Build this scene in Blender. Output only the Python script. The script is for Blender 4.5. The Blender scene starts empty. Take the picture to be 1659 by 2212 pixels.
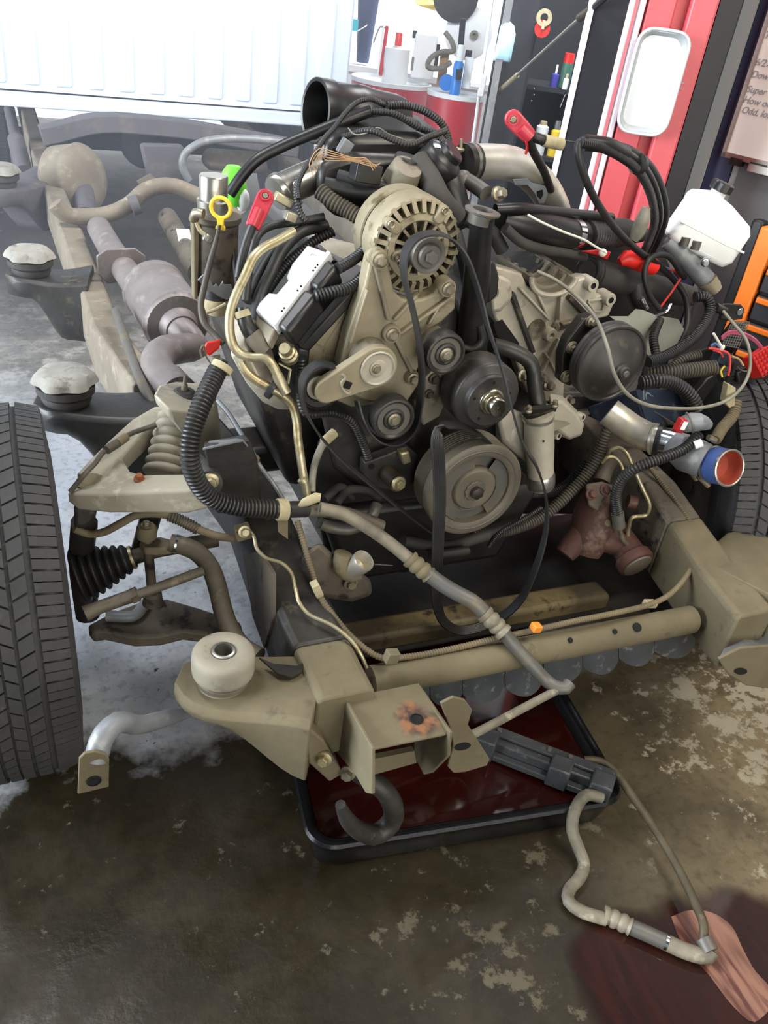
import bpy, bmesh, math, random
from mathutils import Vector as V, Matrix
random.seed(7)
PI = math.pi
S = bpy.context.scene
COL = S.collection

# ------------------------------------------------------------------ camera
F_PX, IW, IH = 1770.0, 1659.0, 2212.0
pitch, roll, yaw, CAMH = math.radians(33), math.radians(8.4), math.radians(27), 1.6
FW = V((math.sin(yaw)*math.cos(pitch), math.cos(yaw)*math.cos(pitch), -math.sin(pitch)))
_r0 = V((math.cos(yaw), -math.sin(yaw), 0)); _u0 = _r0.cross(FW)
RT = _r0*math.cos(roll) + _u0*math.sin(roll)
UP = _u0*math.cos(roll) - _r0*math.sin(roll)
CAM = V((0, 0, CAMH))
cd = bpy.data.cameras.new('camera'); co = bpy.data.objects.new('camera', cd); COL.objects.link(co)
cd.sensor_fit = 'VERTICAL'; cd.sensor_height = 36.0; cd.lens = 36.0*F_PX/IH
cd.clip_start = 0.02; cd.clip_end = 100
co.matrix_world = Matrix(((RT.x, UP.x, -FW.x, CAM.x), (RT.y, UP.y, -FW.y, CAM.y), (RT.z, UP.z, -FW.z, CAM.z), (0, 0, 0, 1)))
S.camera = co

# ------------------------------------------------------------------ world, lights, exposure
w = bpy.data.worlds.new('daylight'); S.world = w; w.use_nodes = True
bg = w.node_tree.nodes['Background']; bg.inputs[0].default_value = (0.86, 0.93, 1.0, 1); bg.inputs[1].default_value = 1.6
S.view_settings.view_transform = 'Standard'; S.view_settings.look = 'None'
S.view_settings.gamma = 1.0; S.view_settings.use_curve_mapping = False
S.view_settings.exposure = 0.0

def area(name, loc, target, sx, sy, power, col):
    l = bpy.data.lights.new(name, 'AREA'); l.shape = 'RECTANGLE'; l.size = sx; l.size_y = sy
    l.energy = power; l.color = col
    o = bpy.data.objects.new(name, l); COL.objects.link(o)
    o.location = loc
    o.rotation_euler = (V(target)-V(loc)).to_track_quat('-Z', 'Y').to_euler()
    return o
area('bay_daylight_left', (-5.6, 2.6, 2.0), (0.5, 2.8, 0.6), 4.4, 3.2, 1050, (0.84, 0.92, 1.0))
area('front_fill_light', (1.0, -3.2, 1.7), (1.1, 1.5, 0.9), 4.2, 2.6, 112, (1.0, 0.94, 0.82))  # added warm fill behind the camera, lifts the engine front
area('ceiling_tube_bed', (2.1, 2.7, 3.35), (1.7, 5.2, 0.9), 1.6, 0.5, 175, (0.97, 0.98, 1.0))
area('ceiling_tube_front', (1.7, 0.1, 3.1), (1.05, 1.4, 1.0), 1.8, 0.4, 58, (1.0, 0.93, 0.80))
area('rear_wall_fill', (4.3, 7.4, 3.4), (4.1, 9.2, 1.2), 2.4, 0.6, 230, (1.0, 1.0, 1.0))  # added fill lamp that whitens the rear wall and drums
area('ceiling_tube_left', (-0.6, 2.2, 3.6), (0.4, 2.6, 0.3), 1.6, 0.4, 60, (0.95, 0.97, 1.0))

# ------------------------------------------------------------------ placing helpers
def _ray(u, v): return FW + RT*((u-IW/2)/F_PX) - UP*((v-IH/2)/F_PX)
def P(u, v, y):
    d = _ray(u, v); return CAM + d*(y/d.y)
def PX(u, v, x):
    d = _ray(u, v); return CAM + d*(x/d.x)
def PZ(u, v, z):
    d = _ray(u, v); return CAM + d*((z-CAMH)/d.z)
E1 = V((math.cos(yaw), -math.sin(yaw), 0)); N1 = V((math.sin(yaw), math.cos(yaw), 0)); ZU = V((0, 0, 1))
def PK(u, v, D):                       # a vertical plane square to the line of sight, D metres away
    d = _ray(u, v); return CAM + d*(D/d.dot(N1))
def PL(u, v, q, n):
    d = _ray(u, v); return CAM + d*((V(q)-CAM).dot(n)/d.dot(n))
def pxm(n, p): return n*(V(p)-CAM).dot(FW)/F_PX      # metres spanned by n pixels at p

# ------------------------------------------------------------------ materials
def lin(h):
    h = h.lstrip('#'); r = []
    for i in (0, 2, 4):
        c = int(h[i:i+2], 16)/255; r.append(c/12.92 if c <= .04045 else ((c+.055)/1.055)**2.4)
    return (*r, 1)
MATS = {}
def mat(name, col, rough=.5, metal=0., col2=None, scale=9., cov=.5, soft=.18, bump=0., bscale=70., col3=None, scale3=30., cov3=.35, spec=.5, rough2=None, trans=0., coat=0.):
    m = bpy.data.materials.new(name); m.use_nodes = True; nt = m.node_tree; N = nt.nodes; L = nt.links
    b = N['Principled BSDF']
    b.inputs['Roughness'].default_value = rough; b.inputs['Metallic'].default_value = metal
    b.inputs['Specular IOR Level'].default_value = spec
    if trans: b.inputs['Transmission Weight'].default_value = trans
    if coat: b.inputs['Coat Weight'].default_value = coat; b.inputs['Coat Roughness'].default_value = .08
    b.inputs['Base Color'].default_value = lin(col)
    tc = N.new('ShaderNodeTexCoord'); src = None
    def layer(base, c2, sc, cv, sf):
        n = N.new('ShaderNodeTexNoise'); n.inputs['Scale'].default_value = sc; n.inputs['Detail'].default_value = 7; n.inputs['Roughness'].default_value = .62
        L.new(tc.outputs['Object'], n.inputs['Vector'])
        r = N.new('ShaderNodeMapRange'); t = 1-cv; lo = .5+(t-.5)*.55
        r.inputs['From Min'].default_value = lo-sf*.5; r.inputs['From Max'].default_value = lo+sf*.5
        L.new(n.outputs['Fac'], r.inputs['Value'])
        x = N.new('ShaderNodeMix'); x.data_type = 'RGBA'
        if base is None: x.inputs['A'].default_value = lin(col)
        else: L.new(base, x.inputs['A'])
        x.inputs['B'].default_value = lin(c2); L.new(r.outputs['Result'], x.inputs['Factor'])
        return x.outputs['Result'], r.outputs['Result']
    if col2:
        src, f = layer(None, col2, scale, cov, soft)
        if rough2 is not None:
            q = N.new('ShaderNodeMapRange'); q.inputs['To Min'].default_value = rough; q.inputs['To Max'].default_value = rough2
            L.new(f, q.inputs['Value']); L.new(q.outputs['Result'], b.inputs['Roughness'])
    if col3: src, f3 = layer(src, col3, scale3, cov3, .12)
    if src: L.new(src, b.inputs['Base Color'])
    if bump:
        n = N.new('ShaderNodeTexNoise'); n.inputs['Scale'].default_value = bscale; n.inputs['Detail'].default_value = 4
        L.new(tc.outputs['Object'], n.inputs['Vector'])
        bp = N.new('ShaderNodeBump'); bp.inputs['Strength'].default_value = bump; bp.inputs['Distance'].default_value = .004
        L.new(n.outputs['Fac'], bp.inputs['Height']); L.new(bp.outputs['Normal'], b.inputs['Normal'])
    MATS[name] = m; return m

# ------------------------------------------------------------------ geometry
def crom(pts, step):
    """Catmull-Rom through pts (Vectors), resampled at about step metres."""
    p = [V(a) for a in pts]
    if len(p) == 2: dense = [p[0].lerp(p[1], i/40) for i in range(41)]
    else:
        q = [p[0]*2-p[1]] + p + [p[-1]*2-p[-2]]; dense = []
        for i in range(1, len(q)-2):
            a, b, c, d = q[i-1], q[i], q[i+1], q[i+2]
            ta = 0.; e = lambda s, t: max((t-s).length, 1e-6)**.5
            t0 = 0; t1 = t0+e(a, b); t2 = t1+e(b, c); t3 = t2+e(c, d)
            for k in range(24):
                t = t1+(t2-t1)*k/24
                A1 = a*((t1-t)/(t1-t0))+b*((t-t0)/(t1-t0)); A2 = b*((t2-t)/(t2-t1))+c*((t-t1)/(t2-t1)); A3 = c*((t3-t)/(t3-t2))+d*((t-t2)/(t3-t2))
                B1 = A1*((t2-t)/(t2-t0))+A2*((t-t0)/(t2-t0)); B2 = A2*((t3-t)/(t3-t1))+A3*((t-t1)/(t3-t1))
                dense.append(B1*((t2-t)/(t2-t1))+B2*((t-t1)/(t2-t1)))
        dense.append(p[-1])
    cum = [0]
    for i in range(1, len(dense)): cum.append(cum[-1]+(dense[i]-dense[i-1]).length)
    n = max(2, int(round(cum[-1]/step))); out = []; j = 0
    for k in range(n+1):
        s = cum[-1]*k/n
        while j < len(cum)-2 and cum[j+1] < s: j += 1
        f = (s-cum[j])/max(cum[j+1]-cum[j], 1e-9); out.append(dense[j].lerp(dense[j+1], f))
    return out
def frames(path, up0=None):
    T = []
    for i in range(len(path)):
        a = path[max(i-1, 0)]; b = path[min(i+1, len(path)-1)]; T.append((b-a).normalized())
    t = T[0]; n = up0 if up0 is not None else (V((0, 0, 1)) if abs(t.z) < .9 else V((0, 1, 0)))
    n = (n-t*n.dot(t)).normalized(); out = []
    for t in T:
        n = (n-t*n.dot(t)); n = n.normalized() if n.length > 1e-6 else t.orthogonal().normalized()
        out.append((t, n, t.cross(n)))
    return out
class G:
    def __init__(s): s.v = []; s.f = []
    def add(s, vs, fs):
        o = len(s.v); s.v += [V(a) for a in vs]; s.f += [tuple(i+o for i in f) for f in fs]; return s
    def box(s, c, size, R=None):
        c = V(c); h = [a/2 for a in size]
        vs = [V((x*h[0], y*h[1], z*h[2])) for x in (-1, 1) for y in (-1, 1) for z in (-1, 1)]
        if R is not None: vs = [R @ a for a in vs]
        return s.add([a+c for a in vs], [(0, 1, 3, 2), (4, 6, 7, 5), (0, 4, 5, 1), (2, 3, 7, 6), (0, 2, 6, 4), (1, 5, 7, 3)])
    def beam(s, a, b, w, h, up=(0, 0, 1)):
        a, b = V(a), V(b); t = (b-a).normalized(); r = t.cross(V(up)).normalized(); u = r.cross(t)
        vs = [p+r*(i*w/2)+u*(j*h/2) for p in (a, b) for i, j in ((-1, -1), (1, -1), (1, 1), (-1, 1))]
        return s.add(vs, [(3, 2, 1, 0), (4, 5, 6, 7)]+[(i, (i+1) % 4, 4+(i+1) % 4, 4+i) for i in range(4)])
    def sweep(s, path, prof, up0=None, cap=True, wdir=None):
        """prof: list of (a,b) in the frame (n, binormal), same for each station, or a function of the station index"""
        fr = frames(path, up0); n = None; vs = []
        for i, (t, a, b) in enumerate(fr):
            if wdir is not None:
                a = wdir[i]; a = (a-t*a.dot(t)).normalized(); b = t.cross(a)
            pr = prof(i) if callable(prof) else prof
            n = len(pr); vs += [path[i]+a*x+b*y for x, y in pr]
        fs = [(i*n+j, i*n+(j+1) % n, (i+1)*n+(j+1) % n, (i+1)*n+j) for i in range(len(path)-1) for j in range(n)]
        if cap: fs += [tuple(range(n))[::-1], tuple((len(path)-1)*n+j for j in range(n))]
        return s.add(vs, fs)
    def tube(s, pts, r, n=12, step=None, corr=0, cap=True, sx=1.0, up0=None, smooth=True):
        """round tube; r a number or one radius per control point; corr = pitch of a corrugated hose"""
        pts = [V(p) for p in pts]
        r0 = r if not isinstance(r, (list, tuple)) else sum(r)/len(r)
        st = corr/3 if corr else (step or max(r0*.9, .004))
        path = crom(pts, st) if smooth else pts
        m = len(path)
        if isinstance(r, (list, tuple)):
            cum = [0]
            for i in range(1, len(pts)): cum.append(cum[-1]+(pts[i]-pts[i-1]).length)
            def rad(i):
                x = cum[-1]*i/(m-1); j = 0
                while j < len(cum)-2 and cum[j+1] < x: j += 1
                f = min(1, max(0, (x-cum[j])/max(cum[j+1]-cum[j], 1e-9))); return r[j]+(r[j+1]-r[j])*f
        else: rad = lambda i: r
        cs = [(math.cos(2*PI*k/n), math.sin(2*PI*k/n)*sx) for k in range(n)]
        def prof(i):
            q = rad(i)*((.80 if i % 3 == 2 else 1.) if corr else 1.); return [(a*q, b*q) for a, b in cs]
        return s.sweep(path, prof, up0, cap)
    def lathe(s, prof, o, ax=(0, -1, 0), n=32, up=None, a0=0, a1=2*PI):
        """prof: (radius, height along ax) pairs"""
        ax = V(ax).normalized(); e = V(up) if up is not None else (V((0, 0, 1)) if abs(ax.z) < .9 else V((1, 0, 0)))
        e = (e-ax*e.dot(ax)).normalized(); g = ax.cross(e); o = V(o); full = abs(a1-a0-2*PI) < 1e-6
        m = n if full else n+1; k = len(prof); vs = []; 
        for i in range(m):
            a = a0+(a1-a0)*i/n; d = e*math.cos(a)+g*math.sin(a); vs += [o+d*r+ax*h for r, h in prof]
        fs = [(i*k+j, i*k+j+1, ((i+1) % m)*k+j+1, ((i+1) % m)*k+j) for i in range(n if full else n) for j in range(k-1)]
        if full:
            if prof[0][0] > 1e-6 : pass
        return s.add(vs, fs)
    def prism(s, poly, ext):
        p = [V(a) for a in poly]; e = V(ext); n = len(p)
        return s.add(p+[a+e for a in p], [tuple(range(n)), tuple(range(2*n-1, n-1, -1))]+[(i, n+i, n+(i+1) % n, (i+1) % n) for i in range(n)])
    def loft(s, rings, cap=True, closed=False):
        n = len(rings[0]); vs = [V(a) for r in rings for a in r]; m = len(rings)
        fs = [(i*n+j, i*n+(j+1) % n, ((i+1) % m)*n+(j+1) % n, ((i+1) % m)*n+j) for i in range(m if closed else m-1) for j in range(n)]
        if cap and not closed: fs += [tuple(range(n))[::-1], tuple((m-1)*n+j for j in range(n))]
        return s.add(vs, fs)
    def hexbolt(s, o, r=.010, ax=(0, -1, 0), h=None, flange=True):
        h = h or r*1.1; o = V(o); ax = V(ax).normalized()
        if flange: s.lathe([(0.0, 0), (r*1.5, 0), (r*1.45, h*.3), (r, h*.42), (0, h*.42)], o, ax, 14)
        s.lathe([(0, h*.3), (r, h*.3), (r, h), (r*.86, h*1.12), (0, h*1.12)], o, ax, 6); return s
    def ball(s, o, r, n=14, sc=(1, 1, 1)):
        o = V(o); k = n//2; vs = []; 
        for i in range(k+1):
            a = PI*i/k
            for j in range(n): b = 2*PI*j/n; vs.append(o+V((r*sc[0]*math.sin(a)*math.cos(b), r*sc[1]*math.sin(a)*math.sin(b), r*sc[2]*math.cos(a))))
        return s.add(vs, [(i*n+j, i*n+(j+1) % n, (i+1)*n+(j+1) % n, (i+1)*n+j) for i in range(k) for j in range(n)])
def rpoly(cx, cy, w, h, r, n=5):
    out = []
    for (sx, sy, a0) in ((1, 1, 0), (-1, 1, PI/2), (-1, -1, PI), (1, -1, 1.5*PI)):
        for k in range(n+1):
            a = a0+PI/2*k/n; out.append((cx+sx*(w/2-r)+r*math.cos(a), cy+sy*(h/2-r)+r*math.sin(a)))
    return out

def root_of(o):
    while o.parent: o = o.parent
    return o
def obj(name, g, m, parent=None, bevel=0, ang=38, label=None, kind=None, sub=0, fix=True):
    """link ONE mesh object; vertices are given in world metres"""
    off = V(root_of(parent).location) if parent else (sum(g.v, V())/len(g.v))
    if not parent: off = V((off.x, off.y, min(a.z for a in g.v)))
    me = bpy.data.meshes.new(name); me.from_pydata([tuple(a-off) for a in g.v], [], g.f)
    bm = bmesh.new(); bm.from_mesh(me)
    bmesh.ops.remove_doubles(bm, verts=bm.verts, dist=1e-5)
    if fix: bmesh.ops.recalc_face_normals(bm, faces=bm.faces)
    bm.to_mesh(me); bm.free()
    me.polygons.foreach_set('use_smooth', [True]*len(me.polygons)); me.set_sharp_from_angle(angle=math.radians(ang))
    me.materials.append(MATS[m] if isinstance(m, str) else m)
    o = bpy.data.objects.new(name, me); COL.objects.link(o)
    if parent: o.parent = parent
    else: o.location = off
    if bevel:
        b = o.modifiers.new('bevel', 'BEVEL'); b.width = bevel; b.segments = 2; b.limit_method = 'ANGLE'; b.angle_limit = math.radians(40); b.harden_normals = False
    if sub:
        q = o.modifiers.new('smooth', 'SUBSURF'); q.levels = sub; q.render_levels = sub
    if label: o['label'] = label
    if kind: o['kind'] = kind
    return o
def tag(o, label, cat, group=None):
    o['label'] = label; o['category'] = cat
    if group: o['group'] = group
    return o
def thing(name, label, cat, loc, group=None):
    o = bpy.data.objects.new(name, None); COL.objects.link(o); o.empty_display_size = .05
    o.location = V(loc); return tag(o, label, cat, group)
def solo(name, g, m, label, cat, group=None, **k): return tag(obj(name, g, m, None, **k), label, cat, group)
def line(pts): return [P(*p) for p in pts]
def copy_under(src, parent, shift):
    c = src.copy(); COL.objects.link(c); c.parent = parent; c.location = V(src.location)+V(shift); return c
# ------------------------------------------------------------------ material library
mat('frame_steel', '#4a443c', .62, .25, '#6f6556', 7, .5, .4, .25, 50, '#2a2724', 22, .3)
mat('frame_dust', '#716850', .8, .0, '#605640', 6, .45, .35, .25, 60, '#544a3a', 26, .2)
mat('frame_dark', '#3b3835', .5, .2, '#26241f', 10, .5, .3, .2, 60, '#57503f', 25, .25)
mat('rail_dusty', '#7f7666', .75, .05, '#62594d', 6, .45, .4, .2, 60, '#8b8170', 18, .3)
mat('arm_dusty', '#a39c8b', .75, .05, '#8b8473', 6, .45, .4, .2, 60, '#b3ac9b', 18, .3)
mat('oily_tan', '#3f3626', .6, .05, '#84734f', 5, .42, .3, .2, 60, '#2a2419', 20, .35)
mat('bar_grey', '#6a6152', .6, .1, '#51493c', 8, .5, .4, .2, 60, '#7d7361', 20, .25)
mat('battery_label', '#2c3646', .5, 0, '#364154', 12, .5, .4)
mat('black_coat', '#201f1e', .42, .1, '#33302b', 9, .4, .3, .15, 80)
mat('rusty_dust', '#8c7d63', .85, 0, '#b4622c', 24, .5, .3, .3, 90, '#5a3a22', 60, .4)
mat('rust', '#8a4e28', .9, 0, '#6a3a24', 40, .5, .3, .4, 120, '#c07a3c', 30, .35)
mat('grey_rubber', '#857f70', .75, 0, '#98907d', 8, .5, .3, .1, 60, '#5a5650', 18, .3)
mat('dark_rubber', '#2b2a29', .7, 0, '#3d3a35', 9, .5, .3, .15, 80)
mat('black_rubber', '#19191a', .5, 0, '#2a2927', 10, .45, .3, .1, 90)
mat('tire_rubber', '#2f2f30', .75, 0, '#3c3b3a', 8, .5, .4, .2, 90, '#454240', 40, .25)
mat('black_plastic', '#161617', .38, 0, '#25241f', 11, .35, .3)
mat('loom', '#1d1d1e', .45, 0, '#35322d', 10, .4, .3)
mat('loom_dusty', '#3a3631', .6, 0, '#5a5244', 9, .45, .35)
mat('loom_tan', '#5c5341', .7, 0, '#77694e', 9, .5, .35)
mat('cast_alu', '#a0967d', .58, .3, '#837962', 7, .5, .4, .15, 90, '#62573f', 18, .27)
mat('cast_alu_dirty', '#8f8776', .58, .3, '#6b6353', 8, .5, .4, .2, 80, '#4a4235', 18, .28)
mat('cast_alu_pale', '#b3ab9b', .55, .25, '#98907f', 7, .4, .35, .12, 90, '#7d7260', 22, .18)
mat('alu_smooth', '#b9b7b0', .3, .9, '#9a958a', 8, .4, .4)
mat('alu_warm', '#d3d0c8', .36, .6, '#a8a190', 9, .45, .35, .03, 40, '#e0d6bd', 5, .4)
mat('alu_case', '#e9eaec', .38, .35, '#d9dadb', 6, .4, .4)
mat('zinc', '#b3ab8f', .42, .7, '#a0916a', 20, .45, .3, 0, 50, '#8a7a58', 40, .3)
mat('bolt_steel', '#a29a86', .42, .7, '#7a705c', 40, .5, .3)
mat('dark_bolt', '#4c463d', .5, .5, '#332e28', 40, .5, .3)
mat('shaft_steel', '#c9c4b4', .25, 1.0, '#a59a80', 30, .4, .3)
mat('pulley_black', '#272625', .45, .1, '#3b3733', 12, .5, .4, 0, 50, '#4d463c', 30, .25)
mat('pulley_grey', '#5a5956', .5, .3, '#656057', 9, .5, .4, .06, 80, '#6f6552', 16, .3)
mat('pulley_dust', '#6f6758', .6, .2, '#5a5347', 10, .45, .4, .08, 80)
mat('brown_oil', '#4a3d2c', .4, .1, '#2d261d', 12, .5, .4, .15, 70)
mat('red_cast', '#57382f', .75, .1, '#412a22', 9, .5, .35, .35, 60, '#6b5648', 20, .3)
mat('exhaust', '#857d7a', .55, .35, '#6a6260', 6, .5, .4, .1, 60, '#8f8883', 14, .3)
mat('shield_grey', '#84878a', .5, .25, '#6b6d6f', 7, .45, .35, .2, 40, '#92928c', 22, .3)
mat('red_plastic', '#b01f22', .35, 0, '#9a171c', 12, .4, .4)
mat('boot_red', '#b5303e', .4, 0, '#97202e', 14, .4, .4)
mat('bright_red', '#e02a22', .4)
mat('yellow_plastic', '#f0cc3e', .4, 0, '#d8b62c', 20, .4, .4)
mat('orange_plastic', '#e08a2a', .5)
mat('green_plastic', '#6ede3a', .45)
mat('white_plastic', '#f6f8f6', .4, 0, '#eef0ec', 9, .4, .4)
mat('tag_paper', '#b5a987', .8, 0, '#94886a', 30, .5, .3)
mat('wire_tan', '#b08a62', .6); mat('wire_grey', '#8a8678', .5, 0, '#6e6a5c', 20, .5, .3)
mat('wire_red', '#d23a34', .5); mat('wire_blue', '#4a6a9a', .5); mat('wire_white', '#dcd8cc', .6)
mat('wire_pink', '#a64a62', .5)
mat('blue_hose', '#3c5690', .6, 0, '#2f4474', 20, .5, .4); mat('red_hose', '#a5432c', .75, 0, '#8c3a26', 20, .45, .4, .2, 80, '#5e2a20', 16, .22)
mat('blue_case', '#333c4c', .5, 0, '#2a3240', 9, .5, .4, 0, 50, '#48525e', 20, .3)
mat('print_grey', '#8d949c', .6); mat('print_dark', '#4b4d52', .6)
mat('oil_red', '#220705', .06, 0, '#2a0b08', 4, .5, .5, spec=.5)
mat('pan_black', '#0d0d0e', .24, 0, '#17171a', 20, .45, .3, .08, 120)
mat('radiator_black', '#47494b', .42, .2, '#37393b', 14, .5, .35, .1, 60, '#66686a', 40, .2)
mat('truck_white', '#d2deee', .45, 0, '#cad6e6', 3, .4, .5, coat=.2)
mat('underbody', '#59565a', .85, 0, '#4b494c', 4, .5, .5, .1, 30, '#615c5b', 10, .3)
mat('underbody_dark', '#333236', .8, 0, '#434145', 5, .5, .5)
mat('drum_red', '#c41e2c', .4, 0, '#b01824', 5, .4, .4)
mat('locker_black', '#1d1f23', .55, 0, '#282a2e', 4, .5, .5)
mat('lift_red', '#c8555a', .42, 0, '#c44e56', 6, .45, .4, 0, 50, '#8a2228', 30, .12)
mat('lift_lip', '#d9c9cf', .5)
mat('wall_grey', '#7d7f80', .7, 0, '#727475', 3, .5, .5, .05, 90)
mat('navy', '#2d3450', .5, 0, '#343c58', 5, .5, .5); mat('trim_grey', '#a3a6a8', .6)
mat('board_white', '#e4dcd8', .35, 0, '#dcd2cc', 2, .5, .6)
mat('steel_tray', '#c3c7ca', .35, .35)
mat('chrome', '#d4d6d8', .15, 1.0)
mat('wall_white', '#eef1f2', .8, 0, '#e4e8ea', 2, .5, .5)
mat('ceil', '#5a5c60', .9); mat('can_green', '#3f6a5a', .45); mat('purple', '#4a47a8', .4)
mat('bag_blue', '#bfe6f2', .5, 0, '#9fd4e6', 8, .4, .4); mat('bottle_blue', '#1f7fd6', .4); mat('navy_bucket', '#26365a', .5); mat('cyan', '#2fc4cf', .6)
mat('tool_orange', '#e8781e', .4, 0, '#d86a18', 12, .4, .4)
mat('cardboard', '#b08c62', .8)
mat('dark_void', '#050505', .9)  # near-black; flat pieces of it paint the dark inside holes and recesses

# ------------------------------------------------------------------ floor (sealed concrete with peeled, oily and wet areas)
def floor_mat():
    m = bpy.data.materials.new('shop_floor'); m.use_nodes = True; nt = m.node_tree; N = nt.nodes; L = nt.links; b = N['Principled BSDF']
    g = N.new('ShaderNodeNewGeometry'); pos = g.outputs['Position']
    def noise(sc, det=8, ro=.6):
        n = N.new('ShaderNodeTexNoise'); n.inputs['Scale'].default_value = sc; n.inputs['Detail'].default_value = det; n.inputs['Roughness'].default_value = ro
        L.new(pos, n.inputs['Vector']); return n.outputs['Fac']
    def rng(x, a, c, lo=0., hi=1.):
        r = N.new('ShaderNodeMapRange'); r.inputs['From Min'].default_value = a; r.inputs['From Max'].default_value = c
        r.inputs['To Min'].default_value = lo; r.inputs['To Max'].default_value = hi; L.new(x, r.inputs['Value']); return r.outputs['Result']
    def mth(op, a, c):
        q = N.new('ShaderNodeMath'); q.operation = op
        for i, x in enumerate((a, c)):
            if isinstance(x, (int, float)): q.inputs[i].default_value = x
            else: L.new(x, q.inputs[i])
        return q.outputs[0]
    def mix(f, a, c):
        x = N.new('ShaderNodeMix'); x.data_type = 'RGBA'; L.new(f, x.inputs['Factor'])
        for k, s in (('A', a), ('B', c)):
            if isinstance(s, str): x.inputs[k].default_value = lin(s)
            else: L.new(s, x.inputs[k])
        return x.outputs['Result']
    def blob(c, r0, r1):
        d = N.new('ShaderNodeVectorMath'); d.operation = 'DISTANCE'; L.new(pos, d.inputs[0]); d.inputs[1].default_value = c
        return rng(d.outputs['Value'], r0, r1, 1., 0.)
    sep = N.new('ShaderNodeSeparateXYZ'); L.new(pos, sep.inputs[0]); X, Y = sep.outputs[0], sep.outputs[1]
    oil = mix(rng(noise(1.6), .35, .65), '#272113', '#1d190f')
    oil = mix(rng(noise(6, 8, .7), .45, .62), oil, '#30291b')
    dry = mix(rng(noise(2.2), .35, .65), '#8d8b87', '#6b6863')
    dry = mix(rng(noise(9, 8, .7), .48, .60), dry, '#a3a09a')
    # oil-soaked dark concrete in front, cleaner concrete toward the rear left
    edge = mth('ADD', mth('ADD', Y, mth('MULTIPLY', X, -.05)), mth('MULTIPLY', mth('SUBTRACT', noise(4, 8, .6), .5), .75))
    rear = rng(edge, 1.30, 1.46)
    base = mix(rear, oil, dry)
    base = mix(mth('MULTIPLY', mth('MAXIMUM', blob((-.35, 2.6, 0), .5, 1.1), blob((.2, 1.5, 0), .35, .85)), mth('MULTIPLY', rear, rng(noise(5, 9, .65), .25, .5))), base, '#a7abb2')  # pale bluish daylight sheen painted into the rear-left floor colour
    base = mix(blob((.9, 6.0, 0), 1.4, 2.7), base, '#423f3c')  # shade under the bed painted into the floor colour
    # worn, tan concrete at the right-hand side
    worn = mth('MAXIMUM', blob((2.05, .85, 0), .35, 1.0), mth('MULTIPLY', blob((1.5, .6, 0), .1, .6), .7))
    base = mix(mth('MULTIPLY', worn, rng(noise(3), .2, .5)), base, '#837459')
    base = mix(mth('MULTIPLY', rng(noise(40, 4), .5, .75), .5), base, '#2a251e')
    # places where the sealer has peeled off
    peel_w = mth('MAXIMUM', blob((1.80, .98, 0), .12, .62), mth('MAXIMUM', mth('MULTIPLY', blob((.72, .66, 0), .0, .36), .8), mth('MULTIPLY', blob((.9, .4, 0), .2, 1.3), .42)))
    peel_n = mth('ADD', mth('MULTIPLY', noise(12.5, 12, .72), 1.), mth('MULTIPLY', peel_w, .16))
    peel = rng(peel_n, .63, .675)
    base = mix(peel, base, mix(mth('MAXIMUM', rear, blob((1.8, .98, 0), .45, .75)), '#554d3d', '#a59b86'))
    drops = mth('MULTIPLY', rng(noise(30, 5, .55), .66, .69), rear); base = mix(mth('MULTIPLY', drops, blob((.25, 1.65, 0), .3, .6)), base, '#33363b')
    spots = rng(noise(26, 5, .6), .70, .74); base = mix(mth('MULTIPLY', spots, .5), base, '#8a8070')
    L.new(base, b.inputs['Base Color']); b.inputs['Specular IOR Level'].default_value = .3
    wet = mth('MAXIMUM', blob((.25, 1.75, 0), .25, .75), mth('MULTIPLY', blob((.35, .9, 0), .3, 1.2), .75))
    wetn = mth('MULTIPLY', wet, rng(noise(5, 6), .36, .56))
    ro = mth('SUBTRACT', rng(noise(9), .3, .7, .48, .66), mth('MULTIPLY', wetn, .33))
    ro = mth('ADD', ro, mth('MULTIPLY', peel, .12)); L.new(ro, b.inputs['Roughness'])
    bp = N.new('ShaderNodeBump'); bp.inputs['Strength'].default_value = .25; bp.inputs['Distance'].default_value = .004
    L.new(mth('ADD', noise(55, 4), mth('MULTIPLY', peel, -.5)), bp.inputs['Height']); L.new(bp.outputs['Normal'], b.inputs['Normal'])
    MATS['shop_floor'] = m
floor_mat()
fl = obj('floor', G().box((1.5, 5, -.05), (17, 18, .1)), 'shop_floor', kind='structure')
obj('ceiling', G().box((1.5, 4.2, 4.35), (17, 16.4, .1)), 'ceil', kind='structure')
# rear wall: white block either side of the open bay, seen beyond the drums
obj('wall_rear', G().box((1.5, 9.6, 2.2), (15.6, .15, 4.4)), 'wall_white', kind='structure')
obj('wall_left', G().box((-6.2, 8.6, 2.2), (.2, 7.2, 4.4)).box((-6.2, -1.6, 2.2), (.2, 3.6, 4.4)).box((-6.2, 2.6, 4.0), (.2, 4.8, .8)), 'wall_grey', kind='structure')
obj('wall_front', G().box((-3.8, -3.4, 2.2), (5.0, .15, 4.4)).box((6.3, -3.4, 2.2), (6.0, .15, 4.4)).box((1.0, -3.4, 3.8), (4.6, .15, 1.2)), 'wall_grey', kind='structure')

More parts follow.
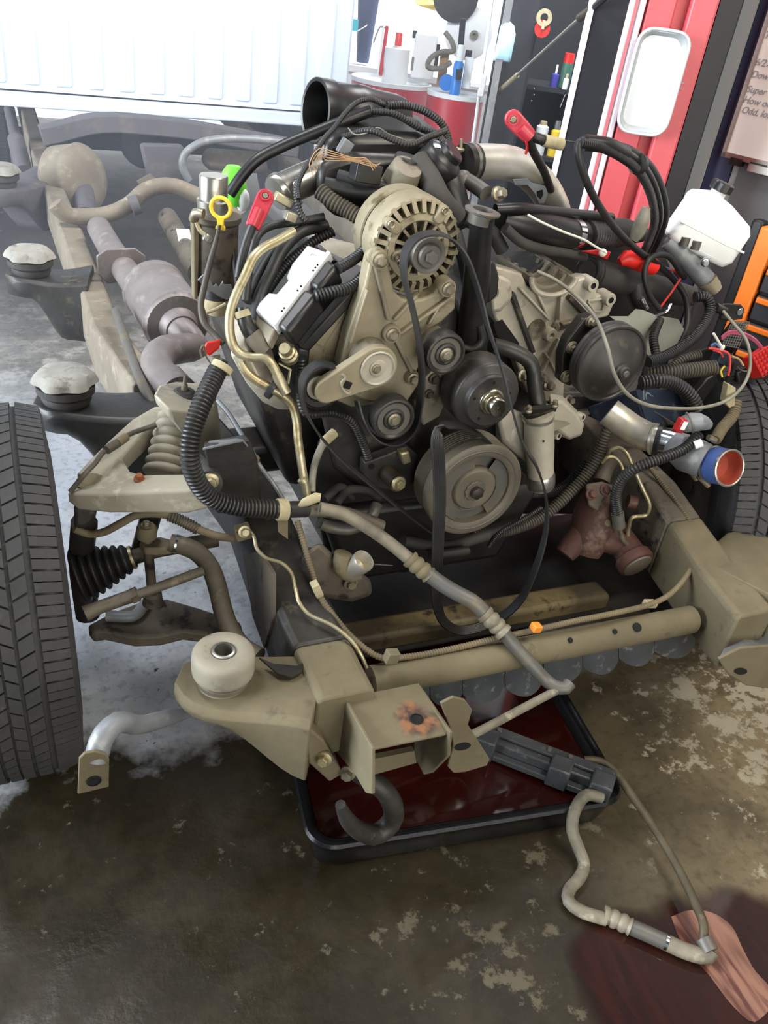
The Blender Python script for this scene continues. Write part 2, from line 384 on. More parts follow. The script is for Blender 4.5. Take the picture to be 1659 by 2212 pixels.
# ------------------------------------------------------------------ right-hand wall with trims and whiteboard
WD = (E1*-.766 + N1*.643).normalized()          # the wall runs away to the left
WN = V((-WD.y, WD.x, 0)); WN = WN if WN.dot(V((-1, -1, 0))) > 0 else -WN
WQ = PK(1530, 250, 3.45)
def PW(u, v, off=0): return PL(u, v, WQ+WN*off, WN)
wl = PW(1537, 250); wa = V((wl.x, wl.y, 0)); wb = wa - WD*3.4
def wbox(g, p, q, z0, z1, th, off=0):          # upright slab on the wall line between p and q
    a, c = V((p.x, p.y, 0)), V((q.x, q.y, 0)); m = (a+c)/2+WN*(off+th/2); R = Matrix((WD, WN, ZU)).transposed()
    return g.box((m.x, m.y, (z0+z1)/2), ((c-a).length, th, z1-z0), R)
obj('wall_right', wbox(G(), wa, wb, 0, 4.3, .12, -.12), 'wall_grey', kind='structure')
t0 = wa; t1 = wa-WD*.035
obj('trim_1', wbox(G(), wa+WD*.002, wa-WD*.052, 0, 4.3, .03), 'trim_grey', kind='structure')
obj('trim_2', wbox(G(), wa-WD*.056, wa-WD*.145, 0, 4.3, .022), 'navy', kind='structure')
obj('trim_3', wbox(G(), wa-WD*.149, wa-WD*.165, .2, 4.3, .014), 'trim_grey', kind='structure')
bl = PW(1571, 331, .03); br = bl - WD*1.25
bt = thing('whiteboard', 'framed whiteboard with faint handwriting on the grey wall', 'whiteboard', (bl.x, bl.y, bl.z))
obj('board_face', wbox(G(), V((bl.x, bl.y, 0)), V((br.x, br.y, 0)), bl.z, bl.z+1.0, .012, .004), 'board_white', bt)
fg = G(); wbox(fg, bl-WD*.0+WD*.012, br, bl.z-.012, bl.z+.006, .022); wbox(fg, bl+WD*.012, bl-WD*.004, bl.z-.012, bl.z+1.02, .022)
obj('board_frame', fg, 'alu_smooth', bt)
obj('pen_tray', wbox(G(), bl-WD*.11, br, bl.z-.034, bl.z-.010, .05), 'alu_smooth', bt)
for i in range(2):
    obj('frame_clip', wbox(G(), bl-WD*(.03+.075*i), bl-WD*(.075+.09*i), bl.z-.03, bl.z-.006, .03), 'black_plastic', bt)
def writing(txt, u, v, size, parent, matn='print_grey', name='handwriting', q=None, n=None, d=None, shear=.25):
    p = PW(u, v, .0475) if q is None else q
    cu = bpy.data.curves.new(name, 'FONT'); cu.body = txt; cu.size = size; cu.extrude = .0006; cu.shear = shear
    cu.materials.append(MATS[matn]); tmp = bpy.data.objects.new(name, cu); COL.objects.link(tmp); bpy.context.view_layer.update()
    me = bpy.data.meshes.new_from_object(tmp.evaluated_get(bpy.context.evaluated_depsgraph_get())); bpy.data.objects.remove(tmp)
    o = bpy.data.objects.new(name, me); COL.objects.link(o)
    n = n or WN; x = d or -WD; y = n.cross(x)
    M = Matrix((x, y, n)).transposed().to_4x4(); M.translation = p; 
    if parent: o.parent = parent; M.translation = p - V(root_of(parent).location)
    o.matrix_local = M; return o
mat('ink', '#8b8a90', .6)
for txt, u, v in (('6/27', 1629, 140), ('Down axle', 1621, 166), ('Super void', 1611, 198), ('How old clutch', 1604, 221), ('Odd, lots of oil', 1600, 243), ('Tues', 1649, 82)):
    writing(txt, u, v, .031, bt, 'ink')

# ------------------------------------------------------------------ two-post lift column with its parts tray
CD = 2.95
def at_col(u, v, off=0): return PK(u, v, CD+off)
cb = at_col(1330, 330); cx0 = (cb-CAM).dot(E1)
def cbox(g, a, c, z0, z1, d0, d1):     # a..c across the line of sight, d0..d1 along it (metres)
    m = E1*((a+c)/2)+N1*((d0+d1)/2); return g.box((m.x, m.y, (z0+z1)/2), (c-a, d1-d0, z1-z0), Matrix((E1, N1, ZU)).transposed())
def ea(u, v, D): return (PK(u, v, D)-CAM).dot(E1)
e = [ea(u, 300, CD) for u in (1296, 1304, 1312, 1326, 1392, 1409, 1466, 1474)]
lt = thing('lift_column', 'red post of the vehicle lift with pale edge lip and a groove down its face', 'lift', E1*((e[0]+e[7])/2)+N1*(CD+.1))
g = G(); cbox(g, e[3], e[4]-.012, 0, 3.4, CD, CD+.03); obj('left_face', g, 'lift_red', lt, bevel=.006)
g = G(); cbox(g, e[5]+.004, e[6], 0, 3.4, CD-.012, CD+.03); obj('right_face', g, 'lift_red', lt, bevel=.008)
g = G(); cbox(g, e[3]-.01, e[7], 0, 3.4, CD+.032, CD+.26); obj('post_body', g, 'lift_red', lt, bevel=.008)
g = G(); cbox(g, e[6]+.004, e[7], 0, 3.4, CD+.0, CD+.03); obj('side_flange', g, 'locker_black', lt)
g = G(); cbox(g, e[0]-.006, e[0]+.006, 0, 3.4, CD+.0, CD+.04); cbox(g, e[2]-.002, e[2]+.014, 0, 3.4, CD-.004, CD+.04); obj('edge_lip', g, 'lift_lip', lt, bevel=.003)
g = G(); cbox(g, e[0]-.10, e[7]+.10, 0, .02, CD-.1, CD+.30); obj('base_plate', g, 'lift_red', lt)
tray = thing('parts_tray', 'shiny rounded steel parts tray stuck to the red lift post', 'tray', PK(1408, 262, CD-.03))
tp = PK(1410, 180, CD-.045); te, tz = (tp-CAM).dot(E1), tp.z
tw, th_ = .155, .285
def trp(x, z, d): return E1*(te+x)+N1*d+V((0, 0, tz+z))
def ring(w, h, r, d): return [trp(x, z, d) for x, z in rpoly(0, 0, w, h, r)]
rs = [ring(tw, th_, .042, CD-.052), ring(tw, th_, .042, CD-.048), ring(tw-.012, th_-.012, .038, CD-.050), ring(tw-.03, th_-.03, .034, CD-.026), ring(tw-.034, th_-.034, .032, CD-.024)]
obj('tray_shell', G().loft(rs[1:] , cap=False).add(rs[4], [tuple(range(len(rs[4])))]), 'steel_tray', tray)
rim = ring(tw, th_, .042, CD-.050); obj('rolled_rim', G().tube(rim+rim[:1], .0052, 8, step=.01), 'steel_tray', tray)
g = G().tube([trp(tw/2+.001, -.005, CD-.04), trp(tw/2+.02, -.006, CD-.03)], .003, 6).tube([trp(tw/2+.001, .012, CD-.04), trp(tw/2+.02, .012, CD-.03)], .003, 6); obj('hook', g, 'chrome', tray)

# ------------------------------------------------------------------ dark tool lockers behind the post
LD = 4.3
le = lambda u, v=200, D=LD: ea(u, v, D)
lk = thing('tool_locker', 'tall open black tool locker with silver door edge beside the red drums', 'locker', E1*le(1150)+N1*LD)
g = G(); cbox(g, le(1078), le(1345), 0, 2.6, LD+.42, LD+.45); obj('back_panel', g, 'locker_black', lk)
g = G(); cbox(g, le(1128), le(1133), 0, 2.6, LD-.05, LD+.42); obj('side_panel', g, 'locker_black', lk)
g = G(); cbox(g, le(1134), le(1260), PK(1215, 195, LD).z-.02, PK(1215, 195, LD).z, LD+.05, LD+.40); sh = obj('shelf', g, 'locker_black', lk)
g = G(); cbox(g, le(1134), le(1260), PK(1190, 345, LD).z-.02, PK(1190, 345, LD).z, LD+.05, LD+.40); obj('shelf', g, 'locker_black', lk)
g = G(); cbox(g, le(1052), le(1128), 0, 2.6, LD-.07, LD-.04); dr = obj('left_door', g, 'locker_black', lk, bevel=.006)
dp = [PK(1066, -20, LD-.10), PK(1018, 330, LD-.10)]
obj('latch_rod', G().tube(dp, .008, 8), 'steel_tray', dr); 
hp = PK(1040, 186, LD-.12); g = G(); hE = (hp-CAM).dot(E1); cbox(g, hE-.012, hE+.018, hp.z-.045, hp.z+.045, LD-.13, LD-.08); cbox(g, hE-.05, hE, hp.z-.012, hp.z+.014, LD-.13, LD-.10)
obj('latch_handle', g, 'steel_tray', dr, bevel=.006)
rd0 = 3.55
g = G(); cbox(g, ea(1250, 150, rd0), ea(1395, 150, rd0), 0, 2.6, rd0, rd0+.04); obj('right_door', g, 'locker_black', lk, bevel=.004)
g = G(); cbox(g, ea(1250, 150, rd0)-.012, ea(1250, 150, rd0)+.006, 0, 2.6, rd0-.006, rd0+.044); obj('door_edge', g, 'wall_white', lk)
g = G(); cbox(g, ea(1058, 200, 4.2), ea(1072, 200, 4.2), 0, 2.6, 4.14, 4.2); obj('hinge_post', g, 'shield_grey', lk)
for (u, v) in ((1152, 191), (1152, 205), (1147, 218)):
    obj('rivet', G().ball(PK(u, v, LD-.02), .006, 8), 'chrome', lk)
l2 = thing('wide_locker', 'plain black locker face between the lift post and the grey wall', 'locker', E1*ea(1500, 250, 3.5)+N1*3.5)
g = G(); cbox(g, ea(1425, 250, 3.34), ea(1532, 250, 3.34), 0, 2.7, 3.34, 3.85); obj('locker_body', g, 'locker_black', l2, bevel=.006)
for (u, v) in ((1497, 48), (1477, 250)): obj('rivet', G().ball(PK(u, v, 3.335), .006, 8), 'chrome', l2)
# things in and on the lockers
def can(name, u, v0, v1, wpx, D, body, cap, lab, cat, capf=.22, neck=.7, group=None, zb=None):
    b = PK(u, v1, D) if zb is None else CAM+_ray(u, v1)*D; t = PK(u, v0, D) if zb is None else CAM+_ray(u, v0)*D; b.z = b.z if zb is None else zb; h = max((t-b).length*.97, .02); r = pxm(wpx, b)/2
    o = thing(name, lab, cat, b, group); A = (0, 0, 1)
    obj('body', G().lathe([(0, 0), (r*.95, 0), (r, h*.03), (r, h*(1-capf-.05)), (r*neck, h*(1-capf)), (0, h*(1-capf))], b, A, 20), body, o)
    obj('cap', G().lathe([(0, h*(1-capf)), (r*neck, h*(1-capf)), (r*neck*.96, h*.98), (r*neck*.8, h), (0, h)], b, A, 18), cap, o)
    return o
can('spray_can', 1216, 112, 190, 24, LD+.1, 'can_green', 'bright_red', 'green spray can with red cap on the locker shelf', 'spray can', .28, .96)
can('glue_bottle', 1194, 138, 192, 17, LD+.1, 'purple', 'white_plastic', 'purple bottle with thin white nozzle on the locker shelf', 'bottle', .35, .3)
can('lotion_bottle', 1219, 158, 193, 12, LD+.06, 'white_plastic', 'tag_paper', 'small white bottle in front of the green spray can', 'bottle', .3, .5)
can('glass_jar', 1236, 150, 193, 14, LD+.12, 'shield_grey', 'chrome', 'small grey jar at the right end of the locker shelf', 'jar', .3, .6)
can('paper_roll', 1158, 258, 345, 26, LD+.1, 'wall_white', 'tag_paper', 'white paper roll standing on the lower locker shelf', 'roll', .1, .6)
can('cleaner_bottle', 1189, 258, 343, 22, LD+.12, 'yellow_plastic', 'shield_grey', 'yellow bottle with grey cap beside the paper roll', 'bottle', .22, .55)
k = PK(1212, 215, LD+.02)
tg = thing('key_chain', 'thin silver chain hanging below the locker shelf', 'chain', PK(1209, 231, LD+.05))
for i in range(6):
    q = PK(1219-1.9*i, 205+4.6*i, LD+.05); obj('link', G().tube([q+V((0, 0, .012)), q-V((0, 0, .008))], .004, 6), 'chrome', tg)
tp_ = thing('tape_roll', 'roll of cream tape hanging on the black locker side', 'tape', PK(1175, 40, LD-.08))
q = PK(1175, 38, LD-.09); obj('roll', G().lathe([(.017, 0), (.034, 0), (.034, .02), (.017, .02), (.017, 0)], q, -N1, 24), 'tag_paper', tp_)
q = PK(1171, 62, LD-.09); rt = thing('red_tag', 'red round tag hanging under the cream tape roll', 'tag', q)
obj('disc', G().lathe([(0, 0), (.034, 0), (.034, .012), (0, .012)], q, -N1, 20), 'bright_red', rt); obj('strap', G().tube([PK(1176, 45, LD-.1), PK(1172, 64, LD-.112)], .007, 8), 'tag_paper', rt)
# hanging bag of blue shop towels
bgp = [(1086, 45), (1100, 44), (1111, 56), (1114, 75), (1102, 136), (1064, 131), (1074, 90), (1080, 60)]
tb = thing('towel_bag', 'clear bag of pale blue shop towels hanging on the locker door', 'bag', PK(1085, 135, LD-.12))
fr = [PK(u, v, LD-.12) for u, v in bgp]; cen = sum(fr, V())/len(fr)
obj('bag', G().loft([[cen+(a-cen)*s+N1*d for a in fr] for s, d in ((.72, -.05), (.95, -.035), (1., 0), (.95, .03), (.7, .04))]), 'bag_blue', tb, bevel=.012)
obj('hanger', G().tube([PK(1093, 46, LD-.12), PK(1098, 28, LD-.09)], .008, 8), 'bag_blue', tb)
# gas strut reaching down from the upper right
gs = thing('gas_strut', 'thin silver prop rod with dark end fitting slanting across the black locker', 'strut', PK(1078, 198, 4.2))
obj('rod', G().tube([PK(1113, 166, 4.06), PK(1255, 36, 3.66)], .0062, 10), 'alu_smooth', gs)
obj('lower_sleeve', G().tube([PK(1077, 198, 4.2), PK(1117, 163, 4.05)], .0115, 10), 'zinc', gs)
obj('socket', G().tube([PK(1252, 38, 3.67), PK(1282, 17, 3.56)], .0155, 12), 'brown_oil', gs)
obj('upper_arm', G().tube([PK(1280, 18, 3.56), PK(1330, -25, 3.44)], .012, 10), 'black_plastic', gs)
# marker and cables hanging by the column
mk = thing('inspection_lamp_cable', 'black cable with metal end hanging beside the red lift post', 'cable', PK(1470, 160, 3.1))
obj('cable', G().tube([PK(u, v, 3.1) for u, v in ((1502, -30), (1496, 10), (1478, 45), (1468, 85), (1474, 120), (1472, 160))], .007, 8), 'wire_grey', mk)
obj('plug', G().tube([PK(1474, 85, 3.1), PK(1466, 112, 3.1)], .013, 8), 'tag_paper', mk)
rm = thing('marking_stick', 'red and white banded stick hanging on the black locker', 'stick', PK(1514, 72, 3.25))
obj('lower_band', G().tube([PK(1516, 72, 3.25), PK(1524, 38, 3.25)], .0075, 10), 'drum_red', rm); obj('middle_band', G().tube([PK(1524, 38, 3.25), PK(1534, 14, 3.25)], .0078, 10), 'wall_white', rm); obj('upper_band', G().tube([PK(1534, 14, 3.25), PK(1542, -20, 3.25)], .0075, 10), 'drum_red', rm)

# ------------------------------------------------------------------ drums and clutter at the rear
def PD(u, v, dep): return CAM + _ray(u, v)*dep
def drum(u, v, wpx, dep, lab):
    c = PD(u, v, dep); r = pxm(wpx, c)/2; h = c.z; b = V((c.x, c.y, 0))
    o = thing('steel_drum', lab, 'drum', b)
    pr = [(0, 0), (r, 0), (r*1.01, .02), (r, .04)]
    for f in (.33, .66): pr += [(r, h*f-.025), (r*1.02, h*f-.01), (r*1.02, h*f+.01), (r, h*f+.025)]
    pr += [(r, h-.03)]
    obj('drum_body', G().lathe(pr, b, (0, 0, 1), 40), 'drum_red', o)
    obj('drum_lid', G().lathe([(r*.98, h-.03), (r*1.015, h-.028), (r*1.015, h), (r*.97, h+.002), (r*.96, h-.02), (0, h-.02)], b, (0, 0, 1), 40), 'wall_white', o)
    return o, r, c
d1, r1, c1 = drum(846, 172, 172, 6.1, 'large red steel drum with white lid, left of the pair')
d2, r2, c2 = drum(985, 200, 122, 5.6, 'red steel drum nearest the black locker with a blue bottle on its lid')
zt = c1.z
can('white_jug', 852, 78, 166, 54, 6.05, 'wall_white', 'bright_red', zb=c1.z-.02, lab= 'big white jug with red pump top standing on the left drum', cat='jug', capf=.25, neck=.28)
pmp = thing('drum_pump', 'thin red and white hand pump standing in the left drum', 'pump', PD(822, 160, 6.0))
obj('tube', G().tube([PD(822, 162, 6.0), PD(836, 58, 6.0)], .014, 10), 'drum_red', pmp); obj('inner_tube', G().tube([PD(816, 162, 6.0), PD(829, 55, 6.0)], .008, 8), 'wall_white', pmp)
obj('handle', G().tube([PD(832, 60, 6.0), PD(822, 58, 6.0), PD(813, 75, 6.0), PD(807, 92, 6.0)], .006, 8), 'shield_grey', pmp)
mch = thing('pump_machine', 'white fluid machine with dark screen panel on the red drum', 'machine', PD(915, 165, 6.2))
def bxd(u0, v0, u1, v1, dep, th, g=None):
    a = PD(u0, v1, dep); c = PD(u1, v0, dep); g = g or G(); return cbox(g, (a-CAM).dot(E1), (c-CAM).dot(E1), a.z, c.z, (a-CAM).dot(N1), (a-CAM).dot(N1)+th)
obj('cabinet', bxd(886, 75, 948, 168, 6.2, .22), 'wall_white', mch, bevel=.012)
obj('screen', bxd(926, 95, 952, 140, 6.15, .02), 'dark_void', mch); obj('gauge', bxd(890, 66, 902, 82, 6.1, .03), 'black_plastic', mch, bevel=.005); obj('valve', bxd(886, 122, 896, 152, 6.1, .03), 'shield_grey', mch, bevel=.006)
solo('suction_hose', G().tube([PD(u, v, 5.75) for u, v in ((962, 70), (975, 88), (980, 110), (955, 112), (930, 126), (924, 144), (950, 148), (974, 135))], .018, 10), 'wire_grey', 'grey rubber hose looping over the red drums', 'hose')
can('blue_bottle', 982, 105, 200, 22, 5.5, 'bottle_blue', 'wall_white', zb=c2.z-.02, lab= 'tall blue bottle standing on the right drum', cat='bottle', capf=.3, neck=.7)
solo('black_strap', G().beam(PD(1000, 40, 5.4), PD(990, 172, 5.4), .04, .012, N1), 'black_plastic', 'black strap hanging down beside the blue bottle', 'strap', bevel=.004)
solo('white_carton', bxd(996, 125, 1024, 190, 5.5, .14), 'wall_white', 'white carton on the lid of the right drum', 'carton', bevel=.004)
q = PD(965, 178, 5.55); solo('blue_disc', G().lathe([(0, 0), (.05, 0), (.052, .015), (0, .02)], q, -N1, 24), 'bottle_blue', 'round blue disc leaning behind the blue bottle', 'disc')
solo('cardboard_box', bxd(942, 110, 972, 185, 5.9, .2), 'cardboard', 'brown cardboard carton behind the blue bottle', 'carton')
# rear bench with bucket, funnel and reel
bz = PD(783, 138, 7.4).z
bn = thing('rear_bench', 'white rear bench carrying bucket and reels behind the drums', 'bench', (PD(900, 138, 7.4).x, PD(900, 138, 7.4).y, 0))
be0, be1, bN = (PD(745, 138, 7.4)-CAM).dot(E1), (PD(1075, 138, 7.4)-CAM).dot(E1), (PD(783, 138, 7.4)-CAM).dot(N1)
g = G(); cbox(g, be0, be1, bz-.05, bz, bN-.25, bN+.5); obj('bench_top', g, 'wall_white', bn); g = G(); cbox(g, be0+.03, be1-.03, 0, bz-.05, bN-.2, bN+.45); obj('cabinet', g, 'wall_white', bn)
b0 = PD(783, 135, 7.3); bk = thing('blue_bucket', 'dark blue bucket with cyan label on the white bench', 'bucket', b0); hB = (PD(789, 15, 7.3)-b0).length; rB = pxm(28, b0)/2
obj('bucket_body', G().lathe([(0, 0), (rB*.95, 0), (rB*1.6, hB), (rB*1.5, hB), (rB*.85, .02), (0, .02)], b0, (0, 0, 1), 28), 'navy_bucket', bk)
obj('label', bxd(757, 42, 776, 66, 7.1, .01), 'cyan', bk); obj('bail', G().tube([PD(806, 42, 7.1), PD(792, 55, 7.08), PD(764, 72, 7.1)], .005, 6), 'wall_white', bk)
fn = PD(942, 22, 6.4); solo('yellow_funnel', G().lathe([(.02, 0), (.15, .07), (.155, .08), (.15, .08), (.018, .004), (.02, 0)], fn, (-.35, -.1, 1), 24), 'yellow_plastic', 'yellow funnel lying above the white machine', 'funnel')
rl = PD(1025, 20, 5.9); ree = thing('hose_reel', 'white hose reel with dark hub above the right drum', 'reel', PD(1012, 118, 5.9))
obj('reel_side', G().lathe([(0, 0), (.17, 0), (.17, .03), (0, .03)], PD(1012, 72, 5.9), -N1, 28), 'wall_white', ree); obj('hub', G().lathe([(0, .03), (.03, .03), (.03, .05), (.012, .05), (.012, .035), (0, .035)], PD(1024, 75, 5.9), -N1, 20), 'wire_grey', ree); obj('cover', G().lathe([(0, 0), (.16, 0), (.16, .08), (0, .08)], PD(985, -8, 5.8), -N1, 24), 'black_plastic', ree); obj('foot', bxd(1004, 110, 1020, 124, 5.8, .1), 'black_plastic', ree)
# ------------------------------------------------------------------ pickup bed (cab is off, bed still on the frame)
BY = 5.2
zb = P(345, 250, BY).z
x0b, x1b = -.06, 1.97
bed = thing('pickup_bed', 'white ribbed front wall of the pickup bed above the bare frame', 'truck bed', (.95, BY, zb))
g = G().box(((x0b+x1b)/2, BY+.02, zb+.40), (x1b-x0b, .04, .64)); obj('front_panel', g, 'truck_white', bed)
g = G().box(((x0b+x1b)/2, BY-.005, zb+.035), (x1b-x0b, .05, .07)).box(((x0b+x1b)/2, BY-.022, zb+.012), (x1b-x0b, .03, .024)); obj('lower_sill', g, 'truck_white', bed, bevel=.008)
pz = P(130, 188, BY).z
for i in range(12):
    x = .035+.163*i
    g = G().prism([(x-.045, BY-.008, pz+.01), (x-.036, BY-.008, pz), (x+.036, BY-.008, pz), (x+.045, BY-.008, pz+.01), (x+.045, BY-.008, zb+.66), (x-.045, BY-.008, zb+.66)], (0, .016, 0)); obj('rib', g, 'truck_white', bed, bevel=.006)
g = G().box(((x0b+x1b)/2, BY+.02, zb+.71), (x1b-x0b, .07, .05)); obj('top_rail', g, 'truck_white', bed, bevel=.012)
for x in (x0b, x1b):
    obj('side_wall', G().box((x, BY+1.25, zb+.37), (.06, 2.4, .72)), 'truck_white', bed)
obj('bed_floor', G().box(((x0b+x1b)/2, BY+1.25, zb+.05), (x1b-x0b-.06, 2.42, .05)), 'underbody_dark', bed)
for i in range(4): obj('floor_crossbar', G().box(((x0b+x1b)/2, BY+.35+.6*i, zb), (x1b-x0b-.1, .09, .05)), 'underbody', bed, bevel=.008)
# ------------------------------------------------------------------ chassis frame
fr = thing('chassis_frame', 'bare dusty steel truck chassis frame with body mounts and brackets', 'truck frame', (.96, 1.0, 0))
def rail(st, m):
    g = G(); rings = []
    for x, y, zt, w, h in st:
        b = .012; rings.append([V((x+a*w/2, y, zt-h/2+c*h/2)) for a, c in ((-1, -.85), (-.85, -1), (.85, -1), (1, -.85), (1, .88), (.85, 1), (-.85, 1), (-1, .88))])
    return g.loft(rings)
LR = [(.47, .962, .501, .115, .16), (.469, 1.088, .505, .115, .165), (.455, 1.2, .53, .11, .17), (.45, 1.36, .575, .105, .18), (.45, 1.57, .60, .10, .18), (.40, 1.88, .60, .095, .18), (.318, 2.2, .575, .085, .17)]
obj('front_rail', rail(LR[:2]+[(.467, 1.10, .506, .115, .165)], None), 'frame_dust', fr, bevel=.008, label='tan dusty front end of the left frame rail')
obj('front_rail', rail([(.467, 1.10, .508, .118, .168)]+LR[2:], None), 'frame_dark', fr, bevel=.006)
obj('rear_rail', rail([(.312, 2.16, .572, .095, .175), (.255, 2.62, .555, .092, .18), (.24, 3.7, .552, .092, .18), (.205, 5.2, .56, .09, .17), (.20, 5.7, .60, .09, .16), (.2, 7.6, .62, .09, .15)], None), 'rail_dusty', fr, bevel=.005, label='pale dusty rear section of the left frame rail')
g = G()
for (u, v) in ((146, 650), (153, 668), (158, 683), (160, 694)): g.lathe([(0, 0), (.009, 0), (.009, .006), (0, .006)], PX(u, v, .208), (-1, 0, 0), 10)
obj('rail_hole', g, 'rust', fr, kind='stuff')
RR = [(1.455, .94, .505, .115, .16), (1.478, 1.1, .515, .115, .165), (1.487, 1.25, .55, .11, .175), (1.482, 1.36, .59, .105, .18), (1.49, 1.6, .605, .10, .18), (1.53, 1.9, .60, .095, .18), (1.62, 2.3, .57, .09, .17), (1.68, 2.7, .55, .09, .18), (1.7, 5.2, .56, .09, .17), (1.7, 7.6, .62, .09, .15)]
obj('front_rail', rail(RR[:3], None), 'frame_dust', fr, bevel=.008, label='tan dusty front end of the right frame rail')
obj('front_rail', rail(RR[2:7], None), 'frame_steel', fr, bevel=.006)
obj('rear_rail', rail(RR[6:], None), 'rail_dusty', fr, bevel=.005)
# dark primer edge on the left rail where the dust stops
# front cross tube, with three holes
ta, tb2 = P(800, 1473, 1.045), P(1492, 1338, 1.045)
obj('cross_tube', G().tube([ta, ta.lerp(tb2, .5), tb2], .034, 20, step=.05, sx=.95), 'frame_dust', fr)
for f, r in ((.555, .006), (.70, .006), (.775, .011)):
    c = ta.lerp(tb2, f)+V((0, -.019, .0292)); obj('tube_hole', G().lathe([(0, 0), (r, 0), (r, .002), (0, .002)], c, (0, -.55, .83), 14), 'dark_void', fr)
mat('deflector_grey', '#4f5256', .5, .2, '#3f4245', 9, .5, .4, .3, 30, '#83867f', 30, .25)
# scalloped lower air deflector below the tube
edges = [(770, 838, 1515), (838, 928, 1520), (930, 999, 1507), (1000, 1090, 1497), (1092, 1172, 1484), (1175, 1258, 1455), (1259, 1336, 1437), (1337, 1413, 1420), (1414, 1502, 1403)]
df = obj('air_deflector', G().beam(ta+V((0, .02, -.04)), tb2+V((0, .02, -.04)), .006, .03), 'deflector_grey', fr, label='grey scalloped deflector under the cross tube')
for u0, u1, vb in edges[1:]:
    g = G(); rows = []; nu, nv = 9, 5
    for th in (0, .003):
        for j in range(nv):
            t = j/(nv-1)
            for i in range(nu):
                s = i/(nu-1); u = u0+(u1-u0)*s; vt = 1500-(u-800)*.196
                vbot = vb-(u-(u0+u1)/2)*.17-4+14*math.sin(PI*s)**.6
                p = P(u, vt+(vbot-vt)*t, 1.075); rows.append(p+V((0, -.016*math.sin(PI*s)*(.3+.7*t)+th, 0)))
    k = nu*nv; fs = []
    for o in (0, k): fs += [(o+j*nu+i, o+j*nu+i+1, o+(j+1)*nu+i+1, o+(j+1)*nu+i) for j in range(nv-1) for i in range(nu-1)]
    per = [i for i in range(nu)]+[j*nu+nu-1 for j in range(1, nv)]+[(nv-1)*nu+i for i in range(nu-2, -1, -1)]+[j*nu for j in range(nv-2, 0, -1)]
    fs += [(per[i], per[(i+1) % len(per)], k+per[(i+1) % len(per)], k+per[i]) for i in range(len(per))]
    obj('scallop', g.add(rows, fs), 'deflector_grey', df)
# second cross member with worn tan top
ca, cb2 = P(735, 1384, 1.27), P(1300, 1284, 1.27)
obj('cross_member', G().beam(ca, cb2, .07, .05), 'oily_tan', fr, bevel=.012)
obj('cross_member', G().beam(P(690, 1300, 1.62), P(1350, 1196, 1.62), .44, .06), 'black_coat', fr, bevel=.015)
obj('cross_member', G().beam((.40, 1.95, .45), (1.56, 1.95, .45), .14, .08), 'frame_dark', fr, bevel=.015)
# ---- left bumper bracket (open channel with a rusty hole)
def rust_spot(c, r):
    m = MATS['frame_dust'].copy(); m.name = 'bracket_rust'; nt = m.node_tree; N = nt.nodes; L = nt.links; b = N['Principled BSDF']
    src = b.inputs['Base Color'].links[0].from_socket; pos = N.new('ShaderNodeNewGeometry').outputs['Position']
    d = N.new('ShaderNodeVectorMath'); d.operation = 'DISTANCE'; L.new(pos, d.inputs[0]); d.inputs[1].default_value = c
    n = N.new('ShaderNodeTexNoise'); n.inputs['Scale'].default_value = 26; n.inputs['Detail'].default_value = 5; L.new(pos, n.inputs['Vector'])
    a = N.new('ShaderNodeMath'); a.operation = 'MULTIPLY_ADD'; L.new(n.outputs['Fac'], a.inputs[0]); a.inputs[1].default_value = .05; L.new(d.outputs['Value'], a.inputs[2])
    mr = N.new('ShaderNodeMapRange'); mr.inputs['From Min'].default_value = r+.012; mr.inputs['From Max'].default_value = r+.030; mr.inputs['To Min'].default_value = 1; mr.inputs['To Max'].default_value = 0
    L.new(a.outputs[0], mr.inputs['Value'])
    n2 = N.new('ShaderNodeTexNoise'); n2.inputs['Scale'].default_value = 45; L.new(pos, n2.inputs['Vector'])
    cr = N.new('ShaderNodeValToRGB'); cr.color_ramp.elements[0].position = .4; cr.color_ramp.elements[0].color = lin('#46332a'); cr.color_ramp.elements[1].position = .6; cr.color_ramp.elements[1].color = lin('#84593a'); L.new(n2.outputs['Fac'], cr.inputs[0])
    x = N.new('ShaderNodeMix'); x.data_type = 'RGBA'; L.new(mr.outputs['Result'], x.inputs['Factor']); L.new(src, x.inputs['A']); L.new(cr.outputs[0], x.inputs['B']); L.new(x.outputs['Result'], b.inputs['Base Color'])
    MATS['bracket_rust'] = m
zt = .475
rust_spot(PZ(900, 1554, zt), .040)
bkts = {}
def flat(pts, z): return [PZ(u, v, z) for u, v in pts]
tp4 = flat([(744, 1506), (905, 1474), (978, 1580), (958, 1586), (803, 1618), (786, 1600)], zt)
br = obj('bumper_bracket', G().prism(tp4, (0, 0, -.007)), 'bracket_rust', fr, bevel=.003, label='open tan bumper bracket with a rusty bolt hole on top')
hc = PZ(900, 1554, zt); obj('bolt_hole', G().lathe([(0, .0006), (.011, .0006), (.013, .0016), (.011, .0022)], hc, (0, 0, 1), 20), 'dark_void', br)
xl = PZ(786, 1600, zt).x-.002
lp = [PX(u, v, xl) for u, v in ((742, 1508), (803, 1616), (803, 1716), (790, 1714), (767, 1674), (722, 1620), (712, 1580), (724, 1535))]
obj('left_flange', G().prism(lp, (.007, 0, 0)), 'frame_dust', br, bevel=.002)
ft = [PX(u, v, xl) for u, v in ((806, 1616), (806, 1716))]; 
xr = PZ(972, 1580, zt).x
rp = [PX(u, v, xr) for u, v in ((908, 1478), (978, 1580), (974, 1632), (958, 1648), (938, 1668), (922, 1672), (900, 1630))]
obj('right_flange', G().prism(rp, (-.007, 0, 0)), 'frame_dust', br, bevel=.002)
obj('lower_lip', G().prism([P(u, v, .90) for u, v in ((806, 1640), (895, 1622), (900, 1648), (806, 1674))], (0, .012, 0)), 'frame_dust', br)
